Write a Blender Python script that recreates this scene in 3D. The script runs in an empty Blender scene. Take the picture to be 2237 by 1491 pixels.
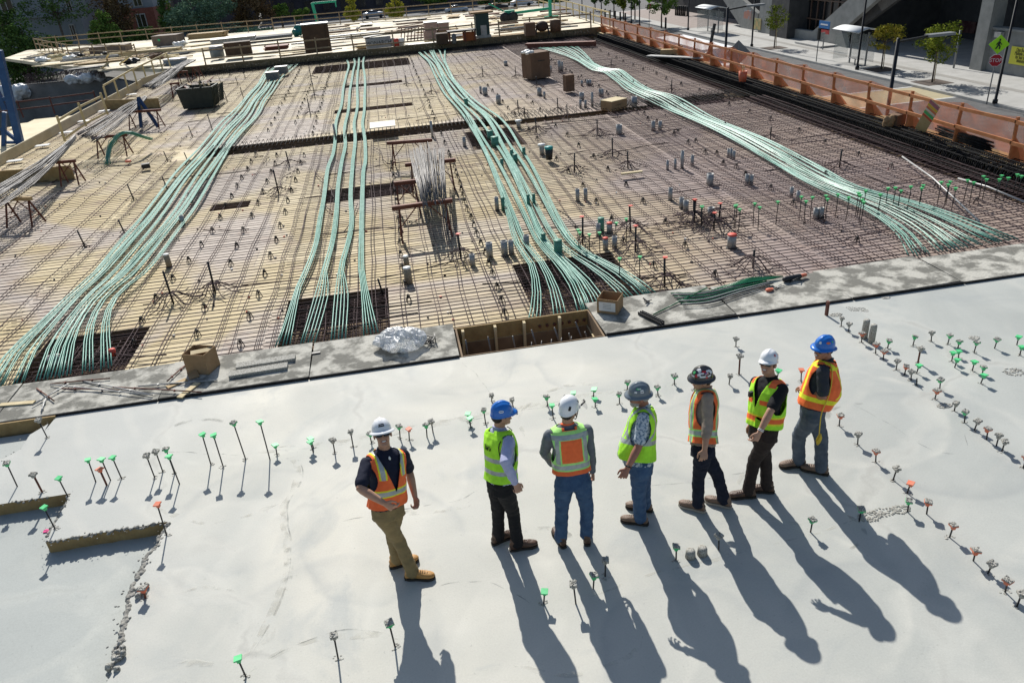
import bpy, math, random
from mathutils import Vector, Matrix, noise
C = bpy.context; D = bpy.data; SC = C.scene; COL = SC.collection
R = math.radians
# ---------------------------------------------------------------- camera, world, sun, exposure
HC = 5.8
PITCH, ROLL, YAW, FPX, PW, PH = 0.4818145, -0.0831395, 0.12910056, 1640.0, 2237.0, 1491.0
fw = Vector((math.sin(YAW)*math.cos(PITCH), math.cos(YAW)*math.cos(PITCH), -math.sin(PITCH)))
r0 = Vector((math.cos(YAW), -math.sin(YAW), 0)); u0 = r0.cross(fw)
rt = r0*math.cos(ROLL)+u0*math.sin(ROLL); up = -r0*math.sin(ROLL)+u0*math.cos(ROLL)
cam = D.objects.new('camera', D.cameras.new('camera')); COL.objects.link(cam)
cam.matrix_world = Matrix(((rt.x, up.x, -fw.x, 0), (rt.y, up.y, -fw.y, 0), (rt.z, up.z, -fw.z, HC), (0, 0, 0, 1)))
cam.data.sensor_width = 36; cam.data.lens = 36*FPX/PW; cam.data.clip_end = 2000; cam.data.clip_start = .1
SC.camera = cam
SUN_EL, SUN_AZ = R(38.5), R(-5.0)          # towards the sun: mostly +Y, a little to -X
sd = Vector((math.sin(SUN_AZ)*math.cos(SUN_EL), math.cos(SUN_AZ)*math.cos(SUN_EL), math.sin(SUN_EL)))
w = D.worlds.new('World'); SC.world = w; w.use_nodes = True
nt = w.node_tree; nt.nodes.clear()
sky = nt.nodes.new('ShaderNodeTexSky'); sky.sky_type = 'NISHITA'; sky.sun_disc = False
sky.sun_elevation = SUN_EL; sky.sun_rotation = SUN_AZ; sky.air_density = 1.2; sky.dust_density = 1.0
bg = nt.nodes.new('ShaderNodeBackground'); bg.inputs[1].default_value = 0.088
wo = nt.nodes.new('ShaderNodeOutputWorld')
nt.links.new(sky.outputs[0], bg.inputs[0]); nt.links.new(bg.outputs[0], wo.inputs[0])
sl = D.lights.new('sun', 'SUN'); sl.energy = 5.0; sl.angle = R(.5); sl.color = (1, .965, .895)
so = D.objects.new('sun', sl); COL.objects.link(so); so.rotation_euler = sd.to_track_quat('Z', 'Y').to_euler()
so.location = (0, 0, 60)
SC.view_settings.view_transform = 'Standard'; SC.view_settings.look = 'None'
SC.view_settings.exposure = 0.2; SC.view_settings.gamma = 1
SC.render.engine = 'CYCLES'

# ---------------------------------------------------------------- photo coordinates -> points of the place
def ray(x, y): return (rt*((x-PW/2)/FPX) + up*(-(y-PH/2)/FPX) + fw)
def at(x, y, z=0.):
    d = ray(x, y); t = (z-HC)/d.z; return Vector((d.x*t, d.y*t, z))
def atX(x, y, X): d = ray(x, y); t = X/d.x; return Vector((X, d.y*t, HC+d.z*t))
def atY(x, y, Y): d = ray(x, y); t = Y/d.y; return Vector((d.x*t, Y, HC+d.z*t))
def height(b, t, zb=0.):
    # height of a vertical whose foot is at photo point b (level zb) and whose top is seen at photo row t[1]
    P = at(b[0], b[1], zb); lo, hi = 0., 30.
    for _ in range(40):
        m = (lo+hi)/2; c = Vector((P.x, P.y, zb+m-HC)); y = PH/2-FPX*c.dot(up)/c.dot(fw)
        if y > t[1]: lo = m
        else: hi = m
    return P, lo

# ---------------------------------------------------------------- materials
MATS = {}
def lin(c): return tuple((v/12.92 if v <= .04045 else ((v+.055)/1.055)**2.4) for v in c)
def mat(name, c1, c2=None, scale=8., rough=.75, bump=0., bscale=40., metal=0., spec=.4, detail=6, contrast=(.35, .65), obj=True, alpha=1., coat=0., stretch=None):
    if name in MATS: return MATS[name]
    m = D.materials.new(name); m.use_nodes = True; n = m.node_tree; b = n.nodes['Principled BSDF']
    b.inputs['Roughness'].default_value = rough; b.inputs['Metallic'].default_value = metal
    b.inputs['Specular IOR Level'].default_value = spec; b.inputs['Coat Weight'].default_value = coat
    b.inputs['Alpha'].default_value = alpha
    b.inputs['Base Color'].default_value = (*c1, 1); m.diffuse_color = (*c1, 1)
    tc = n.nodes.new('ShaderNodeTexCoord'); geo = n.nodes.new('ShaderNodeNewGeometry')
    src = tc.outputs['Object'] if obj else geo.outputs['Position']
    if stretch:
        mp = n.nodes.new('ShaderNodeMapping'); mp.inputs['Scale'].default_value = stretch
        n.links.new(src, mp.inputs[0]); src = mp.outputs[0]
    if c2:
        t = n.nodes.new('ShaderNodeTexNoise'); t.inputs['Scale'].default_value = scale; t.inputs['Detail'].default_value = detail
        t.inputs['Roughness'].default_value = .6
        r = n.nodes.new('ShaderNodeValToRGB'); r.color_ramp.elements[0].position = contrast[0]; r.color_ramp.elements[1].position = contrast[1]
        r.color_ramp.elements[0].color = (*c1, 1); r.color_ramp.elements[1].color = (*c2, 1)
        n.links.new(src, t.inputs[0]); n.links.new(t.outputs[0], r.inputs[0]); n.links.new(r.outputs[0], b.inputs['Base Color'])
    if bump:
        t2 = n.nodes.new('ShaderNodeTexNoise'); t2.inputs['Scale'].default_value = bscale; t2.inputs['Detail'].default_value = 5
        bp = n.nodes.new('ShaderNodeBump'); bp.inputs['Strength'].default_value = bump; bp.inputs['Distance'].default_value = .02
        n.links.new(src, t2.inputs[0]); n.links.new(t2.outputs[0], bp.inputs['Height']); n.links.new(bp.outputs[0], b.inputs['Normal'])
    MATS[name] = m; return m

# ---------------------------------------------------------------- mesh builder
class MB:
    def __init__(s): s.v = []; s.f = []; s.m = []; s.sm = []
    def add(s, vs, fs, mi=0, smooth=False):
        o = len(s.v); s.v += [tuple(p) for p in vs]
        for f in fs: s.f.append(tuple(i+o for i in f)); s.m.append(mi); s.sm.append(smooth)
        return s
    def box(s, c, d, mi=0, rz=0., rx=0., ry=0., M=None, taper=1.):
        x, y, z = d[0]/2, d[1]/2, d[2]/2; t = taper
        P = [Vector(p) for p in ((-x, -y, -z), (x, -y, -z), (x, y, -z), (-x, y, -z), (-x*t, -y*t, z), (x*t, -y*t, z), (x*t, y*t, z), (-x*t, y*t, z))]
        Q = M or (Matrix.Rotation(rz, 3, 'Z') @ Matrix.Rotation(ry, 3, 'Y') @ Matrix.Rotation(rx, 3, 'X'))
        return s.add([Q @ p+Vector(c) for p in P], [(3, 2, 1, 0), (4, 5, 6, 7), (0, 1, 5, 4), (1, 2, 6, 5), (2, 3, 7, 6), (3, 0, 4, 7)], mi)
    def bar(s, a, b, w, h, mi=0, upv=(0, 0, 1)):
        a, b = Vector(a), Vector(b); d = b-a; L = d.length
        if L < 1e-6: return s
        d /= L; u = Vector(upv)
        if abs(d.dot(u)) > .99: u = Vector((1, 0, 0))
        x = d.cross(u).normalized(); z = x.cross(d)
        return s.box((a+b)/2, (w, L, h), mi, M=Matrix((x, d, z)).transposed())
    def tube(s, pts, r, n=5, mi=0, caps=True, smooth=True):
        pts = [Vector(p) for p in pts]; N = len(pts); rs = r if isinstance(r, (list, tuple)) else [r]*N
        V = []; prev = None
        for i, p in enumerate(pts):
            d = (pts[min(i+1, N-1)]-pts[max(i-1, 0)]).normalized()
            if prev is None: a = d.orthogonal().normalized()
            else: a = (prev-d*prev.dot(d)).normalized()
            prev = a; b = d.cross(a)
            for k in range(n):
                t = 2*math.pi*k/n; V.append(p+(a*math.cos(t)+b*math.sin(t))*rs[i])
        F = [(i*n+k, i*n+(k+1) % n, (i+1)*n+(k+1) % n, (i+1)*n+k) for i in range(N-1) for k in range(n)]
        if caps: F += [tuple(range(n-1, -1, -1)), tuple((N-1)*n+k for k in range(n))]
        return s.add(V, F, mi, smooth)
    def loft(s, rings, mi=0, smooth=True, n=20, closed=True):
        # rings: (center, U, V, ru, rv, exponent)
        V = []; N = len(rings)
        for (c, U, W, ru, rv, *e) in rings:
            e = e[0] if e else 2.; c = Vector(c); U = Vector(U); W = Vector(W)
            for k in range(n):
                t = 2*math.pi*k/n; ct, st = math.cos(t), math.sin(t)
                x = math.copysign(abs(ct)**(2/e), ct)*ru; y = math.copysign(abs(st)**(2/e), st)*rv
                V.append(c+U*x+W*y)
        F = [(i*n+k, i*n+(k+1) % n, (i+1)*n+(k+1) % n, (i+1)*n+k) for i in range(N-1) for k in range(n)]
        if closed: F += [tuple(range(n-1, -1, -1)), tuple((N-1)*n+k for k in range(n))]
        return s.add(V, F, mi, smooth)
    def limb(s, pts, rad, mi=0, n=14, flat=1.):
        # tapered limb through pts, rounded ends
        pts = [Vector(p) for p in pts]; P = []; Q = []
        for i in range(len(pts)-1):
            for k in range(4): P.append(pts[i].lerp(pts[i+1], k/4)); Q.append(rad[i]*(1-k/4)+rad[i+1]*k/4)
        P.append(pts[-1]); Q.append(rad[-1])
        d0 = (P[0]-P[1]).normalized(); d1 = (P[-1]-P[-2]).normalized()
        P = [P[0]+d0*Q[0]*.85, P[0]+d0*Q[0]*.5]+P+[P[-1]+d1*Q[-1]*.5, P[-1]+d1*Q[-1]*.85]
        Q = [Q[0]*.35, Q[0]*.82]+Q+[Q[-1]*.82, Q[-1]*.35]
        return s.tube(P, Q, n, mi)
    def ell(s, c, r, mi=0, M=None, nu=14, nv=9):
        c = Vector(c); M = M or Matrix.Identity(3); V = [c+M @ Vector((0, 0, -r[2]))]
        for j in range(1, nv):
            ph = math.pi*j/nv-math.pi/2
            for k in range(nu):
                t = 2*math.pi*k/nu; V.append(c+M @ Vector((r[0]*math.cos(ph)*math.cos(t), r[1]*math.cos(ph)*math.sin(t), r[2]*math.sin(ph))))
        V.append(c+M @ Vector((0, 0, r[2]))); L = len(V)-1
        F = [(0, 1+(k+1) % nu, 1+k) for k in range(nu)]
        F += [(1+j*nu+k, 1+j*nu+(k+1) % nu, 1+(j+1)*nu+(k+1) % nu, 1+(j+1)*nu+k) for j in range(nv-2) for k in range(nu)]
        F += [(L, 1+(nv-2)*nu+k, 1+(nv-2)*nu+(k+1) % nu) for k in range(nu)]
        return s.add(V, F, mi, True)
    def prism(s, poly, z0, z1, mi=0, mside=None):
        n = len(poly); V = [(p[0], p[1], z0) for p in poly]+[(p[0], p[1], z1) for p in poly]
        ar = sum(poly[i][0]*poly[(i+1) % n][1]-poly[(i+1) % n][0]*poly[i][1] for i in range(n))
        T = tuple(range(n, 2*n)); B = tuple(range(n-1, -1, -1)); S = [(i, (i+1) % n, n+(i+1) % n, n+i) for i in range(n)]
        if ar < 0: T = T[::-1]; B = B[::-1]; S = [q[::-1] for q in S]
        s.add(V, [T, B], mi); o = len(s.v)-2*n
        for q in S: s.f.append(tuple(i+o for i in q)); s.m.append(mi if mside is None else mside); s.sm.append(False)
        return s
    def lathe(s, prof, c=(0, 0, 0), n=16, mi=0, smooth=True):
        c = Vector(c); V = [c+Vector((r*math.cos(2*math.pi*k/n), r*math.sin(2*math.pi*k/n), z)) for r, z in prof for k in range(n)]
        N = len(prof); F = [(i*n+k, i*n+(k+1) % n, (i+1)*n+(k+1) % n, (i+1)*n+k) for i in range(N-1) for k in range(n)]
        F += [tuple(range(n-1, -1, -1)), tuple((N-1)*n+k for k in range(n))]
        return s.add(V, F, mi, smooth)
    def mesh(s, name, mats):
        me = D.meshes.new(name); me.from_pydata([tuple(v) for v in s.v], [], s.f)
        for m in (mats if isinstance(mats, (list, tuple)) else [mats]): me.materials.append(m)
        me.polygons.foreach_set('material_index', s.m); me.polygons.foreach_set('use_smooth', s.sm); me.update(); return me
    def build(s, name, mats, parent=None, loc=None):
        o = D.objects.new(name, s.mesh(name, mats)); COL.objects.link(o)
        if parent: o.parent = parent
        if loc: o.location = loc
        return o
def tag(o, label, cat, group=None, kind=None):
    if label: o['label'] = label
    if cat: o['category'] = cat
    if group: o['group'] = group
    if kind: o['kind'] = kind
    return o
def struct(o): o['kind'] = 'structure'; return o
def thing(name, label, cat, loc=(0, 0, 0), rz=0., group=None):
    o = D.objects.new(name, None); COL.objects.link(o); o.location = loc; o.rotation_euler = (0, 0, rz); o.empty_display_size = .1
    return tag(o, label, cat, group)
def kids(o): return [c for c in o.children]
def dup(o, loc=None, rz=None, label=None, group=None, parent=None):
    c = o.copy(); COL.objects.link(c)
    if parent: c.parent = parent
    if loc is not None: c.location = loc
    if rz is not None: c.rotation_euler = (0, 0, rz)
    if label: c['label'] = label
    if group: c['group'] = group
    for k in o.children: dup(k, parent=c)
    return c
def evalmesh(o):
    C.view_layer.update(); dg = C.evaluated_depsgraph_get()
    return D.meshes.new_from_object(o.evaluated_get(dg))
def remesh(mb, name, mats, vox, smooth=2, parent=None, wr=0., wfreq=(12, 12, 22), dec=None):
    o = mb.build(name, mats)
    m = o.modifiers.new('r', 'REMESH'); m.mode = 'VOXEL'; m.voxel_size = vox; m.use_smooth_shade = True
    if smooth: q = o.modifiers.new('s', 'SMOOTH'); q.factor = .5; q.iterations = smooth
    me = evalmesh(o); old = o.data; o.modifiers.clear(); o.data = me; D.meshes.remove(old); me.name = name
    if wr:
        ns = [v.normal.copy() for v in me.vertices]
        for v, nn in zip(me.vertices, ns):
            p = Vector((v.co.x*wfreq[0], v.co.y*wfreq[1], v.co.z*wfreq[2]))
            q = noise.noise(p)+.5*noise.noise(p*2.1); v.co += nn*(q*wr)
        me.update()
    if parent: o.parent = parent
    return o
ORD = ['first', 'second', 'third', 'fourth', 'fifth', 'sixth', 'seventh', 'eighth', 'ninth', 'tenth', 'eleventh', 'twelfth', 'thirteenth', 'fourteenth', 'fifteenth', 'sixteenth', 'seventeenth', 'eighteenth', 'nineteenth', 'twentieth']
def nth(i):
    if i < 20: return ORD[i]
    n = i+1; return '%d%s' % (n, {1: 'st', 2: 'nd', 3: 'rd'}.get(n % 10 if n % 100 not in (11, 12, 13) else 0, 'th'))
RND = random.Random(7)
def jit(a): return RND.uniform(-a, a)
def smooth_pts(pts, n):
    # Catmull-Rom through pts, resampled to n points by length
    P = [Vector(p) for p in pts]; P = [P[0]*2-P[1]]+P+[P[-1]*2-P[-2]]; out = []
    for i in range(1, len(P)-2):
        for k in range(12):
            t = k/12; a, b, c, d = P[i-1:i+3]
            out.append(.5*((2*b)+(c-a)*t+(2*a-5*b+4*c-d)*t*t+(3*b-a-3*c+d)*t**3))
    out.append(P[-2]); L = [0.]
    for i in range(1, len(out)): L.append(L[-1]+(out[i]-out[i-1]).length)
    res = []; j = 0
    for k in range(n):
        s = L[-1]*k/(n-1)
        while j < len(L)-2 and L[j+1] < s: j += 1
        t = (s-L[j])/max(L[j+1]-L[j], 1e-9); res.append(out[j].lerp(out[j+1], min(1, max(0, t))))
    return res
# ================================================================ SETTING
ZF = -0.30     # top of the plywood deck that carries the rebar
ZG = -5.0      # street level
M_asph = mat('asphalt', (.085, .085, .088), (.13, .13, .132), 1.5, .9, .4, 60, obj=False)
M_ground = mat('ground_gravel', (.10, .095, .085), (.17, .16, .14), .3, .95, .3, 5, obj=False)
M_walk = mat('pavement_concrete', (.36, .355, .34), (.44, .435, .42), .8, .9, .2, 30, obj=False)
M_plaza = mat('plaza_brick', (.27, .22, .2), (.33, .28, .26), 2, .9, .2, 20, obj=False)
M_kerb = mat('kerb_concrete', (.3, .3, .29), (.4, .4, .38), 3, .9, obj=False)
M_white = mat('road_paint', (.62, .62, .6), (.45, .45, .44), 5, .8, obj=False)
M_yelcross = mat('tan_crossing', (.42, .36, .22), (.36, .31, .2), 2, .85, obj=False)
M_conc = mat('rough_concrete', (.22, .22, .21), (.33, .33, .31), 2, .9, .4, 30, obj=False)
M_conc_d = mat('dark_concrete', (.12, .125, .13), (.19, .195, .2), .8, .9, .3, 12, obj=False)
def sheet(name, poly, z, m): return struct(MB().add([(p[0], p[1], z) for p in poly], [tuple(range(len(poly)))], 0).build(name, m))
sheet('ground', [(-700, -300), (900, -300), (900, 900), (-700, 900)], ZG-.02, M_ground)
sheet('road', [(17.2, -60), (36.4, -60), (36.4, 118), (17.2, 118)], ZG, M_asph)
sheet('road', [(-300, 119), (36, 119), (36, 190), (-300, 190)], ZG-.004, M_asph)
sheet('road', [(36, 132), (300, 132), (300, 190), (36, 190)], ZG-.008, M_asph)
pw = MB(); pw.prism([(36.6, -60), (80, -60), (80, 130), (36.6, 130)], ZG-.1, ZG+.14); struct(pw.build('pavement', M_walk))
kb = MB(); kb.prism([(36.42, -60), (36.6, -60), (36.6, 130), (36.42, 130)], ZG-.1, ZG+.16); struct(kb.build('kerb', M_kerb))
sheet('plaza', [(38.5, 97), (80, 97), (80, 129), (38.5, 129)], ZG+.145, M_plaza)
sheet('pavement_band', [(39.9, -60), (40.5, -60), (40.5, 96), (39.9, 96)], ZG+.145, mat('band_paving', (.26, .25, .235), (.31, .3, .28), 2, .9, obj=False))
# tan crossing with white edge lines
a, b, c, d = at(1885, 222, ZG), at(2110, 228, ZG), at(2055, 206, ZG), at(1960, 203, ZG)
sheet('crossing', [(18, a.y-1.6), (36.4, a.y-1.6), (36.4, a.y+2.6), (18, a.y+2.6)], ZG+.004, M_yelcross)
for yy in (-1.85, 2.65): sheet('crossing_line', [(18, a.y+yy), (36.4, a.y+yy), (36.4, a.y+yy+.25), (18, a.y+yy+.25)], ZG+.008, M_white)
for k in range(9): sheet('crossing_bar', [(20+k*.9, a.y-5.2), (20.45+k*.9, a.y-5.2), (20.45+k*.9, a.y-2.6), (20+k*.9, a.y-2.6)], ZG+.008, M_white)

# ---- the fresh concrete slab, with the lower pads at its left
def slab_material():
    m = D.materials.new('fresh_concrete'); m.use_nodes = True; n = m.node_tree; N = n.nodes; Lk = n.links.new
    b = N['Principled BSDF']; b.inputs['Specular IOR Level'].default_value = .35
    g = N.new('ShaderNodeNewGeometry'); P = g.outputs['Position']
    def nz(scale, det, rough=.6, dist=0., src=P):
        t = N.new('ShaderNodeTexNoise'); t.inputs['Scale'].default_value = scale; t.inputs['Detail'].default_value = det
        t.inputs['Roughness'].default_value = rough; t.inputs['Distortion'].default_value = dist; Lk(src, t.inputs[0]); return t.outputs[0]
    def ramp(src, stops):
        r = N.new('ShaderNodeValToRGB'); e = r.color_ramp.elements
        while len(e) < len(stops): e.new(.5)
        for q, (p, c) in zip(e, stops): q.position = p; q.color = (*c, 1) if len(c) == 3 else c
        Lk(src, r.inputs[0]); return r.outputs[0]
    def mix(fac, a, c2, mode='MIX'):
        x = N.new('ShaderNodeMix'); x.data_type = 'RGBA'; x.blend_type = mode
        if isinstance(fac, float): x.inputs[0].default_value = fac
        else: Lk(fac, x.inputs[0])
        for i, s in ((6, a), (7, c2)):
            if isinstance(s, tuple): x.inputs[i].default_value = (*s, 1)
            else: Lk(s, x.inputs[i])
        return x.outputs[2]
    big = ramp(nz(.28, 4, .55, .8), [(.34, (.40, .408, .378)), (.5, (.475, .47, .425)), (.64, (.565, .545, .475))])
    sx = N.new('ShaderNodeSeparateXYZ'); Lk(P, sx.inputs[0])
    gx = N.new('ShaderNodeMapRange'); gx.inputs[1].default_value = 1.5; gx.inputs[2].default_value = 6.5; Lk(sx.outputs[0], gx.inputs[0])
    gl = N.new('ShaderNodeMapRange'); gl.inputs[1].default_value = -2.6; gl.inputs[2].default_value = -4.2; Lk(sx.outputs[0], gl.inputs[0])
    bl = ramp(nz(.5, 5, .6, .5), [(.36, (.355, .37, .352)), (.64, (.442, .452, .425))])
    c = mix(gx.outputs[0], big, bl); c = mix(gl.outputs[0], c, mix(.5, bl, (.45, .45, .425)))
    # sweeping trowel arcs
    def arcs(cx, cy, sc, lo, hi, amt, c, wd=.35):
        mp = N.new('ShaderNodeMapping'); mp.inputs['Location'].default_value = (-cx, -cy, 0); Lk(P, mp.inputs[0])
        wv = N.new('ShaderNodeTexWave'); wv.wave_type = 'RINGS'; wv.rings_direction = 'Z'; wv.inputs['Scale'].default_value = sc
        wv.inputs['Distortion'].default_value = 2.6; wv.inputs['Detail'].default_value = 3; wv.inputs['Detail Scale'].default_value = .7
        Lk(mp.outputs[0], wv.inputs[0])
        r = ramp(wv.outputs[0], [(lo, (0, 0, 0)), (hi, (1, 1, 1))])
        ms = ramp(nz(wd, 3), [(.45, (0, 0, 0)), (.6, (amt,)*3)])
        return mix(mix(1., r, ms, 'MULTIPLY'), c, (.54, .525, .475))
    c = arcs(1.5, 13, .5, .8, 1., .25, c); c = arcs(-4.5, 4, .4, .8, 1., .2, c, .5)
    # overlapping scallops left by the trowelling machine
    nd = N.new('ShaderNodeTexNoise'); nd.inputs['Scale'].default_value = 1.3; nd.inputs['Detail'].default_value = 4; Lk(P, nd.inputs[0])
    wp = N.new('ShaderNodeVectorMath'); wp.operation = 'MULTIPLY_ADD'; wp.inputs[1].default_value = (.34, .34, 0); Lk(nd.outputs[1], wp.inputs[0]); Lk(P, wp.inputs[2])
    mk = nz(.9, 4, .6)
    for (px, py, rr, lt) in ((700, 770, 1.1, 1), (860, 800, 1.0, 1), (1010, 800, .85, -1), (1150, 800, .9, 1), (1300, 790, .9, -1), (560, 900, 1.3, 1), (545, 1130, .95, -1), (470, 1290, 1.5, 1), (840, 1180, .9, -1), (1010, 1320, 1.0, 1), (700, 1420, 1.2, -1), (330, 1370, .8, 1), (1250, 1400, 1.1, 1), (1530, 960, .9, -1), (1850, 900, 1.2, 1), (2050, 960, 1.1, -1), (1750, 1300, 1.0, 1), (2000, 1420, 1.1, -1), (1500, 1420, .8, -1), (900, 1050, .7, 1)):
        q = at(px, py); ds = N.new('ShaderNodeVectorMath'); ds.operation = 'DISTANCE'; Lk(wp.outputs[0], ds.inputs[0]); ds.inputs[1].default_value = (q.x+.17, q.y+.17, 0)
        e = ramp(ds.outputs[1], [(0, (0, 0, 0)), (min(.98, rr*.5-.012), (.35, .35, .35)), (min(.985, rr*.5), (1, 1, 1)), (min(.99, rr*.5+.006), (0, 0, 0))]) if 0 else None
        mr = N.new('ShaderNodeMapRange'); mr.inputs[1].default_value = rr*.45; mr.inputs[2].default_value = rr; Lk(ds.outputs[1], mr.inputs[0])
        st = N.new('ShaderNodeMapRange'); st.interpolation_type = 'SMOOTHSTEP'; st.inputs[1].default_value = rr*.96; st.inputs[2].default_value = rr+.07; st.inputs[3].default_value = 1; st.inputs[4].default_value = 0; Lk(ds.outputs[1], st.inputs[0])
        pw_ = N.new('ShaderNodeMath'); pw_.operation = 'POWER'; pw_.inputs[1].default_value = 5; Lk(mr.outputs[0], pw_.inputs[0])
        mu = N.new('ShaderNodeMath'); mu.operation = 'MULTIPLY'; Lk(pw_.outputs[0], mu.inputs[0]); Lk(st.outputs[0], mu.inputs[1])
        m2 = N.new('ShaderNodeMath'); m2.operation = 'MULTIPLY'; Lk(mu.outputs[0], m2.inputs[0]); Lk(ramp(mk, [(.40, (.0,)*3), (.62, (.62,)*3)]), m2.inputs[1])
        c = mix(m2.outputs[0], c, (.585, .57, .51) if lt > 0 else (.31, .325, .32))
    # damp darker patches and fine mottling
    dp = ramp(nz(.55, 6, .65, 1.2), [(.55, (0, 0, 0)), (.70, (.6, .6, .6))]); c = mix(dp, c, (.33, .35, .345))
    # thin irregular joint / crack lines
    vz = N.new('ShaderNodeTexVoronoi'); vz.feature = 'DISTANCE_TO_EDGE'; vz.inputs['Scale'].default_value = .2
    nn = N.new('ShaderNodeTexNoise'); nn.inputs['Scale'].default_value = .9; nn.inputs['Detail'].default_value = 5; Lk(P, nn.inputs[0])
    vm = N.new('ShaderNodeVectorMath'); vm.operation = 'MULTIPLY_ADD'; vm.inputs[1].default_value = (1.6, 1.6, 0); Lk(nn.outputs[1], vm.inputs[0]); Lk(P, vm.inputs[2])
    Lk(vm.outputs[0], vz.inputs[0])
    ck = ramp(vz.outputs[0], [(.0, (.55,)*3), (.006, (.3,)*3), (.012, (0, 0, 0))])
    c = mix(mix(1., ck, ramp(nz(.7, 3), [(.45, (0, 0, 0)), (.6, (1, 1, 1))]), 'MULTIPLY'), c, (.25, .25, .235))
    wh = ramp(vz.outputs[0], [(.01, (.3,)*3), (.035, (0, 0, 0))]); c = mix(wh, c, (.56, .55, .5))
    sp = ramp(nz(26, 2, .5), [(.68, (0, 0, 0)), (.74, (.35,)*3)]); c = mix(sp, c, (.27, .27, .25))
    fi = ramp(nz(55, 3, .7), [(.3, (.93,)*3), (.7, (1.05, 1.05, 1.05))]); c = mix(1., c, fi, 'MULTIPLY')
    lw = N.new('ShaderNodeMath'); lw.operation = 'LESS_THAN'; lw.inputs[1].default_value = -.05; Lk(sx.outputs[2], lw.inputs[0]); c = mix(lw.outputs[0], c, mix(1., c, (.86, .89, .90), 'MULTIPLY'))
    Lk(c, b.inputs['Base Color'])
    rr = N.new('ShaderNodeMapRange'); rr.inputs[3].default_value = .55; rr.inputs[4].default_value = .85; Lk(nz(.8, 4), rr.inputs[0]); Lk(rr.outputs[0], b.inputs['Roughness'])
    bp = N.new('ShaderNodeBump'); bp.inputs['Strength'].default_value = .35; bp.inputs['Distance'].default_value = .012
    hh = N.new('ShaderNodeMath'); hh.operation = 'MULTIPLY_ADD'; hh.inputs[1].default_value = .15; Lk(nz(60, 4), hh.inputs[0]); Lk(nz(2.2, 5, .6, .7), hh.inputs[2])
    Lk(hh.outputs[0], bp.inputs['Height']); Lk(bp.outputs[0], b.inputs['Normal']); return m
M_slab = slab_material()
M_form = mat('form_plywood', (.26, .17, .07), (.36, .25, .11), 6, .8, .2, 30, obj=False)
YE = 10.70
LOW = -.17
# pixel corners of the lower pads
pA = at(120, 914); pB0 = at(155, 1077); pB1 = at(92, 1196); pC0 = at(370, 1138); pC1 = at(256, 1430)
xA, xB, xC = pA.x, pB0.x, pC0.x
yB, yC = pB0.y, pC0.y
yA = at(60, 992).y
top = [(xA, YE), (30, YE), (30, -6), (pC1.x-.05, -6), (pC1.x, pC1.y)]
e1 = smooth_pts([(pC1.x, pC1.y, 0), (xC-.12, (yC+pC1.y)/2, 0), (xC, yC, 0)], 22); e1 = [(p.x+jit(.025), p.y) for p in e1]
e2 = [(xC+(pB1.x-xC)*k/14, yC+jit(.012)) for k in range(1, 15)]
e3 = [(pB1.x+(xB-pB1.x)*k/10+jit(.02), yC+(yB-yC)*k/10) for k in range(1, 11)]
e4 = [(xB-k*.3, yB+jit(.012)) for k in range(1, 30)]; xL = e4[-1][0]
e5 = [(xL, yA)]+[(xL+(xA-xL-.35)*k/20, yA+jit(.03)) for k in range(1, 21)]+[(xA-.2, yA+.18), (xA-.22, yA+.55), (xA-.05, yA+.8), (xA-.03, YE-.4)]
poly = top+e1+e2+e3+e4+e5
sb = MB(); n = len(poly)
sb.add([(p[0], p[1], 0) for p in poly], [tuple(range(n))] if sum(poly[i][0]*poly[(i+1) % n][1]-poly[(i+1) % n][0]*poly[i][1] for i in range(n)) > 0 else [tuple(range(n))[::-1]])
for i in range(n):
    a, b = poly[i], poly[(i+1) % n]; mi = 1 if (abs(a[1]-yC) < .03 and abs(b[1]-yC) < .03) or (abs(a[1]-yB) < .03 and abs(b[1]-yB) < .03) else 2
    sb.add([(a[0], a[1], 0), (a[0], a[1], -.4), (b[0], b[1], -.4), (b[0], b[1], 0)], [(0, 1, 2, 3)], mi)
struct(sb.build('concrete_slab', [M_slab, M_form, M_conc]))
sheet('concrete_slab_lower', [(-16, -6), (-1, -6), (-1, YE-.1), (-16, YE-.1)], LOW, M_slab)
# form face and dark shadow gap under the boards at the far-left pad
fb = MB(); fb.box(((-16+xA)/2, YE-.02, -.10), (16+xA, .04, .26)); struct(fb.build('slab_edge_form', M_form))
# crumbly torn edges
rg = MB(); rq = random.Random(5)
for a_, b_ in list(zip(e1[:-1], e1[1:]))+list(zip(e2[:-1], e2[1:]))+list(zip(e3[:-1], e3[1:]))+list(zip(e4[:9], e4[1:10])):
    for k in range(7):
        t_ = k/7; s = rq.uniform(.012, .034) if a_ in e1 else rq.uniform(.008, .022); rg.ell((a_[0]+(b_[0]-a_[0])*t_+rq.uniform(-.03, .02), a_[1]+(b_[1]-a_[1])*t_+rq.uniform(-.02, .02), rq.uniform(-.02, .004)), (s, s*1.3, s*.8), 0, None, 7, 5)
rgo = remesh(rg, 'concrete_ridge', mat('ridge_concrete', (.16, .155, .14), (.34, .33, .30), 25, .95, .5, 60, obj=False), .008, 1, None, .006, (40, 40, 40)); tag(rgo, 'rough dark ridge of spilled concrete along the lower pad edge', 'rubble', kind='stuff')
cr = MB(); rr = random.Random(3)
for (p, m) in [(q, .05) for q in e1[:-1:1]]+[(q, .03) for q in e2]+[(q, .03) for q in e3]+[(q, .02) for q in e4[:12]]+[(q, .04) for q in e5[-20:]]:
    for k in range(3):
        s = rr.uniform(.004, m*.3); cr.ell((p[0]+rr.uniform(-.12, .05), p[1]+rr.uniform(-.08, .08), rr.uniform(-.03, .006)), (s*1.4, s, s*.7), 0, Matrix.Rotation(rr.uniform(0, 3), 3, 'Z'), 6, 4)
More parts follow.
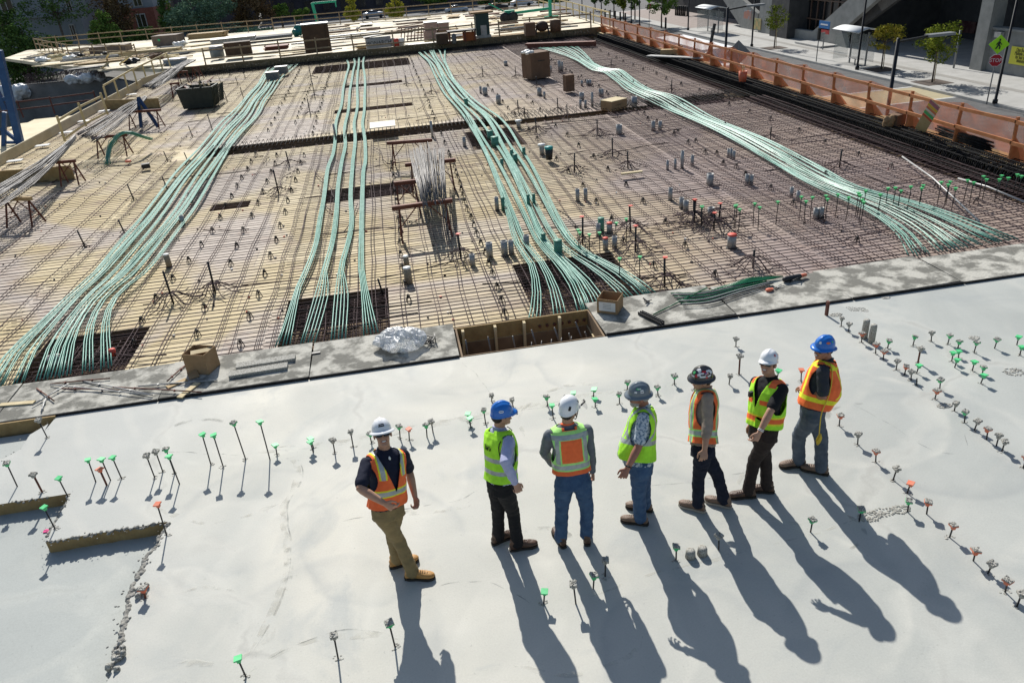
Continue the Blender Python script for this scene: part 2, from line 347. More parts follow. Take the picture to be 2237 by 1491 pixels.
tag(cr.build('concrete_crumbs', mat('crumb_concrete', (.25, .245, .225), (.36, .35, .32), 20, .95, .3, 60, obj=False)), 'rough crumbs of broken concrete along the torn slab step edges', 'rubble', kind='stuff')

# ---- plywood deck with the sunken beam drops
def ply_material():
    m = D.materials.new('deck_plywood'); m.use_nodes = True; n = m.node_tree; N = n.nodes; Lk = n.links.new; b = N['Principled BSDF']
    b.inputs['Roughness'].default_value = .7; b.inputs['Specular IOR Level'].default_value = .3
    g = N.new('ShaderNodeNewGeometry'); P = g.outputs['Position']
    br = N.new('ShaderNodeTexBrick'); br.inputs['Scale'].default_value = 1.; br.offset = .5
    br.inputs['Brick Width'].default_value = 2.44; br.inputs['Row Height'].default_value = 1.22; br.inputs['Mortar Size'].default_value = .008
    br.inputs['Color1'].default_value = (.52, .405, .205, 1); br.inputs['Color2'].default_value = (.645, .535, .33, 1); br.inputs['Mortar'].default_value = (.14, .09, .05, 1)
    Lk(P, br.inputs[0])
    def nz(scale, det, st=None, dist=0.):
        t = N.new('ShaderNodeTexNoise'); t.inputs['Scale'].default_value = scale; t.inputs['Detail'].default_value = det; t.inputs['Distortion'].default_value = dist
        if st:
            mp = N.new('ShaderNodeMapping'); mp.inputs['Scale'].default_value = st; Lk(P, mp.inputs[0]); Lk(mp.outputs[0], t.inputs[0])
        else: Lk(P, t.inputs[0])
        return t.outputs[0]
    def ramp(src, s):
        r = N.new('ShaderNodeValToRGB'); e = r.color_ramp.elements
        for q, (p, c) in zip(e, s): q.position = p; q.color = (*c, 1)
        Lk(src, r.inputs[0]); return r.outputs[0]
    def mix(f, a, c, mode='MIX'):
        x = N.new('ShaderNodeMix'); x.data_type = 'RGBA'; x.blend_type = mode
        if isinstance(f, float): x.inputs[0].default_value = f
        else: Lk(f, x.inputs[0])
        for i, s in ((6, a), (7, c)):
            if isinstance(s, tuple): x.inputs[i].default_value = (*s, 1)
            else: Lk(s, x.inputs[i])
        return x.outputs[2]
    c = br.outputs[0]
    c = mix(ramp(nz(.16, 3, None, 1.), [(.49, (0, 0, 0)), (.60, (.75,)*3)]), c, (.46, .40, .385))       # greyed lilac sheets
    sx = N.new('ShaderNodeSeparateXYZ'); Lk(P, sx.inputs[0])
    gx = N.new('ShaderNodeMapRange'); gx.inputs[1].default_value = 3.; gx.inputs[2].default_value = 8.; gx.inputs[4].default_value = .85; Lk(sx.outputs[0], gx.inputs[0])
    c = mix(gx.outputs[0], c, (.335, .255, .235))
    c = mix(ramp(nz(1.1, 5, None, 1.), [(.54, (0, 0, 0)), (.72, (.55,)*3)]), c, (.30, .2, .15))          # rust stains
    c = mix(1., c, ramp(nz(9, 4, (.3, 3, 1)), [(.3, (.78,)*3), (.7, (1.06,)*3)]), 'MULTIPLY')
    Lk(c, b.inputs['Base Color']); return m
M_ply = ply_material()
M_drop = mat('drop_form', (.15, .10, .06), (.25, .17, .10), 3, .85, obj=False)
X0, X1, Y0, Y1 = -15.4, 15.3, YE+.02, 56.5
drops = [(-7.2, .35, 29.6, 31.2, .0), (.35, 4.4, 29.6, 31.2, .0), (4.4, 10.3, 29.4, 30.3, 0), (10.3, 14.2, 29.2, 31.2, 0),
         (-7.2, -5.3, 12.1, 14.4, 0), (-2.65, -.6, 12.1, 14.75, 0), (2.1, 4.3, 12.3, 15.1, 0), (-2.3, .3, 21.6, 23.0, 0), (-2.6, 1.0, 36.0, 36.9, 0), (-2.4, .8, 43.5, 44.5, 0),
         (14.0, 15.3, 12.5, 56.5, 0), (-4.6, 1.6, 50.8, 54.6, 0), (2.6, 4.5, 26.0, 29.0, 0), (-5.6, -4.5, 22.2, 22.9, 0)]
drops.append((at(1005, 782).x+.08, at(1325, 735).x-.07, YE+.02, 11.77, 0))
drops = [(max(a, X0), min(b, X1), c, d) for a, b, c, d, _ in drops]
xs = sorted({X0, X1, *[v for d in drops for v in d[:2]]}); ys = sorted({Y0, Y1, *[v for d in drops for v in d[2:4]]})
inside = lambda x, y: any(a < x < b and c < y < d for a, b, c, d in drops)
dk = MB(); ZD = ZF-.45
cell = {}
for i in range(len(xs)-1):
    for j in range(len(ys)-1): cell[i, j] = inside((xs[i]+xs[i+1])/2, (ys[j]+ys[j+1])/2)
for (i, j), s in cell.items():
    a, b, c, d = xs[i], xs[i+1], ys[j], ys[j+1]; z = ZD if s else ZF
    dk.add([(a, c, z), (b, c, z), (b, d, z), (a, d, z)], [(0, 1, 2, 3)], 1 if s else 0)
    if s:
        for (di, dj, p, q) in ((-1, 0, (a, c), (a, d)), (1, 0, (b, c), (b, d)), (0, -1, (a, c), (b, c)), (0, 1, (a, d), (b, d))):
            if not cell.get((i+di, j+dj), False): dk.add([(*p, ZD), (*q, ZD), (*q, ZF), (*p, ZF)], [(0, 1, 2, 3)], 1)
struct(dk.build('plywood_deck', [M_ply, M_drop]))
# pale walkway deck to the left of the rebar
M_ply2 = mat('pale_plywood', (.56, .47, .29), (.66, .57, .38), 1.2, .75, .1, 20, obj=False)
ld = MB(); ld.prism([(-18.5, 12), (X0, 12), (X0, 44), (-18.5, 44)], ZF-.14, ZF-.03); struct(ld.build('walkway_deck', M_ply2))
# the mass of the floor below, closing the edges
cb = MB(); cb.prism([(-15.3, 10.68), (15.25, 10.68), (15.25, 57), (-15.3, 57)], ZG, ZD-.03)
cb.prism([(-15.8, -40), (30, -40), (30, 10.6), (-15.8, 10.6)], ZG, -.42)
cb.prism([(15.3, 10.68), (17.0, 10.68), (17.0, 57), (15.3, 57)], ZG, -.62); struct(cb.build('lower_floor', M_conc_d))
# back deck, beyond the form wall
ZB = .0
M_ply3 = mat('patchy_plywood', (.42, .36, .26), (.66, .58, .42), .45, .75, 0, obj=False, contrast=(.42, .5), detail=2)  # pale deck sheets with darker grey ones in patches
bd = MB(); bd.prism([(-12.5, 57.3), (17.2, 57.3), (17.2, 86), (-11, 88.5)], ZB-.25, ZB); bd.prism([(-36, 84), (-26, 70), (-16, 60.5), (-12.5, 58), (-11, 88.5), (-37, 92)], ZB-.3, ZB-.05)
lg_ = MB(); lg_.prism([(15.35, 10.72), (16.5, 10.72), (16.5, 57.2), (15.35, 57.2)], -.6, -.2); struct(lg_.build('edge_ledge', M_form))
struct(bd.build('back_deck', M_ply3))
# faint seams and cream lines where successive passes of concrete met
def seam_mat(nm, col, lo, hi):
    m = mat(nm, col, None, rough=.85, spec=.2, obj=False); n = m.node_tree; b = n.nodes['Principled BSDF']; g = n.nodes.new('ShaderNodeNewGeometry'); t = n.nodes.new('ShaderNodeTexNoise'); t.inputs['Scale'].default_value = 5; t.inputs['Detail'].default_value = 6; n.links.new(g.outputs['Position'], t.inputs[0])
    r = n.nodes.new('ShaderNodeMapRange'); r.inputs[1].default_value = .42; r.inputs[2].default_value = .66; r.inputs[3].default_value = lo; r.inputs[4].default_value = hi; n.links.new(t.outputs[0], r.inputs[0]); n.links.new(r.outputs[0], b.inputs['Alpha']); return m
M_sd = seam_mat('seam_dark', (.27, .28, .262), -.1, .5); M_sl = seam_mat('seam_cream', (.60, .585, .52), -.15, .5); M_sp = seam_mat('damp_patch', (.34, .34, .31), -.3, .4)  # first one: darker concrete tone along the seam lines
rq = random.Random(77)
def seam(pts, w, m, off=0.):
    P = smooth_pts([at(x, y, .0012+off) for x, y in pts], 90); V = []
    for i, p in enumerate(P):
        d = (P[min(i+1, 89)]-P[max(0, i-1)]).normalized(); s = Vector((d.y, -d.x, 0)); e = min(1, i/8, (89-i)/8); q = noise.noise(p*3)*.03; ww = w*(.35+.9*abs(noise.noise(p*2.3+Vector((5, 5, 5)))))*e+.001
        V += [p+s*(q-ww/2), p+s*(q+ww/2)]
    struct(MB().add(V, [(2*i, 2*i+1, 2*i+3, 2*i+2) for i in range(89)]).build('slab_seam', m))
A_ = [(570, 985), (625, 985), (655, 1010), (658, 1055), (628, 1100), (634, 1180), (630, 1260), (600, 1340), (552, 1425)]
seam(A_, .035, M_sd); seam([(x-9, y+4) for x, y in A_], .14, M_sl, .0006); seam([(620, 1190), (632, 1240), (628, 1290)], .22, M_sp, .0012)
seam([(600, 978), (680, 968), (760, 962), (830, 948), (1000, 915), (1190, 880), (1400, 845)], .20, M_sl); seam([(600, 985), (760, 968), (1000, 922), (1190, 888), (1480, 838)], .02, M_sd, .0006)
seam([(920, 1300), (960, 1278), (1010, 1268), (1070, 1272), (1120, 1290), (1165, 1322)], .022, M_sd); seam([(740, 1142), (800, 1128), (870, 1112), (1000, 1092), (1045, 1070)], .022, M_sd); seam([(880, 1115), (950, 1118), (1010, 1106), (1060, 1085)], .12, M_sl, .0006)
seam([(545, 1470), (620, 1420), (700, 1395), (800, 1385), (870, 1395)], .10, M_sl); seam([(550, 1462), (640, 1410), (760, 1372), (830, 1380)], .02, M_sd, .0006)
seam([(1200, 1080), (1320, 1070), (1480, 1055), (1560, 1040), (1680, 1022)], .025, M_sd); seam([(1860, 880), (1950, 930), (2040, 985), (2110, 985), (2105, 940)], .022, M_sd); seam([(360, 985), (470, 990), (560, 1000)], .02, M_sd); seam([(330, 1100), (420, 1138), (520, 1130), (610, 1100)], .10, M_sl)
seam([(1270, 1310), (1420, 1255), (1600, 1210), (1780, 1165), (1880, 1130)], .06, M_sl); seam([(1960, 1120), (1990, 1080), (1960, 1040), (1900, 1010)], .02, M_sd); seam([(1010, 790), (1060, 840), (1090, 900)], .02, M_sd)
for q in range(9): 
    x, y = rq.uniform(300, 2150), rq.uniform(860, 1460); a = rq.uniform(0, 6.3); r_ = rq.uniform(60, 190)
    seam([(x+r_*math.cos(a+t), y+r_*.55*math.sin(a+t)) for t in (0, .5, 1., 1.5, 2.)], rq.uniform(.05, .16), (M_sl, M_sp)[q % 2], .0018+q*.0004)
# ================================================================ PEOPLE
def fab(name, c, r=.85, b=.25): 
    return mat(name, tuple(v*.88 for v in c), tuple(min(1, v*1.08) for v in c), 14, r, b, 180, spec=.25)
M_skin = mat('skin', (.40, .215, .14), (.47, .27, .185), 14, .55, .08, 120, spec=.35)
M_skin2 = mat('skin_ruddy', (.30, .125, .08), (.38, .18, .12), 14, .55, .08, 120, spec=.35)
M_orange = fab('hi_vis_orange', (1., .18, .055)); M_lime = fab('hi_vis_lime', (.46, .95, .05)); M_silver = mat('reflective_tape', (.34, .37, .37), (.43, .46, .46), 30, .35, .1, 200, metal=.25)
M_yellow = fab('hi_vis_yellow', (.88, .85, .05)); M_grn2 = fab('trim_green', (.45, .86, .25))
M_navy = fab('navy_cloth', (.013, .016, .035)); M_khaki = fab('khaki_cloth', (.235, .175, .085)); M_black = fab('black_cloth', (.012, .012, .014))
M_lav = fab('pale_blue_shirt', (.42, .44, .62)); M_hood = fab('grey_marl', (.15, .165, .185)); M_dkgrey = fab('charcoal_cloth', (.035, .038, .048))
M_tan = fab('tan_shirt', (.30, .235, .19)); M_white_s = fab('shirt_hem', (.5, .5, .52))
M_jean = mat('blue_denim', (.028, .062, .135), (.06, .115, .21), 9, .85, .3, 200, spec=.2, contrast=(.3, .7)); M_jean_d = mat('dark_denim', (.006, .009, .02), (.013, .018, .035), 9, .85, .3, 200, spec=.2)
M_jean_g = mat('faded_denim', (.045, .06, .085), (.11, .135, .17), 7, .85, .3, 200, spec=.2, contrast=(.3, .7)); M_brownp = fab('dark_brown_trousers', (.028, .02, .018))
M_haw = mat('floral_shirt', (.12, .19, .27), (.50, .55, .60), 40, .8, .1, 100, contrast=(.44, .52), detail=3)
M_boot_t = mat('tan_leather', (.40, .20, .055), (.50, .27, .09), 20, .6, .2, 90); M_boot_b = mat('brown_leather', (.06, .032, .02), (.11, .06, .038), 20, .5, .2, 90); M_boot_g = mat('worn_leather', (.14, .085, .055), (.21, .14, .10), 20, .6, .2, 90)
M_sole = mat('boot_sole', (.03, .025, .02), None, rough=.8); M_sole_w = mat('pale_sole', (.35, .31, .26), None, rough=.8)
M_hw = mat('white_helmet', (.80, .81, .83), None, rough=.28, spec=.5, coat=.3); M_hb = mat('blue_helmet', (.012, .15, .55), None, rough=.28, coat=.3); M_hg = mat('grey_helmet', (.12, .155, .19), (.18, .21, .24), 6, .3, coat=.3); M_hk = mat('black_helmet', (.03, .03, .034), None, rough=.25, coat=.4)
M_lens = mat('dark_lens', (.008, .006, .006), None, rough=.1, spec=.6); M_teeth = mat('teeth', (.75, .72, .66), None, rough=.4); M_lip = mat('lips', (.28, .09, .07), None, rough=.5)
M_hair = mat('dark_hair', (.02, .013, .01), None, rough=.7); M_hairg = mat('grey_hair', (.30, .27, .24), (.42, .40, .37), 60, .8); M_eye = mat('eye_dark', (.02, .012, .01), None, rough=.2)
M_stk_w = mat('sticker_white', (.75, .75, .75), None, rough=.5); M_stk_k = mat('sticker_black', (.015, .015, .018), None, rough=.5); M_stk_r = mat('sticker_red', (.5, .03, .04), None, rough=.5)
M_stk_g = mat('sticker_green', (.08, .5, .15), None, rough=.5); M_stk_o = mat('sticker_orange', (.7, .16, .05), None, rough=.5); M_stk_b = mat('sticker_blue', (.03, .06, .3), None, rough=.5); M_cord = mat('yellow_cord', (.7, .5, .05), None, rough=.7)

TOR = [(.82, .186, .140), (.95, .182, .136), (1.08, .172, .128), (1.25, .176, .134), (1.36, .188, .130), (1.425, .184, .112), (1.462, .165, .094), (1.485, .12, .08), (1.502, .08, .068), (1.52, .066, .062)]
def tor(z):
    for i in range(len(TOR)-1):
        a, b = TOR[i], TOR[i+1]
        if z <= b[0] or i == len(TOR)-2:
            t = max(0, min(1, (z-a[0])/(b[0]-a[0]))); return a[1]+(b[1]-a[1])*t, a[2]+(b[2]-a[2])*t
def dirv(deg): return Vector((math.cos(R(deg)), math.sin(R(deg)), 0))
class Torso:
    def __init__(s, P, Nk, fp, fs, k, belly=0., back=0.):
        s.P, s.N, s.fp, s.fs, s.k, s.belly, s.back = P, Nk, fp, fs, k, belly, back
    def frame(s, z):
        t = (z-.95)/(1.50-.95); c = s.P.lerp(s.N, t) if t >= 0 else s.P+(s.N-s.P)*t*.3+Vector((0, 0, (s.N-s.P).z*t*.7))
        d = (s.N-s.P).normalized(); q = max(0, min(1, t)); a = s.fp+(s.fs-s.fp)*q; f = dirv(a); f = (f-d*f.dot(d)).normalized(); U = f.cross(d)  # U = the person's right
        c = c+f*.012*math.sin(math.pi*q)
        return c, U, f
    def ring(s, z, sc=1., add=0.):
        c, U, f = s.frame(z); a, b = tor(z); bb = s.belly*math.exp(-((z-1.06)/.15)**2)
        return c+f*bb*.6*s.k, U, f, (a*sc+add+bb*.3)*s.k, (b*sc+add+bb*.7)*s.k
def grid_vest(T, style, mats, hem=.84, k=1., flare=.012, add=.02, vneck=.26, seed=0, zip_open=0.):
    nu, nz = 250, 170; V = []; F = []; MI = []; zs = [hem+(1.497-hem)*j/(nz-1) for j in range(nz)]; keep = {}
    for j, z in enumerate(zs):
        c, U, f, a, b = T.ring(z, 1., add)
        fl = max(0, (1.1-z)/.26)*flare
        for i in range(nu):
            th = 2*math.pi*i/nu; ct, st = math.cos(th), math.sin(th); e = 2/2.35
            x = math.copysign(abs(ct)**e, ct)*(a+fl); y = math.copysign(abs(st)**e, st)*(b+fl)
            if st < 0 and T.back: y -= T.back*math.exp(-((z-1.18)/.16)**2)*min(1, -st*1.4)
            n = noise.noise(Vector((x*9+seed, y*9, z*7)))*.010+noise.noise(Vector((x*22+seed, y*22, z*16)))*.006
            n += .004*math.sin(th*9+seed+z*14)*max(0, min(1, (1.15-z)*4))
            V.append(c+U*(x*(1+n*5))+f*(y*(1+n*5)))
            keep[i, j] = (x/T.k, y/T.k, z)
    for j in range(nz-1):
        for i in range(nu):
            i2 = (i+1) % nu; x = (keep[i, j][0]+keep[i2, j][0])/2; y = (keep[i, j][1]+keep[i2, j][1])/2; z = (zs[j]+zs[j+1])/2; ax = abs(x)
            a, b = tor(z); th = math.atan2(y/b, x/a)
            ca = abs(math.cos(th))
            # arm holes
            if 1.15 < z < 1.445:
                lim = .76+.24*((z-1.29)/.15)**2
                if ca > lim: continue
            if z >= 1.445 and ax > .168: continue
            if y > 0 and vneck and z > 1.5-vneck and ax < (z-(1.5-vneck))*.34+.004: continue
            if y > 0 and zip_open and ax < zip_open: continue
            if y < 0 and z > 1.475 and ax < .055: continue
            F.append((j*nu+i, j*nu+i2, (j+1)*nu+i2, (j+1)*nu+i)); MI.append(style(x, y, .88+(z-hem)*(1.5-.88)/(1.5-hem)))
    me = D.meshes.new('vest'); me.from_pydata([tuple(v) for v in V], [], F)
    for m in mats: me.materials.append(m)
    me.polygons.foreach_set('material_index', MI); me.polygons.foreach_set('use_smooth', [True]*len(F)); me.update()
    o = D.objects.new('safety_vest', me); COL.objects.link(o)
    so = o.modifiers.new('s', 'SOLIDIFY'); so.thickness = .007; so.offset = -1
    m2 = evalmesh(o); o.modifiers.clear(); o.data = m2; D.meshes.remove(me)
    bm = None; return o
def hand(mb, W, d, pn, side, k, curl=1.):
    # W wrist, d pointing along the forearm, pn palm normal (towards the thigh), side: thumb direction sign along width axis
    d = d.normalized(); pn = (pn-d*pn.dot(d)).normalized(); w = d.cross(pn)*side; s = k
    mb.loft([(W-d*.015, w, pn, .026*s, .021*s), (W+d*.02*s, w, pn, .031*s, .019*s), (W+d*.06*s, w, pn, .041*s, .017*s), (W+d*.092*s, w, pn, .041*s, .014*s), (W+d*.10*s, w, pn, .034*s, .010*s)], n=14)
    for i, L in enumerate((.92, 1.05, .98, .78)):
        off = (.0315-.021*i)*s; b = W+d*(.088-.004*abs(i-1))*s+w*off; ang = .0; p = [b]
        for sg in (.043, .027, .022):
            ang += R(17+5*i)*curl; dd = d*math.cos(ang)+pn*math.sin(ang)+w*(.05*(1.5-i)); p.append(p[-1]+dd*sg*L*s)
        mb.limb(p, [.0090*s, .0086*s, .0080*s, .0068*s], n=8)
    b = W+d*.025*s+w*.024*s; p = [b, b+(d*.6+w*.75+pn*.25)*.038*s]; p.append(p[-1]+(d*.9+w*.2+pn*.35)*.032*s); p.append(p[-1]+(d*.95-w*.05+pn*.3)*.024*s)
    mb.limb(p, [.014*s, .0115*s, .010*s, .008*s], n=8)
def foot(par, A, deg, k, m, msole, shaft=.13):
    f = dirv(deg); U = f.cross(Vector((0, 0, 1))); Z = Vector((0, 0, 1)); g = Vector((A.x, A.y, 0)); mb = MB()
    for (y, z, ru, rv) in (): pass
    prof = [(-.085, .045, .026, .030), (-.07, .05, .037, .042), (-.02, .055, .040, .048), (.05, .052, .042, .045), (.10, .045, .047, .036), (.145, .040, .050, .031), (.185, .036, .044, .028), (.212, .032, .028, .020)]
    mb.loft([(g+f*y*k+Z*(z+.012)*k, U, Z, ru*k, rv*k, 2.3) for y, z, ru, rv in prof], n=18)
    mb.limb([g+f*-.025*k+Z*.07*k, g+f*-.025*k+Z*shaft*k], [.047*k, .052*k], n=14)
    mb.ell(g+f*.19*k+Z*.045*k, (.036*k, .036*k, .026*k))
    b = remesh(mb, 'boot', m, .007, 2, par, .003, (30, 30, 30))
    so = MB(); out = [(-.098, 0), (-.088, .03), (-.04, .041), (.04, .038), (.10, .048), (.15, .054), (.195, .045), (.222, .02)]
    pl = [g+f*y*k+U*x*k for y, x in out]+[g+f*y*k-U*x*k for y, x in out[::-1] if x]
    so.prism([(p.x, p.y) for p in pl], .003, .03*k); so.build('sole', msole, b)
    lc = MB()
    for q in range(5):
        y = .055+.022*q; z = .103-.007*q; lc.tube([g+f*y*k+U*.022*k+Z*z*k, g+f*(y+.008)*k+Z*(z+.012)*k, g+f*y*k-U*.022*k+Z*z*k], .003*k, 4)
    lc.build('lace', msole, b)
    return b
def helmet(par, hc, f, upv, kind, m, k, tilt=0.):
    upv = upv.normalized(); f = (f-upv*f.dot(upv)).normalized(); U = f.cross(upv); c = hc+upv*.060*k; mb = MB(); n = 40
    rx, ry, rz = (.093*k, .114*k, .104*k) if kind != 'climb' else (.094*k, .116*k, .108*k)
    V = []
    def brim(t):
        fr = max(0., math.sin(t))
        if kind == 'full': return .028+.014*fr**2
        if kind == 'climb': return .006+.03*fr**6
        return .006+.046*fr**4
    rings = [(j/12*math.pi/2) for j in range(1, 13)]
    rows = []
    for ph in rings:
        row = []
        for i in range(n):
            t = 2*math.pi*i/n; s = math.sin(ph); x = rx*s*math.cos(t); y = ry*s*math.sin(t); z = rz*math.cos(ph)
            if kind != 'climb': 
                rid = math.exp(-(x/(.014*k))**2)*.008*k+.5*math.exp(-((abs(x)-.045*k)/(.010*k))**2)*.006*k
                z += rid*min(1, z/(.06*k)); 
            row.append(c+U*x+f*y+upv*z)
        rows.append(row)
    def rim(ex, dz, inner=False):
        row = []
        for i in range(n):
            t = 2*math.pi*i/n; b = brim(t)*k*ex; x = (rx+b)*math.cos(t); y = (ry+b)*math.sin(t)
            if inner: x = rx*.93*math.cos(t); y = ry*.93*math.sin(t)
            fr = max(0, math.sin(t)); bk = max(0, -math.sin(t)); drop = (-.012*ex*fr-.016*bk*(1 if kind != 'climb' else 2.2))*k
            row.append(c+U*x+f*y+upv*(dz*k+drop))
        return row
    rows += [rim(0, -.012), rim(.55, -.018), rim(1., -.026), rim(1., -.031), rim(0, -.024, True)]
    inn = [[c+(p-c)*.93 for p in rows[q]] for q in (11, 8, 5, 2)]
    rows += inn
    V = [c+upv*(rz+.008*k*(kind != 'climb'))]+[p for r in rows for p in r]
    F = [(0, 1+(i+1) % n, 1+i)[::-1] for i in range(n)]
    F += [(1+j*n+i, 1+(j+1)*n+i, 1+(j+1)*n+(i+1) % n, 1+j*n+(i+1) % n) for j in range(len(rows)-1) for i in range(n)]
    F.append(tuple(1+(len(rows)-1)*n+i for i in range(n)))
    mb.add(V, F, 0, True)
    o = mb.build('hard_hat', m, par)
    def patch(name, az, el, w, h, m2, rot=0., shape='rect', lift=1.02):
        # curved sticker on the dome; az from front towards the wearer's right
        pb = MB(); nx, nz2 = 8, 6; VV = []
        for j in range(nz2+1):
            for i in range(nx+1):
                u, v = (i/nx-.5)*w, (j/nz2-.5)*h
                if shape == 'oval': 
                    q = math.hypot(u/(w/2), v/(h/2)); m_ = max(abs(u/(w/2)), abs(v/(h/2)))
                    if q > 0: u, v = u*m_/q, v*m_/q
                uu = u*math.cos(rot)-v*math.sin(rot); vv = u*math.sin(rot)+v*math.cos(rot)
                e = R(el)+vv/.125; a_ = R(az)+uu/(.125*max(.2, math.cos(R(el))))
                x = rx*math.cos(e)*math.sin(a_); y = ry*math.cos(e)*math.cos(a_); z = rz*math.sin(e)
                VV.append(c+(U*x+f*y+upv*z)*lift+upv*.001)
        pb.add(VV, [(j*(nx+1)+i, j*(nx+1)+i+1, (j+1)*(nx+1)+i+1, (j+1)*(nx+1)+i) for j in range(nz2) for i in range(nx)], 0, True)
        return pb.build(name, m2, o)
    return o, patch
def onray(px, S, r, z):
    # the point seen at px that lies r from joint S, the one nearer to height z
    d = ray(*px); d.normalize(); o = Vector((0, 0, HC)); tc = (S-o).dot(d); q = o+d*tc; h2 = r*r-(S-q).length_squared
    if h2 <= 0 or z == 0: return S+(q-S).normalized()*r
    a, b = q+d*math.sqrt(h2), q-d*math.sqrt(h2); return a if abs(a.z-z) < abs(b.z-z) else b
def person(name, label, base, k, pel, neck, headp, facs, legs, arms, feet, kit, loc=None):
    """pel, neck, headp: photo points; facs: (pelvis, chest, head) headings in degrees; legs: {side: (knee, ankle)}; arms: {side: (elbow, ez, wrist, wz)}"""
    P = at(*pel, .95*k); N = at(*neck, 1.50*k); Hc = at(*headp, 1.69*k)
    fp, fs, fh = facs
    root = thing('person', label, 'person', (0, 0, 0))
    T = Torso(P, N, fp, fs, k, kit.get('belly', 0), kit.get('back', 0))
    hd = Hc-N
    L = .168*k; Hc = N+hd.normalized()*L*1.0 if hd.length > 0 else N+Vector((0, 0, L))
    hu = (hd.normalized()*.45+Vector((0, 0, 1))).normalized(); hf = dirv(fh); hf = (hf-hu*hf.dot(hu)).normalized()
    pitch = R(kit.get('nod', 0)); hf, hu = (hf*math.cos(pitch)-hu*math.sin(pitch)), (hu*math.cos(pitch)+hf*math.sin(pitch)); HU = hf.cross(hu)
    HM = Matrix((HU, hf, hu)).transposed(); hp = lambda x, y, z: Hc+(HU*x+hf*y+hu*z)*k
    skin = kit.get('skin', M_skin)
    # ---- body
    b = MB()
    b.ell(hp(0, -.012, .035), (.076*k, .096*k, .090*k), M=HM); b.ell(hp(0, .022, -.03), (.060*k, .070*k, .085*k), M=HM)
    b.ell(hp(0, .060, -.090), (.033*k, .028*k, .026*k), M=HM); b.ell(hp(0, .030, -.075), (.050*k, .050*k, .040*k), M=HM)
    b.ell(hp(0, .078, .022), (.048*k, .016*k, .012*k), M=HM)
    b.ell(hp(.036, .066, -.025), (.022*k, .020*k, .022*k), M=HM); b.ell(hp(-.036, .066, -.025), (.022*k, .020*k, .022*k), M=HM)
    b.limb([hp(0, .086, .012), hp(0, .104, -.014), hp(0, .108, -.026)], [.008*k, .012*k, .015*k], n=8)
    b.ell(hp(0, .086, -.054), (.024*k, .012*k, .013*k), M=HM)
    for s in (1, -1): b.ell(hp(.079*s, -.006, -.005), (.010*k, .020*k, .031*k), M=HM)
    b.limb([hp(0, -.02, -.05), N+Vector((0, 0, .0)), N-Vector((0, 0, .06))], [.056*k, .057*k, .07*k], n=14)
    rings = []
    for z in (.86, .95, 1.08, 1.25, 1.36, 1.42, 1.455, 1.48, 1.50): c, U, f, a, bb = T.ring(z, .84); rings.append((c, U, f, a, bb, 2.2))
    b.loft(rings, n=26)
    sh = {}; hip = {}
    for s, sg in (('R', 1), ('L', -1)):
        c, U, f = T.frame(1.415); sh[s] = c+U*sg*.190*k-f*.005; c, U, f = T.frame(.93); hip[s] = c+U*sg*.088*k-Vector((0, 0, .02*k))
    J = {}
    for s, sg in (('R', 1), ('L', -1)):
        e, ez, wv, wz = arms[s]; S = sh[s]
        if e is None:
            c, U, f = T.frame(1.2); E = S+(Vector((0, 0, -1))+U*sg*.10+f*(-.10)).normalized()*.29*k; W = E+(Vector((0, 0, -1))+f*.22+U*sg*-.12).normalized()*.255*k
        elif isinstance(e, str):
            c, U, f = T.frame(1.2); v1, v2 = kit[e]; E = S+(U*sg*v1[0]+f*v1[1]+Vector((0, 0, v1[2]))).normalized()*.29*k; W = E+(U*sg*v2[0]+f*v2[1]+Vector((0, 0, v2[2]))).normalized()*.255*k
        else:
            E = onray(e, S, .285*k, ez*k); W = onray(wv, E, .25*k, wz*k)
        J[s] = (S, E, W); b.limb([S, S.lerp(E, .45), E, E.lerp(W, .35), W], [.050*k, .047*k, .040*k, .042*k, .027*k], n=14)
        c, U, f = T.frame(.95); d = (W-E).normalized()
        pn = kit.get('palm'+s) or (-U*sg); pn = Vector(pn)
        th = d.cross(pn); side = 1 if th.dot(f) > 0 else -1
        hand(b, W, d, pn, side, k*1.0, kit.get('curl', 2.1))
        kn, an = legs[s]; K = at(*kn, .49*k) if kn else None; A = at(*an, .10*k)
        K = K if K is not None else hip[s].lerp(A, .52)
        # keep the knee at a plausible distance
        mid = hip[s].lerp(A, .52); K = mid+(K-mid)*.8
        J['k'+s], J['a'+s] = K, A
        b.limb([hip[s], hip[s].lerp(K, .5), K, K.lerp(A, .35), A], [.080*k, .070*k, .050*k, .050*k, .035*k], n=14)
    remesh(b, 'body', skin, .0055, 2, root)
    # ---- face
    fc = MB()
    if kit.get('shades'):
        gl = MB()
        for s in (1, -1):
            M = HM @ Matrix.Rotation(R(-14*s), 3, 'Z'); gl.box(hp(.034*s, .098, .010), (.052*k, .012*k, .034*k), 0, M=M); gl.bar(hp(.062*s, .090, .016), hp(.082*s, .0, .012), .005*k, .010*k)
        gl.box(hp(0, .106, .016), (.02*k, .006*k, .010*k), M=HM); gl.build('sunglasses', M_lens, root)
    elif kit.get('glasses'):
        gl = MB()
        for s in (1, -1):
            cc = hp(.034*s, .104, .008); gl.tube([cc+(HU*math.cos(t)*.022+hu*math.sin(t)*.016)*k for t in [q*math.pi/6 for q in range(13)]], .0022*k, 4); gl.bar(hp(.056*s, .098, .012), hp(.080*s, .0, .010), .003*k, .004*k)
        gl.build('glasses', M_lens, root)
    if not kit.get('shades'):
        for s in (1, -1): MB().ell(hp(.032*s, .085, .006), (.011*k, .007*k, .006*k), M=HM).build('eye', M_eye, root)
    mo = MB(); mo.ell(hp(0, .094, -.054), (.022*k, .007*k, .009*k if kit.get('smile') else .005*k), M=HM); mo.build('mouth', M_teeth if kit.get('smile') else M_lip, root)
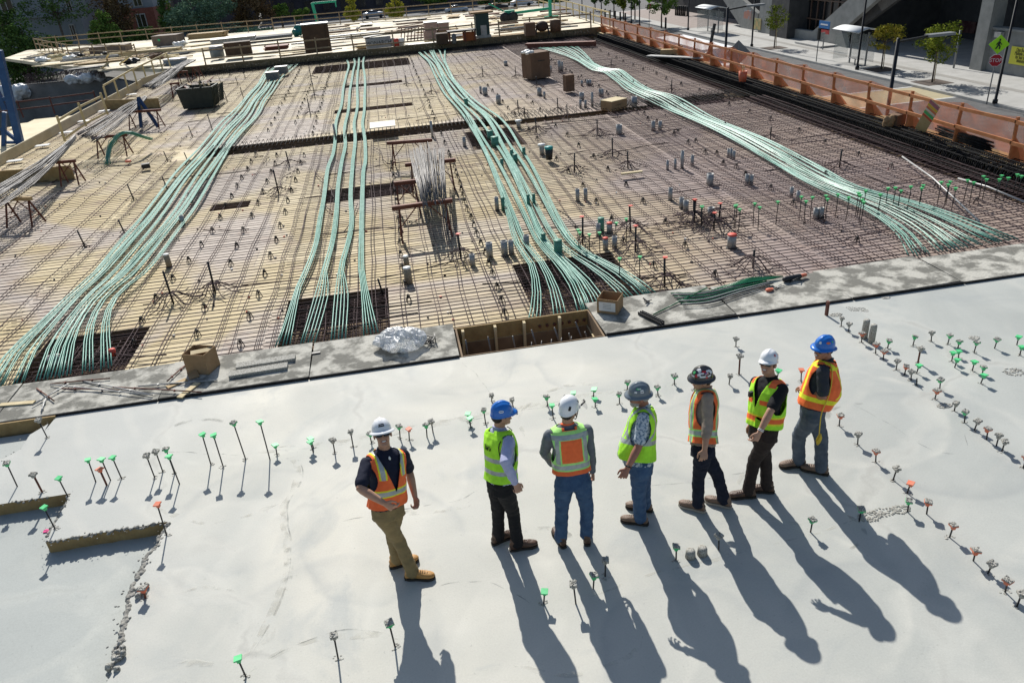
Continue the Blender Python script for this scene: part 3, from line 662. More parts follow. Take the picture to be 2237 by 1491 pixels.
    if kit.get('smile'):
        lp = MB(); lp.tube([hp(.028*q, .090+.008*(1-q*q), -.064+.012*q*q) for q in (-1, -.5, 0, .5, 1)], .0045*k, 6); lp.build('lip', M_lip, root)
    hm = kit.get('hair', M_hair); hr = MB()
    hr.ell(hp(0, -.020, .022), (.079*k, .092*k, .072*k), M=HM); hr.ell(hp(0, -.052, -.012), (.066*k, .058*k, .060*k), M=HM)
    remesh(hr, 'hair', hm, .006, 1, root, .003, (60, 60, 60))
    if kit.get('beard'):
        bd_ = MB(); bd_.ell(hp(0, .058, -.088), (.044*k, .040*k, .040*k), M=HM); bd_.ell(hp(0, .036, -.070), (.061*k, .050*k, .042*k), M=HM); bd_.ell(hp(0, .092, -.040), (.03*k, .012*k, .008*k), M=HM)
        remesh(bd_, 'beard', kit['beard'], .006, 1, root, .004, (60, 60, 60))
    # ---- shirt with sleeves
    t = MB(); rings = []
    for z in (kit.get('shirt_hem', .86), .95, 1.08, 1.25, 1.36, 1.42, 1.455, 1.48, 1.500, 1.515): c, U, f, a, bb = T.ring(z, .95); rings.append((c, U, f, a, bb, 2.3))
    t.loft(rings, n=28)
    for s in 'RL':
        S, E, W = J[s]; long_ = kit['sleeve'] == 'long'
        if long_: t.limb([S, S.lerp(E, .5), E, E.lerp(W, .5), E.lerp(W, .93)], [.064*k, .060*k, .054*k, .048*k, .038*k], n=16)
        elif kit['sleeve'] == 'rolled': t.limb([S, S.lerp(E, .5), E, E.lerp(W, .42)], [.064*k, .060*k, .056*k, .052*k], n=16)
        else: t.limb([S, S.lerp(E, .4), S.lerp(E, .8)], [.066*k, .064*k, .064*k], n=16)
    remesh(t, 'shirt', kit['shirt'], .009, 2, root, .007, (11, 11, 17))
    cl = MB(); c, U, f = T.frame(1.5)
    cl.tube([N+(U*math.cos(q)*.062+f*math.sin(q)*.060+Vector((0, 0, 1))*(.012-.012*math.sin(q)))*k for q in [math.pi*2*j/16 for j in range(17)]], .012*k, 7); cl.build('collar', kit.get('collar', kit['shirt']), root)
    # ---- trousers
    q = MB(); rings = []
    for z in (.84, .88, .95, 1.03, 1.08): c, U, f, a, bb = T.ring(z, .93); rings.append((c, U, f, a, bb, 2.3))
    q.loft(rings, n=26)
    for s in 'RL':
        K, A = J['k'+s], J['a'+s]; h = hip[s]
        q.limb([h+Vector((0, 0, .0)), h.lerp(K, .35), h.lerp(K, .7), K, K.lerp(A, .4), K.lerp(A, .8), A-Vector((0, 0, .015))], [v*k*kit.get('legw', 1.) for v in (.098, .094, .080, .072, .068, .068, .070)], n=20)
    tr = remesh(q, 'trousers', kit['trousers'], .009, 2, root, .008, (9, 9, 15))
    if kit.get('belt'):
        bl = MB(); pts = []
        c, U, f, a, bb = T.ring(1.045, .99)
        pts = [c+U*math.cos(x)*a+f*math.sin(x)*bb for x in [math.pi*2*j/24 for j in range(25)]]; bl.tube(pts, .015*k, 6); bl.build('belt', kit['belt'], root)
    for s in 'RL': foot(root, J['a'+s], feet[s], k, kit['boot'], kit.get('sole', M_sole))
    v = grid_vest(T, kit['style'], kit['vest'], kit.get('hem', .86), k, vneck=kit.get('vneck', .24), seed=k*31+len(label)); v.parent = root
    hat, patch = helmet(root, Hc, dirv(fh), hu, kit['hat'], kit['hatm'], k)
    if kit.get('extra'): kit['extra'](root, T, hp, HM, J, patch, k, hat, HU, hf, hu, N)
    # move the base of the thing to the ground under the figure
    b0 = (J['aR']+J['aL'])/2; b0.z = 0; root.location = b0
    for ch in root.children: ch.matrix_parent_inverse = Matrix.Identity(4); ch.location = ch.location-b0
    return root

z1 = lambda x, y: (740+x/3.241, 860+y/3.241)
z2 = lambda x, y: (1000+x/3.55, 820+y/3.55)
z3 = lambda x, y: (1300+x/3.728, 770+y/3.728)
z6 = lambda x, y: (1560+x/3.55, 700+y/3.55)
band = lambda z, c, w: abs(z-c) < w
def st1(x, y, z):
    ax = abs(x)
    if band(z, 1.06, .042): return 1 if band(z, 1.06, .026) else 2
    if z > 1.22 if y > 0 else z > 1.06:
        if abs(ax-.112) < .036: return 1 if abs(ax-.112) < .021 else 2
    return 0
def ex1(root, T, hp, HM, J, patch, k, hat, HU, hf, hu, N):
    patch('logo', 0, 22, .072, .034, M_stk_k); patch('logo_text', -3, 22, .05, .006, M_stk_w, lift=1.03); patch('logo_text', 16, 23, .008, .016, M_stk_w, lift=1.03)
    c, U, f, a, b = T.ring(1.44, .96); m = MB(); m.ell(c+f*b*.93, (.012, .01, .03), M=Matrix((U, f, Vector((0, 0, 1)))).transposed()); m.build('undershirt', M_stk_w, root)
person('person', 'smiling man in orange vest, navy polo, khaki trousers and tan boots, turned towards the camera', None, 1.03,
       z1(345, 800), z1(325, 395), z1(308, 275), (-48, -66, -84),
       {'R': (z1(418, 1010), z1(522, 1255)), 'L': (z1(375, 1000), z1(412, 1165))},
       {'R': (z1(152, 670), 1.5, z1(318, 770), 1.3), 'L': ('la',)*4}, {'R': -12, 'L': 8},
       dict(skin=M_skin, la=((.30, -.22, -.95), (-.30, .55, -.75)), shirt=M_navy, sleeve='short', trousers=M_khaki, boot=M_boot_t, hat='full', hatm=M_hw, shades=1, smile=1, style=st1, vest=[M_orange, M_silver, M_yellow], vneck=.36, extra=ex1, nod=-27, belt=M_black, legw=.95, hem=.99, shirt_hem=.97))
def st2(x, y, z): return 1 if band(z, 1.0, .026) or band(z, 1.15, .026) else 0
def ex2(root, T, hp, HM, J, patch, k, hat, HU, hf, hu, N):
    patch('logo', 105, 22, .055, .032, M_stk_w, shape='oval'); patch('logo_text', 105, 22, .036, .009, M_hb, lift=1.03); patch('logo', 18, 34, .03, .04, M_stk_w)
    s = MB(); pts = []
    for z, th in ((1.50, 100), (1.47, 55), (1.42, -38), (1.33, -42), (1.2, -28), (1.08, 5), (1.0, 55)):
        c, U, f, a, b = T.ring(z, 1.0, .034); pts.append(c+U*math.cos(R(th))*a*(.72 if z > 1.45 else 1)+f*math.sin(R(th))*b)
    s.tube(smooth_pts(pts, 24), .005, 5); s.build('lanyard', M_black, root)
    w_ = MB()
    def bp(x, z):
        c, U, f, a, b = T.ring(z, 1., .031); return c+U*x-f*b*math.sqrt(max(0, 1-(x/a)**2))
    for st in (((-.035, 1.36), (-.02, 1.33), (-.034, 1.305)), ((-.006, 1.35), (.002, 1.31), (.012, 1.338), (.022, 1.31), (.032, 1.35)), ((.05, 1.35), (.045, 1.32), (.06, 1.31), (.07, 1.34))):
        w_.tube([bp(*q) for q in st], .0042, 4)
    w_.build('vest_lettering', M_black, root)
person('person', 'man in lime vest over pale blue shirt, blue helmet, black trousers, facing right', None, 1.0,
       z2(330, 835), z2(322, 408), z2(345, 290), (22, 24, 8),
       {'R': (z2(432, 1040), z2(462, 1290)), 'L': (z2(315, 1040), z2(315, 1235))},
       {'R': (z2(368, 670), 1.5, z2(448, 835), .8), 'L': (None,)*4}, {'R': 2, 'L': 22},
       dict(shirt=M_lav, sleeve='long', trousers=M_black, boot=M_boot_b, hat='cap', hatm=M_hb, glasses=1, style=st2, vest=[M_lime, M_silver], extra=ex2, nod=-2, hem=1.0, shirt_hem=.98))
def st3(x, y, z):
    ax = abs(x)
    if z < .935: return 2
    if y < 0 or y >= 0:
        if band(z, .985, .03): return 1
        if band(z, 1.385, .030): return 1
        if 1.045 < z < 1.345 and ax < .106: return 2
        if 1.03 < z < 1.36 and .122 < ax < .162: return 1
        if z > 1.46 and ax < .08: return 2
    return 0
def ex3(root, T, hp, HM, J, patch, k, hat, HU, hf, hu, N):
    patch('vent', 140, 14, .03, .05, M_stk_k, .3); patch('vent', 60, 22, .03, .03, M_stk_k, .2); patch('vent', -130, 16, .03, .04, M_stk_k, -.3)
    s = MB(); s.tube([hp(.092, .03, .03), hp(.088, .0, -.05), hp(.05, .05, -.115), hp(0, .07, -.125), hp(-.05, .05, -.115), hp(-.088, 0, -.05), hp(-.092, .03, .03)], .005, 5)
    s.tube([hp(.09, -.04, .02), hp(.088, .0, -.05)], .005, 5); s.build('chin_strap', M_stk_k, hat)
    v = MB(); 
    for a0 in range(-6, 6):
        p = lambda q, r, z: hp(r*math.sin(R(q)), r*math.cos(R(q)), z)
        q0, q1 = a0*13, (a0+1)*13; v.add([p(q0, .135, .085), p(q1, .135, .085), p(q1, .185, .045), p(q0, .185, .045)], [(0, 1, 2, 3)], 0, True)
    v.build('visor', mat('clear_visor', (.35, .33, .33), None, rough=.08, alpha=.35, spec=.8), hat)
    MB().tube([hp(.105, .06, .06), hp(.115, .12, .075), hp(.08, .16, .06)], .009, 6).build('visor_arm', M_stk_k, hat); MB().tube([hp(-.105, .06, .06), hp(-.11, .12, .075)], .009, 6).build('visor_arm', M_stk_k, hat)
person('person', 'man seen from behind in grey top, green and orange vest, jeans, white climbing helmet', None, 1.01,
       z2(890, 790), z2(850, 378), z2(862, 255), (88, 90, 48),
       {'L': (z2(805, 1030), z2(800, 1245)), 'R': (z2(1003, 1020), z2(1000, 1225))},
       {'L': (z2(672, 590), 1.13, z2(735, 690), .95), 'R': (z2(1030, 605), 1.13, z2(1045, 745), .92)}, {'L': 98, 'R': 80},
       dict(shirt=M_hood, sleeve='long', trousers=M_jean, boot=M_boot_b, hat='climb', hatm=M_hw, style=st3, vest=[M_grn2, M_silver, M_orange], vneck=.2, extra=ex3, nod=0, belt=M_black, hem=1.03, shirt_hem=1.02, legw=1.03, collar=M_orange))
def st4(x, y, z):
    a, b = tor(z); th = math.degrees(math.atan2(y/b, x/a))
    for c0 in (180, 0):
        d = abs((th-c0+180) % 360-180)/57.3*.17; r = math.hypot(d, (z-1.30)*.9)
        if .168 < r < .205: return 1
    if band(z, 1.10, .026): return 1
    if y > 0 and abs(abs(x)-.10-(z-1.2)*.15) < .022 and z < 1.25: return 1
    return 0
def ex4(root, T, hp, HM, J, patch, k, hat, HU, hf, hu, N):
    patch('sticker', -75, 42, .055, .028, M_stk_g, shape='oval'); patch('sticker_text', -80, 42, .04, .012, M_stk_w, lift=1.03); patch('sticker', -95, 26, .035, .04, M_stk_w); patch('sticker_text', -95, 24, .024, .008, M_stk_k, lift=1.03); patch('sticker', -60, 22, .03, .022, M_stk_w)
    S, E, W = J['L']; d = (W-E).normalized(); u = d.orthogonal().normalized(); v = d.cross(u); s = MB(); s.tube([W-d*.02+(u*math.cos(q)+v*math.sin(q))*.031 for q in [math.pi*2*j/12 for j in range(13)]], .008, 6); s.build('watch', M_stk_k, root)
person('person', 'bearded man in grey hard hat, lime vest, floral shirt and blue jeans, facing left', None, 1.0,
       z3(372, 900), z3(400, 435), z3(350, 330), (158, 160, 176),
       {'L': (z3(352, 1150), z3(368, 1335)), 'R': (z3(400, 1080), z3(405, 1225))},
       {'L': (z3(355, 765), 1.5, z3(278, 912), 0), 'R': (None,)*4}, {'L': 152, 'R': 150},
       dict(skin=M_skin2, belly=.07, shirt=M_haw, sleeve='short', trousers=M_jean, boot=M_boot_g, hat='full', hatm=M_hg, shades=1, hair=M_hairg, beard=M_hairg, style=st4, vest=[M_lime, M_silver], extra=ex4, nod=-5, hem=1.0, shirt_hem=.95, legw=1.06))
def st5(x, y, z):
    ax = abs(x)
    if band(z, .99, .042): return 1 if band(z, .99, .024) else 2
    if abs(ax-.108) < .034: return 1 if abs(ax-.108) < .018 else 2
    return 0
def ex5(root, T, hp, HM, J, patch, k, hat, HU, hf, hu, N):
    cols = [M_stk_w, M_stk_w, M_stk_r, M_stk_w, M_stk_w, M_stk_w, M_stk_r, M_stk_w, M_stk_w, M_stk_r, M_stk_w, M_stk_w, M_stk_g, M_stk_w]
    for q, (az, el, w_, h_, sh_) in enumerate([(-55, 30, .03, .02, 'rect'), (-50, 55, .03, .03, 'oval'), (-88, 50, .035, .02, 'rect'), (-125, 48, .04, .02, 'rect'), (-20, 14, .03, .014, 'rect'), (-30, 62, .045, .03, 'oval'), (-40, 22, .03, .035, 'oval'), (-68, 40, .045, .016, 'rect'), (-78, 20, .05, .016, 'rect'), (-100, 14, .02, .02, 'rect'), (-112, 18, .05, .014, 'rect'), (-140, 35, .03, .03, 'rect'), (-15, 35, .03, .03, 'oval'), (60, 30, .04, .03, 'rect')]):
        patch('sticker', az, el, w_*1.35, h_*1.35, cols[q], jit(.2), sh_)
    # small flag: stripes and a blue corner
    for j in range(5): patch('flag_stripe', -104, 30+j*2.6, .044, .0052, (M_stk_r, M_stk_w)[j % 2], lift=1.025)
    patch('flag_corner', -98, 38.5, .018, .014, M_stk_b, lift=1.032)
person('person', 'man in sticker-covered black hard hat, orange vest with green trim, tan rolled sleeves', None, 1.0,
       z3(880, 770), z3(900, 285), z3(862, 195), (162, 165, 176),
       {'L': (z3(838, 1010), z3(838, 1225)), 'R': (z3(1000, 985), z3(1050, 1190))},
       {'L': (z3(915, 630), 1.5, z3(892, 790), .8), 'R': (None,)*4}, {'L': 140, 'R': 140},
       dict(shirt=M_tan, sleeve='rolled', trousers=M_jean_d, boot=M_boot_g, sole=M_sole_w, hat='full', hatm=M_hk, glasses=1, style=st5, vest=[M_orange, M_silver, M_grn2], extra=ex5, nod=-4, hem=1.0, shirt_hem=.97, legw=.98))
def st6(x, y, z):
    ax = abs(x)
    if band(z, .985, .05): return 1 if band(z, .985, .03) else 2
    if y > 0 and band(z, 1.20, .03) and .05 < ax < .14: return 1
    if z > 1.40 and abs(ax-.14) < .035: return 1
    return 0
def ex6(root, T, hp, HM, J, patch, k, hat, HU, hf, hu, N):
    patch('sticker', -62, 30, .034, .034, M_stk_r, shape='oval'); patch('sticker_text', -62, 30, .02, .008, M_stk_w, lift=1.03); patch('sticker', -110, 30, .03, .03, M_stk_r, shape='oval')
    S, E, W = J['L']; d = (W-E).normalized(); u = d.orthogonal().normalized(); v = d.cross(u); s = MB()
    for o_ in (.02, .035): s.tube([W-d*o_+(u*math.cos(q)+v*math.sin(q))*.030 for q in [math.pi*2*j/12 for j in range(13)]], .005, 5)
    s.build('bracelet', M_stk_w, root)
    m = MB(); c, U, f, a, b = T.ring(1.32, 1., .03); m.box(c+f*(b+.012)-U*-.07, (.045, .03, .06), 0, R(10)); m.build('radio', M_stk_k, root)
    m = MB(); c, U, f, a, b = T.ring(1.05, 1., .02)
    for q in range(2): m.box(c+f*(b+.014)*.96+U*(-.09), (.10, .03, .11), 0, math.atan2(f.y, f.x)-math.pi/2)
    m.build('pocket', M_lime, root)
person('person', 'laughing man in lime vest with orange band, black shirt and white helmet', None, 1.0,
       z6(385, 850), z6(435, 440), z6(418, 320), (196, 200, 222),
       {'L': (z6(305, 1070), z6(265, 1315)), 'R': (z6(402, 1050), z6(408, 1275))},
       {'L': (z6(437, 700), 1.5, z6(346, 878), 0), 'R': (None,)*4}, {'L': 168, 'R': 158},
       dict(shirt=M_black, sleeve='short', trousers=M_brownp, boot=M_boot_b, hat='cap', hatm=M_hw, shades=1, smile=1, style=st6, vest=[M_lime, M_orange, M_yellow], extra=ex6, nod=-20, hem=1.0, shirt_hem=.98, back=.05, vneck=.3))
def st7(x, y, z):
    ax = abs(x)
    if band(z, 1.0, .028): return 1
    if y < 0 and z > 1.05:
        if abs((z-1.25)*.62-x) < .026 or abs((z-1.25)*.62+x) < .026: return 1
    if y >= 0 and z > 1.03 and abs(ax-.12) < .02: return 1
    if band(z, 1.43, .016): return 1
    return 0
def ex7(root, T, hp, HM, J, patch, k, hat, HU, hf, hu, N):
    patch('sticker', -70, 30, .05, .03, M_stk_o, shape='oval'); patch('sticker', -100, 34, .022, .022, M_stk_g, shape='oval'); patch('sticker', -20, 26, .03, .03, M_stk_w)
    s = MB(); pts = []
    for z, th in ((1.50, 200), (1.40, 215), (1.2, 212), (1.0, 205), (.86, 205), (.80, 207)):
        c, U, f, a, b = T.ring(max(.83, z), 1.0, .05); p = c+U*math.cos(R(th))*a+f*math.sin(R(th))*(b+.05*math.exp(-((z-1.18)/.16)**2)); p.z = min(p.z, z) if z < .83 else p.z; pts.append(p)
    s.tube(smooth_pts(pts, 20), .006, 5)
    e = pts[-1]
    for q in range(3): s.tube([e+Vector((.02*math.cos(t)+.006*q, .02*math.sin(t), -.05+.05*math.cos(t*1.0)-.02*q)) for t in [math.pi*2*j/10 for j in range(11)]], .006, 5)
    s.build('cord', M_cord, root)
person('person', 'man in blue full-brim hard hat, orange vest with yellow stripes, faded jeans', None, 1.02,
       z6(770, 690), z6(875, 300), z6(845, 200), (150, 142, 192),
       {'L': (z6(645, 880), z6(655, 1075)), 'R': (z6(840, 915), z6(830, 1130))},
       {'L': ('lb',)*4, 'R': ('ra',)*4}, {'L': 172, 'R': 142},
       dict(skin=M_skin2, lb=((.38, -.12, -1), (-.62, .62, .0)), ra=((.1, -.10, -1), (-1.2, .25, -.1)), palmL=(0, 0, -1), palmR=(0, 0, -1), curl=2.2, shirt=M_dkgrey, sleeve='short', trousers=M_jean_g, boot=M_boot_g, hat='full', hatm=M_hb, shades=1, smile=1, style=st7, vest=[M_orange, M_yellow], extra=ex7, nod=-12, hem=1.0, shirt_hem=.98, back=.09, belly=.02, legw=1.08))
# ================================================================ FORMWORK EDGE, TENDONS, REBAR
M_dirty = mat('splashed_board', (.165, .16, .14), (.46, .445, .395), 2.6, .95, .6, 25, obj=False, contrast=(.44, .57), detail=14)
M_edge = mat('board_edge', (.12, .09, .06), (.2, .15, .1), 8, .85)
M_rebar = mat('rebar_steel', (.055, .037, .042), (.105, .07, .07), 6, .8, spec=.2, obj=False)
M_rebar_k = mat('coated_rebar', (.010, .010, .011), (.026, .025, .026), 9, .85, spec=.15, obj=False)
M_rebar_l = mat('bare_rebar', (.12, .115, .115), (.23, .22, .215), 9, .5, metal=.4)
M_tend = mat('tendon_sheath', (.045, .25, .185), (.15, .39, .31), 5., .42, spec=.5, obj=False)
M_tend2 = mat('tendon_sheath_glare', (.20, .34, .28), (.10, .36, .26), 3., .36, spec=.6, obj=False)  # paler colour stands in for sun glare on the green sheaths
M_sheath_d = mat('dark_green_sheath', (.01, .12, .05), (.02, .2, .09), 3, .3)
M_blk = mat('black_plastic', (.013, .013, .015), (.03, .03, .033), 6, .5)
M_galv = mat('galvanised', (.30, .30, .30), (.42, .42, .41), 5, .5, metal=.35); M_galv_g = mat('green_stained_pipe', (.07, .22, .16), (.12, .3, .22), 5, .5)
M_card = mat('cardboard', (.27, .17, .085), (.34, .22, .12), 4, .85); M_card_d = mat('dark_cardboard', (.13, .075, .045), (.17, .10, .06), 3, .85)
M_lumber = mat('lumber', (.36, .25, .12), (.47, .34, .18), 5, .8, stretch=(1, 6, 6)); M_lumber_p = mat('pale_lumber', (.50, .40, .23), (.60, .50, .31), 5, .8)
M_rust = mat('rusty_steel', (.10, .035, .025), (.17, .06, .04), 8, .7, metal=.2)
M_red = mat('red_cap', (.62, .09, .06), None, rough=.6); M_green = mat('green_cap', (.05, .42, .13), (.10, .55, .2), 20, .5); M_wht = mat('white_plastic', (.7, .7, .68), None, rough=.5)
jx = [at(*p).x for p in ((345, 877), (675, 830), (1005, 782), (1325, 735), (1612, 692), (1862, 655), (2105, 620))]
xs_b = [-11.6, -9.2, jx[0]-2.44, jx[0], jx[1], jx[2]]
boards = [(xs_b[i], xs_b[i+1]) for i in range(5)]+[(jx[3], jx[4]), (jx[4], jx[5]), (jx[5], jx[6]), (jx[6], jx[6]+2.3), (jx[6]+2.3, 15.2)]
rot = [0, .5, -.4, .8, -.3, 1.6, -.6, 1.8, .2, .4]
blab = ['beyond the left frame edge', 'at the far left end of the row', 'left of the open box, under loose rods', 'under the open cardboard box and planks', 'under the clear plastic bag', 'under the box with a white label', 'under the dark tools and green hoses', 'right of the hoses, with dark cement patches', 'rusty and gravelly, near the right edge', 'outermost at the right edge']
for i, (a, b) in enumerate(boards):
    d = 1.20+(.06 if i in (5, 7) else 0); m = MB(); m.box(((b-a)/2, d/2, .009), (b-a-.012, d, .018))
    o = m.build('formwork_board', M_dirty, None, (a, YE+.035+(.02 if i in (6,) else 0), .006+.002*(i % 2))); o.rotation_euler = (R(.25), 0, R(rot[i]))
    tag(o, 'cement-splashed plywood board '+blab[i], 'board', 'plywood boards along the slab edge')
    e = MB(); e.box(((a+b)/2, YE+.012, .012), (b-a-.02, .03, .05+.02*(i % 2)))
    if i not in (0,): struct(e.build('slab_edge_strip', M_rebar_k))
# bulkhead form standing under the field side of the boards, with the open bay between the boards
bx = MB(); bx.box((-.05, 11.80, -.41), (30.3, .03, .80)); o = bx.build('bulkhead_form', M_form); tag(o, 'brown plywood bulkhead form along the near edge of the rebar field', 'formwork')
xa, xb = jx[2]+.06, jx[3]-.05
pit = MB(); pit.add([(xa, YE+.03, -.62), (xb, YE+.03, -.62), (xb, 11.78, -.62), (xa, 11.78, -.62)], [(0, 1, 2, 3)])
for x in (xa-.02, xb+.02): pit.box((x, 11.24, -.3), (.03, 1.06, .6))
pit.box(((xa+xb)/2, YE+.02, -.3), (xb-xa, .02, .62)); struct(pit.build('open_bay', M_drop))
for i, (px, py) in enumerate(((1012, 735), (1082, 726), (1145, 716), (1222, 706))):
    p = atY(px, py, 11.73); m = MB(); m.box((0, 0, -.27), (.045, .09, .56)); o = m.build('form_stud', M_lumber_p, None, (p.x, 11.70, -.03)); o.rotation_euler = (R(jit(6)), R(jit(3)), 0)
    tag(o, nth(i)+' wooden stud from the left in the open bay between the boards', 'stud', 'studs in the open bay')
for i, (p, q) in enumerate((((1017, 742), (1024, 778)), ((1066, 735), (1076, 772)), ((1120, 734), (1130, 763)), ((1161, 720), (1179, 756)), ((1211, 715), (1231, 750)), ((1257, 703), (1283, 741)), ((1278, 725), (1292, 740)), ((1243, 728), (1252, 745)))):
    a = at(*p, .02); b = at(*q, -.3); b.y = max(b.y, YE+.1); b.z = -.55; m = MB(); m.tube([a-b, Vector()], .013, 6); o = m.build('stake', M_rebar_l, None, b)
    tag(o, nth(i)+' thin pale stake from the left leaning in the open bay', 'stake', 'stakes in the open bay')
for i in range(5):
    a = atY(1150+i*22, 750-i*6, 11.2); m = MB(); m.tube(smooth_pts([(0, 0, 0), (.18, .12, .03), (.32, .30, .12), (.38, .42, .26)], 10), .011, 6)
    o = m.build('curved_conduit', M_rebar_l, None, (a.x-.25, 11.0, -.55)); tag(o, nth(i)+' curved pale conduit from the left inside the open bay', 'conduit', 'curved conduits in the open bay')
m = MB(); m.lathe([(.05, 0), (.05, .22), (.042, .22), (.042, .02)], n=16); p = at(1123, 748, -.4); o = m.build('conduit_sleeve', M_galv, None, (p.x, 11.3, -.6)); tag(o, 'short grey sleeve standing in the open bay', 'sleeve')
for i in range(8):
    p = atY(1180+i*16, 728-i*2.4, 11.77); m = MB(); m.lathe([(.028, 0), (.028, .02), (.016, .035)], n=10); o = m.build('anchor_cone', M_rust, None, (p.x, 11.765, -.18)); o.rotation_euler = (R(90), 0, 0)
    tag(o, nth(i)+' small round anchor from the left on the open bay wall', 'anchor', 'anchors on the bay wall')

# ---- tendons
def resample_y(pts, n, z):
    return smooth_pts([at(x, y, z) for x, y in pts], n)
def z_at(y, ph, amp=.035): return ZF+.135+amp*math.sin(y*.75+ph)
def tendon_group(gname, left, right, nb, ns, where, order, splay=.86, n=70, m_=None, ph0=0., start=.0, dx=.0235, wig=.3):
    zr = ZF+.13; L = resample_y(left, n, zr); Rr = resample_y(right, n, zr); m_ = m_ or (lambda i: M_tend)
    for i in range(nb):
        s = (i+.5)/nb; cen = []
        for k in range(n):
            u = k/(n-1); ss = s+wig/nb*math.sin(u*9+i*1.7+ph0); p = L[k].lerp(Rr[k], ss); cen.append(p)
        mid = cen[n//2]; root = thing('tendon_band', '', 'tendon', (mid.x, mid.y, ZF), 0, gname)
        root['label'] = 'flat band of green sheathed tendons, '+(nth(i)+' from the left' if nb > 1 else '')+' '+where
        for j in range(ns):
            P = []; off = j-(ns-1)/2
            for k in range(n):
                u = k/(n-1); w = (Rr[k]-L[k]).length/nb; e = 0
                if u > splay: e = ((u-splay)/(1-splay))**.8
                if u < start: e = (1-u/start)
                sp = dx*(1-e)+max(dx, w*.9/ns)*e; p = cen[k]; t = (cen[min(k+1, n-1)]-cen[max(0, k-1)]); t.z = 0; t.normalize(); nn = Vector((t.y, -t.x, 0))
                if nn.x < 0: nn = -nn
                z = z_at(p.y, ph0+i*.35)+(.010*math.sin(k*.9+j*2.1+i) if e > .2 else 0)+.022*e*((j % 2))
                q = p+nn*off*sp; P.append((q.x-mid.x, q.y-mid.y, z-ZF))
            MB().tube(P, .0118, 6).build('strand', m_(i), root)
        if True:
            t = MB()
            for k in range(4, int(n*splay), 5):
                p = cen[k]; t.box((p.x-mid.x, p.y-mid.y, z_at(p.y, ph0+i*.35)-ZF-.004), (dx*ns+.008, .012, .026), 0)
            t.build('tie', M_blk, root)
tendon_group('tendon bands of the left group', [(587, 139), (570, 165), (545, 201), (500, 249), (425, 330), (333, 430), (273, 505), (200, 593), (141, 644), (87, 694), (0, 772), (-50, 852)],
             [(668, 131), (628, 160), (609, 181), (583, 221), (569, 249), (505, 330), (450, 430), (390, 505), (323, 593), (265, 644), (238, 700), (240, 800)], 8, 4, 'in the left group', None, .78, start=.12)
fb_ = {1: [(755, 122), (762, 145), (756, 165), (750, 196), (745, 232), (734, 270), (732, 303), (728, 337), (724, 350), (716, 372), (707, 430), (699, 480), (692, 530), (680, 568), (662, 608), (648, 638), (618, 752)],
       2: [(771, 121), (775, 138), (769, 169), (764, 205), (760, 247), (753, 281), (754, 315), (748, 348), (743, 380), (738, 412), (735, 455), (730, 505), (722, 550), (708, 600), (705, 640), (672, 748)],
       3: [(785, 121), (783, 145), (780, 180), (781, 225), (774, 270), (776, 303), (771, 348), (770, 370), (766, 430), (768, 480), (760, 530), (750, 568), (745, 600), (748, 640), (740, 742)],
       4: [(797, 121), (793, 140), (797, 169), (797, 203), (796, 236), (792, 270), (797, 303), (798, 348), (794, 370), (792, 430), (790, 480), (789, 530), (789, 580), (794, 618), (812, 732)]}
for b_ in fb_:
    pts = fb_[b_]; wend = 34; 
    Lp = [(x-(2+(k/len(pts))*4 if y < 640 else 22), y) for k, (x, y) in enumerate(pts)]; Rp = [(x+(2+(k/len(pts))*4 if y < 640 else 20), y) for k, (x, y) in enumerate(pts)]
    z0 = ZF+.13; n0 = len(D.objects)
    tendon_group('tendon bands of the centre-left group', Lp, Rp, 1, 5, 'of four, '+nth(b_-1)+' from the left, in the centre-left group', None, .80, ph0=b_, dx=.0245, wig=0)
tendon_group('tendon bands of the centre group', [(895, 105), (935, 136), (962, 192), (1007, 259), (1047, 330), (1093, 430), (1125, 530), (1160, 580), (1172, 640), (1165, 708)],
             [(972, 103), (976, 136), (1013, 192), (1095, 259), (1143, 330), (1200, 430), (1265, 530), (1330, 570), (1400, 605), (1458, 646)], 8, 4, 'in the centre group', None, .76, start=.06, ph0=2., wig=.5)
tendon_group('tendon bands of the right group', [(1172, 107), (1235, 122), (1290, 152), (1318, 157), (1346, 179), (1366, 197), (1418, 219), (1473, 248), (1586, 299), (1658, 339), (1731, 388), (1829, 434), (1895, 464), (1955, 505), (1985, 556)],
             [(1262, 101), (1306, 140), (1339, 152), (1360, 154), (1388, 172), (1429, 197), (1478, 212), (1559, 254), (1632, 287), (1698, 316), (1796, 362), (1879, 405), (1961, 428), (2044, 454), (2237, 522)], 9, 3, 'in the right group', None, .74, start=.05, ph0=1., m_=lambda i: (M_tend2 if 1 < i < 6 else M_tend), wig=.25)
tendon_group('thin tendons at the far right', [(1325, 85), (1350, 88), (1375, 100), (1400, 108), (1425, 112)], [(1330, 82), (1356, 85), (1382, 96), (1408, 104), (1432, 110)], 1, 3, 'by the far right corner form', None, .9, n=24, ph0=1.)

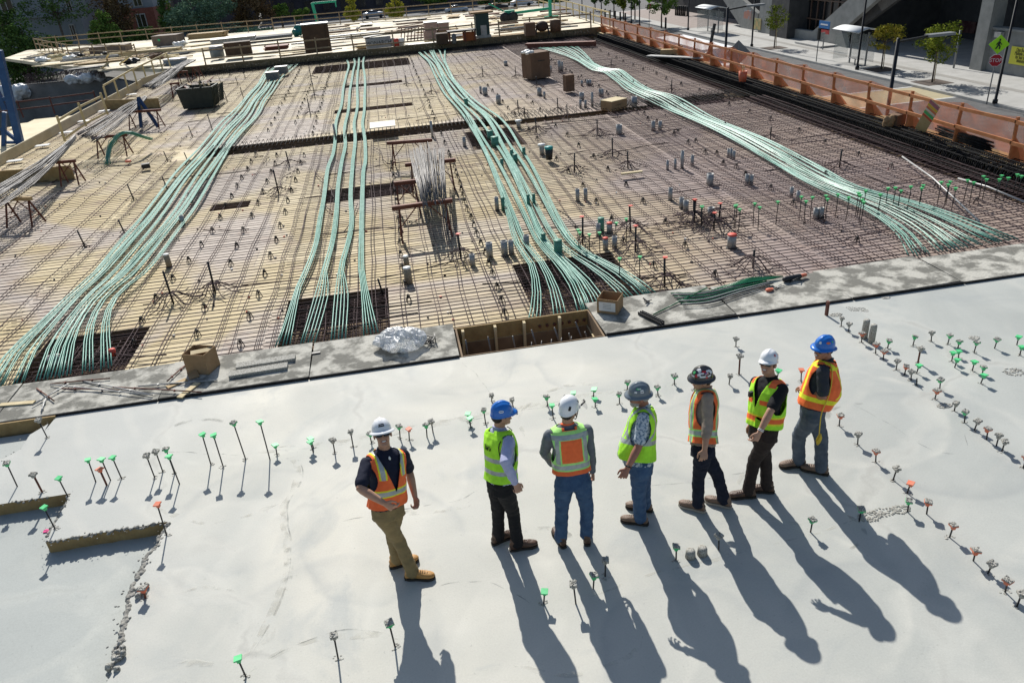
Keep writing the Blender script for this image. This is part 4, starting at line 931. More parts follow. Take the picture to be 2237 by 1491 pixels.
# ---- rebar mats: bars tied into mats, each bar a part of its mat
def bar_mesh(L, r, m, seed, amp=.012, axis=0):
    rr_ = random.Random(seed); k = max(3, int(L/1.1)); pts = []
    for i in range(k+1):
        o = rr_.uniform(-amp, amp); z = rr_.uniform(-.006, .006); pts.append((L*i/k, o, z) if axis == 0 else (o, L*i/k, z))
    return MB().tube(pts, r, 4).mesh('bar', m)
def rebar_mat(where, x0, x1, y0, y1, sy, sx, z, m, pair=.07, r=.0082, rag=.0, both=True):
    root = thing('rebar_mat', 'tied mat of thin steel reinforcing bars '+where, 'rebar mat', (x0, y0, z), 0, 'rebar mats on the plywood deck')
    rr_ = random.Random(int(x0*7+y0*3)); tv = [bar_mesh(x1-x0, r, m, q) for q in range(4)]; lv = [bar_mesh(y1-y0, r, m, 9+q, .03, 1) for q in range(4)]
    nT = int((y1-y0)/sy)
    ys_ = [sy*(i+.5)+rr_.uniform(-.02, .02) for i in range(nT)]; ind = ys_[:100]; rest = ys_[100:]
    for i, y in enumerate(ind):
        o = D.objects.new('bar', tv[i % 4]); COL.objects.link(o); o.parent = root; o.location = (rr_.uniform(-rag, rag), y, rr_.uniform(-.004, .004)); o.rotation_euler = (0, 0, rr_.uniform(-.003, .003))
    if rest:
        g = MB()
        for y in rest: g.tube([(0, y, 0), ((x1-x0)/2, y+rr_.uniform(-.02, .02), 0), (x1-x0, y, 0)], r, 4)
        o = g.build('bars', m, root); o['kind'] = 'stuff'
    x = sx*.5; c = 0
    while x < x1-x0:
        for dx_ in ((0, pair) if pair and c % 2 == 0 else (0,)):
            o = D.objects.new('bar', lv[c % 4]); COL.objects.link(o); o.parent = root; o.location = (x+dx_, rr_.uniform(-.1, .1), .018); o.rotation_euler = (0, 0, rr_.uniform(-.004, .004))
        x += sx*rr_.uniform(.85, 1.15); c += 1
    return root
zm = ZF+.045
rebar_mat('at the left, over yellow plywood', -15.2, -8.3, 11.9, 31.2, .22, .7, zm, M_rebar, rag=.15, r=.009)
rebar_mat('at the far left, beyond the curved green bundle', -15.2, -8.3, 31.3, 56.2, .27, .6, zm, M_rebar)
rebar_mat('under the left tendon bands', -8.3, -2.9, 11.9, 29.5, .19, .42, zm, M_rebar)
rebar_mat('beyond the long drop, left of the four bands', -8.3, -2.9, 31.3, 56.2, .26, .5, zm, M_rebar)
rebar_mat('around the sawhorses in the middle', -2.9, 3.4, 11.9, 29.5, .165, .30, zm, M_rebar)
rebar_mat('beyond the white plywood sheet', -2.9, 3.4, 31.3, 56.2, .25, .42, zm, M_rebar)
rebar_mat('under the centre tendon bands', 3.4, 8.2, 11.9, 29.3, .165, .36, zm, M_rebar)
rebar_mat('around the big cardboard box', 3.4, 8.2, 30.4, 56.2, .26, .42, zm, M_rebar)
rebar_mat('at the lower right, dense and dark', 8.2, 14.9, 11.9, 29.3, .15, .26, zm+.05, M_rebar, r=.0088)
rebar_mat('at the upper right beside the black cage', 8.2, 14.4, 30.4, 56.2, .17, .34, zm+.05, M_rebar, r=.0088)
# doubled bars inside the drops (tight black mats low in the openings)
def low_mat(d, where):
    x0, x1, y0, y1 = d; root = thing('drop_reinforcement', 'tight dark reinforcement lying in the sunken drop '+where, 'rebar mat', (x0, y0, ZF-.38), 0, 'reinforcement in the drops')
    n1 = min(45, int((x1-x0)/.15)); n2 = min(24, int((y1-y0)/.15)); mv = MB().tube([(0, .03, 0), (0, y1-y0-.03, 0)], .009, 4).mesh('bar', M_rebar); mh = MB().tube([(.03, 0, 0), (x1-x0-.03, 0, 0)], .009, 4).mesh('bar', M_rebar)
    for lv in (0, .26):
        for i in range(n1):
            o = D.objects.new('bar', mv); COL.objects.link(o); o.parent = root; o.location = ((i+.5)*(x1-x0)/n1, 0, lv+jit(.02))
        for i in range(n2):
            o = D.objects.new('bar', mh); COL.objects.link(o); o.parent = root; o.location = (0, (i+.5)*(y1-y0)/n2, lv+.02+jit(.01))
for d, wh in ((drops[4], 'under the left tendon group, near the boards'), (drops[5], 'under the four bands, near the boards'), (drops[6], 'under the centre tendons, near the boards'), (drops[7], 'below the sawhorses, under the four bands'), (drops[3], 'at the right end of the long drop')): low_mat(d, wh)
# black perimeter cage along the right edge
cage = thing('rebar_cage', 'long black reinforcement cage running along the right edge below the orange fence', 'rebar cage', (14.75, 12.5, ZF-.2))
hp_ = MB()
for lane in (0, 1):
    w_, h_ = .46, .40
    loop = [(w_*.5*math.copysign(abs(math.cos(t))**.6, math.cos(t)), 0, h_*.5*math.copysign(abs(math.sin(t))**.6, math.sin(t))) for t in [math.pi*2*q/12 for q in range(13)]]
    for k in range(100 if lane == 0 else 1):
        pass
hoop = MB().tube(loop, .016, 5).mesh('hoop', M_rebar_k)
for k in range(100):
    o = D.objects.new('hoop', hoop); COL.objects.link(o); o.parent = cage; o.location = (.30+jit(.02), .075*k, .30+jit(.02)); o.rotation_euler = (R(jit(9)), 0, R(jit(6)))
for lane in (0, 1):
    for k in range(0 if lane else 100, 560):
        y = .075*k; a = jit(.12); x = .30+.46*lane
        hp_.tube([(p[0]+x, p[2]*a+y, p[2]+.30) for p in loop], .016, 4)
o = hp_.build('hoops', M_rebar_k, cage); o['kind'] = 'stuff'
for x, z in ((.08, .12), (.08, .5), (.52, .12), (.52, .5), (.3, .51), (.55, .5), (.99, .12), (.99, .5), (.75, .51), (-.08, .2), (-.14, .3), (-.2, .24)):
    MB().tube([(x, k*1.5, z+jit(.015)) for k in range(29)], .014, 5).build('bar', M_rebar_k, cage)
# dark transverse beam bars crossing near the glare-pale tendons
for q, (y0, y1, x0, x1) in enumerate(((29.2, 31.1, 8.3, 14.3), (29.7, 31.1, .4, 10.2), (29.7, 31.1, -7.1, .3))):
    root = thing('beam_cage', 'dark bars laid along the long drop across the deck, '+('right', 'middle', 'left')[q]+' section', 'rebar cage', (x0, y0, ZF-.2), 0, 'beam cages in the long drop')
    n1 = int((x1-x0)/.16)
    for i in range(min(n1, 90)): MB().tube([(0, 0, .34), (.02, .05, .36), (.03, y1-y0-.05, .36), (.03, y1-y0, .1)], .011, 4).build('stirrup', M_rebar_k, root, (i*.16+.05, 0, jit(.02)))
    for j in range(7): MB().tube([(0, j*.28, .05+.05*(j % 3)), (x1-x0, j*.28, .05+.05*(j % 3))], .012, 4).build('bar', M_rebar_k, root)
# back row: dark cage strip under the rear form wall
root = thing('rear_beam_cage', 'dark bristling reinforcement along the foot of the far form wall', 'rebar cage', (-14, 55.6, ZF+.02))
g = MB()
for i in range(230): 
    x = i*.125; g.tube([(x, 0, 0), (x+jit(.03), .02, .30+jit(.1)), (x+jit(.1), .25+jit(.1), .42+jit(.1))], .012, 4)
o = g.build('hooked_bars', M_rebar_k, root); o['kind'] = 'stuff'
for j in range(6): MB().tube([(0, j*.13, .1+.05*(j % 2)), (29, j*.13, .1+.05*(j % 2))], .02, 4).build('bar', M_rebar_k, root)

# ---- chairs (bar supports) in rows
def chair_mesh():
    m = MB()
    for s in (-1, 1):
        m.tube([(-.045, .05*s, 0), (-.018, .02*s, .13), (0, .012*s, .155), (.018, .02*s, .13), (.045, .05*s, 0)], .009, 5)
    m.tube([(-.03, -.03, .07), (-.03, .03, .07)], .007, 4); m.tube([(.03, -.03, .07), (.03, .03, .07)], .007, 4); m.tube([(0, -.015, .15), (0, .015, .15)], .012, 5); m.box((0, 0, .10), (.03, .03, .05))
    return m
chair0 = chair_mesh().build('bar_support', M_blk); used = [False]
def put_chair(p, label, group, s=1.):
    o = chair0 if not used[0] else chair0.copy()
    if used[0]: COL.objects.link(o)
    used[0] = True; o.location = (p.x+jit(.03), p.y+jit(.05), ZF+.004); o.rotation_euler = (0, 0, R(25+jit(30))); s *= 1.0; o.scale = (s, s, s); tag(o, label, 'bar support', group)
rows = [('row right of the left tendons', [(658, 150), (587, 288)], 17), ('outer row left of the bands', [(560, 340), (510, 425), (470, 500), (425, 560), (392, 600), (340, 655), (292, 758)], 15),
        ('far second row left of bands', [(682, 183), (645, 270)], 11), ('near second row left of bands', [(607, 342), (570, 437), (527, 520), (500, 590), (453, 665), (432, 732)], 13),
        ('dense row beyond the drop', [(725, 154), (683, 295)], 18), ('row closest to the four bands', [(665, 342), (628, 448), (608, 515), (583, 600), (557, 673), (527, 755)], 14),
        ('far dense row left of centre tendons', [(895, 125), (980, 337)], 20), ('near dense row left of centre tendons', [(985, 345), (1020, 455), (1062, 565), (1107, 690)], 20),
        ('row left of the sawhorses', [(856, 360), (868, 470), (878, 560), (893, 660)], 14),
        ('row right of the big cardboard box', [(1201, 136), (1328, 210), (1411, 259), (1483, 303), (1602, 372), (1665, 405), (1727, 444), (1813, 497), (1870, 530)], 24),
        ('row left of the big cardboard box', [(1067, 190), (1174, 306), (1223, 359), (1265, 403), (1320, 463), (1372, 545), (1430, 585)], 17),
        ('row in front of the big box', [(1152, 214), (1210, 275), (1302, 350), (1357, 398), (1402, 440), (1430, 468), (1560, 605)], 14)]
for nm, pts, k in rows:
    P = smooth_pts([at(x, y, ZF) for x, y in pts], k)
    for i, p in enumerate(P[::-1]): put_chair(p, nth(i)+' black support from the near end, '+nm, 'black supports, '+nm)
for c_, X in enumerate((9.6, 11.4, 13.1)):
    for i in range(24):
        Y = 13.2+i*1.72+jit(.2)
        if X < 10 and Y < 19: continue
        put_chair(Vector((X+jit(.1), Y, 0)), nth(i)+' black support from the near end, '+('first', 'second', 'third')[c_]+' row right of the tendons', 'black supports right of the right tendon group')

# ---- conduit sleeves: (base px, top px, radius, kind, label place)
sl_ = [((343, 523-0), (343, 460), .05, 0), ]
sl_ = []
z3c = lambda x, y: (1000+x/3.995, 330+y/3.995); z6c = lambda x, y: (1000+x/4.474, 80+y/4.474); z4c = lambda x, y: (1500+x/3.035, 230+y/3.035); z2c = lambda x, y: (500+x/3.995, 330+y/3.995); z1c = lambda x, y: (x/3.995, 330+y/3.995)
def S3(*a): sl_.extend([(z3c(x, b), z3c(x, t), r, g, w) for x, b, t, r, g, w in a])
def S6(*a): sl_.extend([(z6c(x, b), z6c(x, t), r, g, w) for x, b, t, r, g, w in a])
def S4(*a): sl_.extend([(z4c(x, b), z4c(x, t), r, g, w) for x, b, t, r, g, w in a])
CT = 'among the centre tendons'; RB = 'right of the centre tendons'; FR = 'in front of the big cardboard box'; RG = 'left of the right tendons'; NB = 'near the red-capped rods'
S3((345, 520, 405, .04, 0, CT), (398, 520, 410, .045, 1, CT), (620, 495, 385, .04, 1, CT), (668, 490, 380, .04, 1, CT), (282, 930, 805, .055, 0, 'left of the centre tendons'), (412, 915, 790, .055, 0, 'left of the centre tendons'), (470, 905, 785, .045, 0, 'left of the centre tendons'), (603, 855, 740, .05, 0, CT), (752, 830, 725, .05, 1, CT), (880, 940, 785, .085, 1, CT), (132, 1000, 905, .045, 0, 'left of the centre tendons'),
   (1047, 440, 335, .04, 0, RB), (1117, 430, 330, .04, 0, RB), (1252, 700, 590, .07, 1, NB), (1228, 740, 640, .04, 0, NB), (1325, 715, 630, .05, 2, NB), (1290, 860, 762, .045, 2, NB), (1370, 850, 750, .045, 0, NB), (1830, 165, 85, .03, 0, RG), (1897, 155, 75, .03, 0, RG), (1957, 155, 5, .035, 0, RG), (2045, 130, 40, .035, 0, RG), (2200, 290, 200, .07, 0, RG), (1855, 430, 325, .04, 0, RG), (1952, 500, 410, .045, 0, RG), (1990, 520, 435, .05, 0, RG))
S3((1345, 475, 410, .001, 0, RB)) if 0 else None
S6((85, 680, 610, .08, 1, CT), (320, 1010, 925, .10, 1, CT), (368, 1080, 985, .12, 1, CT), (68, 1075, 985, .045, 0, 'left of the centre tendons'), (530, 1190, 1110, .05, 1, CT), (565, 1240, 1155, .07, 1, CT), (650, 1180, 1090, .05, 1, CT), (435, 1290, 1200, .05, 1, CT), (400, 655, 575, .08, 0, RB), (225, 555, 490, .04, 0, RB), (270, 575, 500, .09, 0, RB), (800, 575, 505, .08, 0, FR), (848, 605, 540, .04, 0, FR), (885, 350, 300, .03, 0, FR), (913, 350, 290, .03, 0, FR), (995, 350, 235, .06, 0, RG), (1020, 345, 250, .05, 0, RG),
   (1213, 485, 430, .04, 0, RG), (1270, 480, 425, .05, 0, RG), (1295, 480, 425, .05, 0, RG), (1212, 620, 550, .08, 0, FR), (1200, 700, 620, .04, 0, FR), (1250, 695, 625, .04, 0, FR), (1316, 690, 550, .04, 0, FR), (1388, 585, 515, .035, 0, RG), (1412, 585, 515, .05, 0, RG), (1407, 690, 615, .05, 0, RG), (1725, 680, 590, .09, 0, RG), (1577, 955, 865, .08, 0, FR), (1910, 920, 830, .05, 0, RG), (1977, 915, 830, .05, 0, RG), (825, 1155, 1055, .06, 3, RB), (597, 895, 820, .06, 3, RB), (470, 285, 240, .08, 0, RB))
S4((276, 345, 290, .03, 0, RG), (293, 355, 290, .03, 0, RG), (311, 360, 305, .035, 0, RG), (37, 400, 335, .035, 0, RG), (155, 530, 460, .06, 0, RG), (398, 530, 460, .04, 0, RG), (427, 530, 465, .04, 0, RG), (692, 610, 545, .035, 0, RG), (736, 635, 570, .035, 0, RG), (853, 755, 685, .045, 0, RG), (888, 755, 680, .04, 0, RG), (297, 945, 860, .07, 2, 'near the hoses on the boards'), (160, 740, 680, .06, 0, NB))
sl_.append((z1c(1480, 1010), z1c(1465, 905), .05, 4, 'beside the left tendon group')); sl_.append((z1c(1600, 640), z1c(1580, 565), .045, 0, 'beside the left tendon group'))
sl_.append((z2c(1555, 1010), z2c(1550, 920), .045, 4, 'right of the four bands')); sl_.append((z2c(1572, 1150), z2c(1558, 1022), .06, 4, 'right of the four bands'))
sl_.append(((734, 305), (729, 265), .03, 0, 'left of the white plywood sheet')); sl_.append(((945, 300), (942, 265), .035, 0, 'behind the sawhorses'))
M_sleeve_t = mat('brown_tube', (.27, .22, .16), (.35, .29, .21), 6, .8)
grp = {}
for q in sl_: grp.setdefault(q[4], []).append(q)
for wh, L in grp.items():
    L.sort(key=lambda q: q[0][0])
    for i, (b, t, r, g, _) in enumerate(L):
        P, h = height(b, t, ZF); h = min(.6, max(.16, h*1.05)); r *= 1.35 if g != 1 else 1.1; c = thing('conduit_sleeve', {0: 'grey', 1: 'green-stained', 2: 'red-topped', 3: 'white-capped', 4: 'tan'}[g]+' pipe sleeve '+wh+', '+nth(i)+' from the left', 'pipe sleeve', (P.x, P.y, ZF), 0, 'pipe sleeves '+wh)
        m = MB(); m.lathe([(r*1.0, 0), (r, h), (r*.86, h), (r*.86, .02)], n=14); m.build('tube', (M_galv, M_galv_g, M_galv, M_galv, M_sleeve_t)[g], c)
        if g in (2, 3, 4, 1): MB().lathe([(r*.99, h-.02), (r*1.04, h-.02), (r*1.04, h+.006), (.002, h+.007)] if g != 3 else [(r*1.5, h-.06), (r*1.6, h+.0), (.002, h+.012)], n=14).build('cap', {1: M_galv_g, 2: M_red, 3: M_wht, 4: M_wht}[g], c)
        if i % 3 == 0: MB().lathe([(r*1.25, 0), (r*1.3, .012), (r, .014)], n=12).build('flange', M_blk, c)

# ---- rods with arched stud bars
def starburst(b, t, i, where, cap=None, big=1.):
    P, h = height(b, t, ZF); h = min(1.3, max(.4, h)); c = thing('column_dowel', 'dark rod over arched bars, '+where, 'dowel rod', (P.x, P.y, ZF), RND.uniform(0, 3))
    MB().tube([(0, 0, 0), (jit(.02), jit(.02), h)], .022, 7).build('rod', M_blk, c)
    n = 13 if big > .7 else 8; big *= .9
    for k in range(n):
        a = math.pi*2*k/n+jit(.2); L = (.5+jit(.12))*big; dx, dy = math.cos(a), math.sin(a); w_ = jit(.12)
        pts = [(dx*.03, dy*.03, .30*big), (dx*L*.35-dy*w_*.3, dy*L*.35+dx*w_*.3, .29*big), (dx*L*.75-dy*w_, dy*L*.75+dx*w_, .16*big), (dx*L-dy*w_*1.4, dy*L+dx*w_*1.4, .07), (dx*L*1.5-dy*w_*2, dy*L*1.5+dx*w_*2, .06)]
        MB().tube(smooth_pts(pts, 9), .010, 4).build('arched_bar', M_rebar, c)
    if cap: MB().box((0, 0, h+.01), (.09, .09, .018)).build('cap', cap, c)
sb_ = [(z1c(1515, 1330), z1c(1445, 1045), 'left of the four bands, nearer the board', None, .9), (z1c(1880, 1240), z1c(1820, 965), 'left of the four bands, right of its neighbour', None, .9), (z2c(435, 370), z2c(400, 160), 'left of the four bands, at mid-length', None, .7), (z2c(528, 130), z2c(505, 0), 'just in front of the long drop', None, .7),
       (z2c(2025, 940), z2c(2005, 725), 'right of the sawhorses, red-capped', M_red, .8), (z3c(1018, 185), z3c(1015, 15), 'right of the centre tendons, middle one', None, .75), (z3c(1485, 150), z3c(1485, 0), 'near the plank on the mat', None, .75), (z3c(1508, 700), z3c(1503, 480), 'red-capped, left of the dense clump', M_red, .9), (z3c(1550, 880), z3c(1548, 655), 'red-capped, in front of the dense clump', M_red, .9), (z3c(1805, 1180), z3c(1808, 930), 'red-capped, just behind the boards', M_red, .9), (z3c(2060, 620), z3c(2060, 425), 'red-capped, in the dense clump, left', M_red, .95), (z3c(1090, 810), z3c(1090, 575), 'red-capped, beside the centre tendons', M_red, .6),
       (z4c(50, 770), z4c(48, 630), 'red-capped, at the left of the far clump', M_red, .8), (z4c(180, 830), z4c(178, 715), 'red-capped, at the heart of the dark clump', M_red, 1.1), (z4c(215, 760), z4c(218, 675), 'red-capped, right in the dark clump', M_red, 1.), (z4c(1012, 415), z4c(1018, 290), 'right of the white-looking tendons', None, .7), (z4c(555, 225), z4c(555, 150), 'beyond the white-looking tendons', None, .5),
       (z6c(592, 745), z6c(588, 620), 'left of the capped flat box', None, .7), (z6c(657, 790), z6c(655, 685), 'left of the flat box, nearer', None, .7), (z6c(980, 740), z6c(977, 600), 'left of the flat box', None, .7), (z6c(1070, 805), z6c(1067, 665), 'left of the flat box, right one', None, .7), (z6c(770, 940), z6c(768, 785), 'above the teal bucket', None, .8), (z6c(1365, 960), z6c(1355, 805), 'in front of the flat box', None, .8), (z6c(1512, 1170), z6c(1510, 990), 'right of the teal bucket', None, .75), (z6c(775, 500), z6c(768, 390), 'just in front of the big box', None, .6), (z6c(245, 390), z6c(243, 285), 'far left of the big box', None, .6), (z6c(570, 400), z6c(568, 295), 'left of the big box', None, .5), (z6c(2088, 545), z6c(2090, 420), 'beyond the right tendons', None, .6), (z6c(1498, 300), z6c(1498, 235), 'at the far bend of the right tendons', None, .5),
       ((888, 187), (885, 165), 'right of the bands, far off', None, .5), ((943, 205), (940, 183), 'left of the green box on the tendons', None, .5), ((680, 172), (677, 145), 'right of the small metal boxes', None, .6), ((678, 250), (672, 215), 'between chair rows, beyond the drop', None, .5), ((688, 213), (683, 180), 'between chair rows, far off', None, .5), (z4c(440, 1080), z4c(430, 1000), 'behind the hose bundle', None, .95)]
for i, (b, t, wh, cp, bg_) in enumerate(sb_): starburst(b, t, i, wh, cp, bg_)
# leaning single rods in the left field
for i, (b, t) in enumerate(((z1c(745, 840), z1c(665, 690)), (z1c(1085, 710), z1c(1045, 595)), (z1c(1170, 430), z1c(1135, 285)), (z1c(1460, 330), z1c(1432, 220)), (z1c(1465, 90), z1c(1440, 0)), (z1c(1640, 90), z1c(1620, 10)), ((421, 300), (417, 275)), ((465, 287), (461, 248)), ((497, 223), (491, 198)), ((534, 222), (530, 190)), ((503, 165), (499, 152)), ((536, 172), (529, 152)), ((485, 190), (482, 167)), ((520, 185), (514, 168)), (z2c(1345, 1250), z2c(1370, 1110)))):
    P, h = height(b, t, ZF); h = min(.8, max(.3, h)); c = thing('tie_rod', nth(i)+' leaning rod from the near end in the left field' if i < 14 else 'thin leaning rod right of the four bands near the boards', 'rod', (P.x, P.y, ZF), 0, 'leaning rods in the left field')
    MB().tube([(0, 0, 0), (-.05, .0, h)], .02, 6).build('rod', M_blk, c)
    for k in range(3): a = k*2.1+i; MB().tube([(0, 0, .1), (math.cos(a)*.12, math.sin(a)*.12, 0)], .010, 4).build('leg', M_rebar_k, c)
# ================================================================ ANCHOR RODS IN THE SLAB
M_capg = mat('green_cap_plain', (.06, .50, .17), (.10, .60, .24), 20, .5); M_capk = mat('cement_covered_cap', (.20, .19, .165), (.45, .44, .40), 60, .95, .6, 90, contrast=(.4, .55))
M_capo = mat('orange_cap', (.70, .14, .06), (.60, .2, .12), 15, .6)
zL = lambda x, y: (x/2.326, 850+y/2.326); zP = lambda x, y: (740+x/3.241, 860+y/3.241); zQ = lambda x, y: (1000+x/3.55, 820+y/3.55)
z5p = lambda x, y: (1300+x/3.728, 770+y/3.728); zR = lambda x, y: (1400+x/2.673, 480+y/2.673); zB = lambda x, y: (1600+x/2.157, 800+y/2.157)
PEG = {
 'along the left edge': ('left edge', zL, [(88, 493, 35, 375, 'm'), (215, 522, 187, 428, 'k2'), (345, 545, 315, 445, 'g'), (283, 708, 228, 590, 'g'), (240, 245, 212, 150, 'k')]),
 'in the tall left clusters': ('tall', zL, [(487, 470, 447, 355, 'g'), (562, 462, 515, 348, 'g'), (543, 487, 510, 400, 'o2'), (618, 453, 578, 338, 'g'), (787, 450, 750, 335, 'k'), (828, 420, 783, 310, 'k'), (888, 428, 850, 300, 'm'), (912, 480, 862, 335, 'g'), (1072, 382, 1020, 225, 'g'), (1135, 395, 1087, 225, 'g'), (1249, 357, 1204, 165, 'm'), (1372, 357, 1314, 160, 'g')]),
 'in the row left of the man in orange': ('r3', zL, [(1408, 333, 1390, 280, 'g'), (1592, 320, 1580, 262, 'g'), (1593, 298, 1583, 243, 'g'), (1702, 325, 1685, 252, 'k')]),
 'beside the lower pad corner': ('r4', zL, [(847, 740, 800, 582, 'o'), (740, 1060, 722, 1010, 'o2m')]),
 'near the bottom of the slab': ('r5', zL, [(1250, 1460, 1235, 1355, 'g'), (1718, 1365, 1700, 1248, 'k')]),
 'behind the man in orange and navy': ('r6', zP, [(103, 375, 92, 265, 'k'), (232, 345, 215, 275, 'm'), (435, 315, 425, 225, 'm'), (500, 325, 487, 240, 'o'), (625, 305, 612, 217, 'm'), (668, 275, 655, 187, 'k'), (935, 240, 922, 165, 'g'), (925, 200, 912, 132, 'g'), (1040, 210, 1025, 112, 'm')]),
 'around the heads of the middle men': ('r7', zQ, [(265, 205, 265, 150, 'k'), (430, 245, 440, 185, 'k'), (740, 330, 717, 222, 'g'), (697, 235, 693, 158, 'm'), (897, 195, 893, 127, 'g'), (1052, 165, 1048, 103, 'g'), (1067, 240, 1062, 172, 'g'), (1255, 215, 1240, 138, 'm'), (1315, 110, 1312, 48, 'm'), (1553, 155, 1553, 85, 'm')]),
 'behind the men with dark and grey hats': ('r8', zR, [(555, 740, 557, 692, 'k'), (573, 900, 575, 792, 'k2'), (515, 960, 520, 905, 'k'), (195, 960, 197, 908, 'm'), (935, 945, 940, 872, 'o'), (310, 990, 300, 940, 'n'), (795, 930, 795, 875, 'g')]),
 'in the upper right row, near the two posts': ('r9', zR, [(1170, 620, 1173, 572, 'k'), (1213, 655, 1215, 605, 'k'), (1288, 715, 1288, 658, 'mo'), (1370, 780, 1370, 722, 'mo'), (1440, 750, 1450, 700, 'm'), (1415, 815, 1422, 762, 'mo'), (1490, 875, 1497, 822, 'k'), (1538, 905, 1543, 852, 'mo'), (1577, 935, 1585, 882, 'k'), (1610, 965, 1615, 918, 'n'), (1745, 990, 1755, 932, 'm'), (1717, 1045, 1722, 992, 'mo'), (1830, 1115, 1838, 1068, 'k')]),
 'in the scattered green cluster': ('r10', zR, [(1588, 735, 1600, 677, 'm'), (1695, 710, 1697, 656, 'k'), (1792, 725, 1800, 672, 'm'), (1852, 745, 1858, 705, 'm'), (1945, 775, 1955, 712, 'm'), (2065, 750, 2077, 694, 'm'), (2195, 730, 2205, 677, 'g'), (2212, 790, 2225, 735, 'g'), (1815, 825, 1822, 768, 'g'), (1855, 805, 1863, 762, 'g'), (1832, 862, 1840, 808, 'g'), (1935, 880, 1945, 822, 'g'), (1993, 900, 2003, 855, 'm'), (1985, 955, 1990, 898, 'g'), (1618, 835, 1630, 745, 'k2'), (1610, 895, 1617, 842, 'g')]),
 'in the upper of the two right rows': ('r11', zB, [(1093, 265, 1100, 212, 'm'), (1140, 300, 1148, 252, 'k'), (1197, 345, 1203, 292, 'mo'), (1243, 375, 1250, 322, 'k'), (1270, 400, 1280, 347, 'k'), (1370, 480, 1370, 427, 'mo')]),
 'in the lower of the two right rows': ('r12', zB, [(503, 280, 508, 227, 'mo'), (590, 368, 598, 315, 'k'), (675, 450, 688, 398, 'mo'), (757, 535, 760, 477, 'k'), (823, 597, 828, 545, 'o'), (825, 685, 833, 628, 'm'), (915, 695, 928, 637, 'mo'), (1023, 805, 1033, 745, 'mo'), (1135, 915, 1145, 858, 'mo'), (1203, 975, 1213, 925, 'k'), (1285, 1062, 1295, 1002, 'mo'), (1340, 1130, 1345, 1065, 'k')]),
 'among the shadows of the men': ('r13', zB, [(597, 730, 603, 672, 'm'), (368, 780, 373, 718, 'm')]),
 'around the shadows in front': ('r14', lambda x, y: (x, y), [(1477, 1222, 1478, 1190, 'm'), (1570, 1200, 1567, 1168, 'k'), (1322, 1258, 1323, 1222, 'k'), (1296, 1285, 1295, 1255, 'm'), (1258, 1318, 1253, 1275, 'k'), (1188, 1318, 1187, 1288, 'g'), (863, 1412, 856, 1358, 'm')])}
cnm = {'g': 'green-capped', 'k': 'cement-crusted', 'k2': 'thick cement-capped', 'm': 'green cement-spattered', 'o': 'orange-capped', 'o2': 'thick red-capped', 'mo': 'orange cement-spattered', 'o2m': 'red crusted', 'n': 'capless'}
def cap_mesh(mb, mb2, h, s, rr_):
    # square plate on a small square neck
    mb.box((0, 0, h-.012), (s, s, .014)); mb.box((0, 0, h-.038), (s*.42, s*.42, .042), taper=1.5)
for wh, (gn, fz, L) in PEG.items():
    L2 = sorted(L, key=lambda q: q[0]+q[1]*.01)
    for i, (bx_, by_, tx, ty, kd) in enumerate(L2):
        P, h = height(fz(bx_, by_), fz(tx, ty)); h = max(.05, min(.8, h)); rr_ = random.Random(int(bx_*7+by_))
        if 'left edge' == gn and P.y < yC+.25 or gn == 'r4': zb = LOW if P.x < xC else 0
        else: zb = 0.
        lab = cnm[kd]+' rod sticking out of the slab, '+nth(i)+' from the left '+wh
        while len(lab.split()) > 16: lab = lab.replace(' sticking out of the slab', ' in the slab') if 'sticking' in lab else lab.rsplit(' ', 1)[0]
        c = thing('anchor_rod', lab, 'anchor rod', (P.x, P.y, 0), 0, 'square-capped rods '+wh)
        th = .013 if '2' in kd else .0085; dx_, dy_ = rr_.uniform(-.012, .012)*(1+h), rr_.uniform(-.012, .012)
        MB().tube([(0, 0, zb), (dx_, dy_, h-.02)], th, 7).build('rod', M_rust if '2' in kd else M_blk, c)
        if kd != 'n':
            s = rr_.uniform(.070, .082)+.008*('2' in kd); rz_ = R(rr_.uniform(-40, 40)); tx_, ty_ = R(rr_.uniform(-9, 9)), R(rr_.uniform(-9, 9))
            m = MB(); cap_mesh(m, None, 0, s, rr_); o = m.build('cap', {'g': M_capg, 'k': M_capk, 'm': M_capg, 'o': M_capo}.get(kd[0], M_capk), c, (dx_, dy_, h)); o.rotation_euler = (tx_, ty_, rz_)
            if kd[0] in 'mk' or 'm' in kd:
                if kd == 'mo' or kd == 'o2m': o.data.materials[0] = M_capo
                g = MB(); g.box((0, 0, 0), (s*.96, s*.96, .012))
                for k in range(14): g.ell((rr_.uniform(-.5, .5)*s*.9, rr_.uniform(-.5, .5)*s*.9, .007), (rr_.uniform(.006, .014), rr_.uniform(.006, .014), rr_.uniform(.004, .009)), 0, None, 6, 4)
                g.build('cement_crust', M_capk, o, (0, 0, .001))
        if rr_.random() < .8:
            g = MB(); 
            for k in range(9): a = rr_.uniform(0, 6.3); d = rr_.uniform(.012, .05); q = rr_.uniform(.005, .013); g.ell((d*math.cos(a), d*math.sin(a), 0), (q*1.6, q*1.3, q*.5), 0, None, 6, 4)
            g.build('cement_spill', M_capk, c)
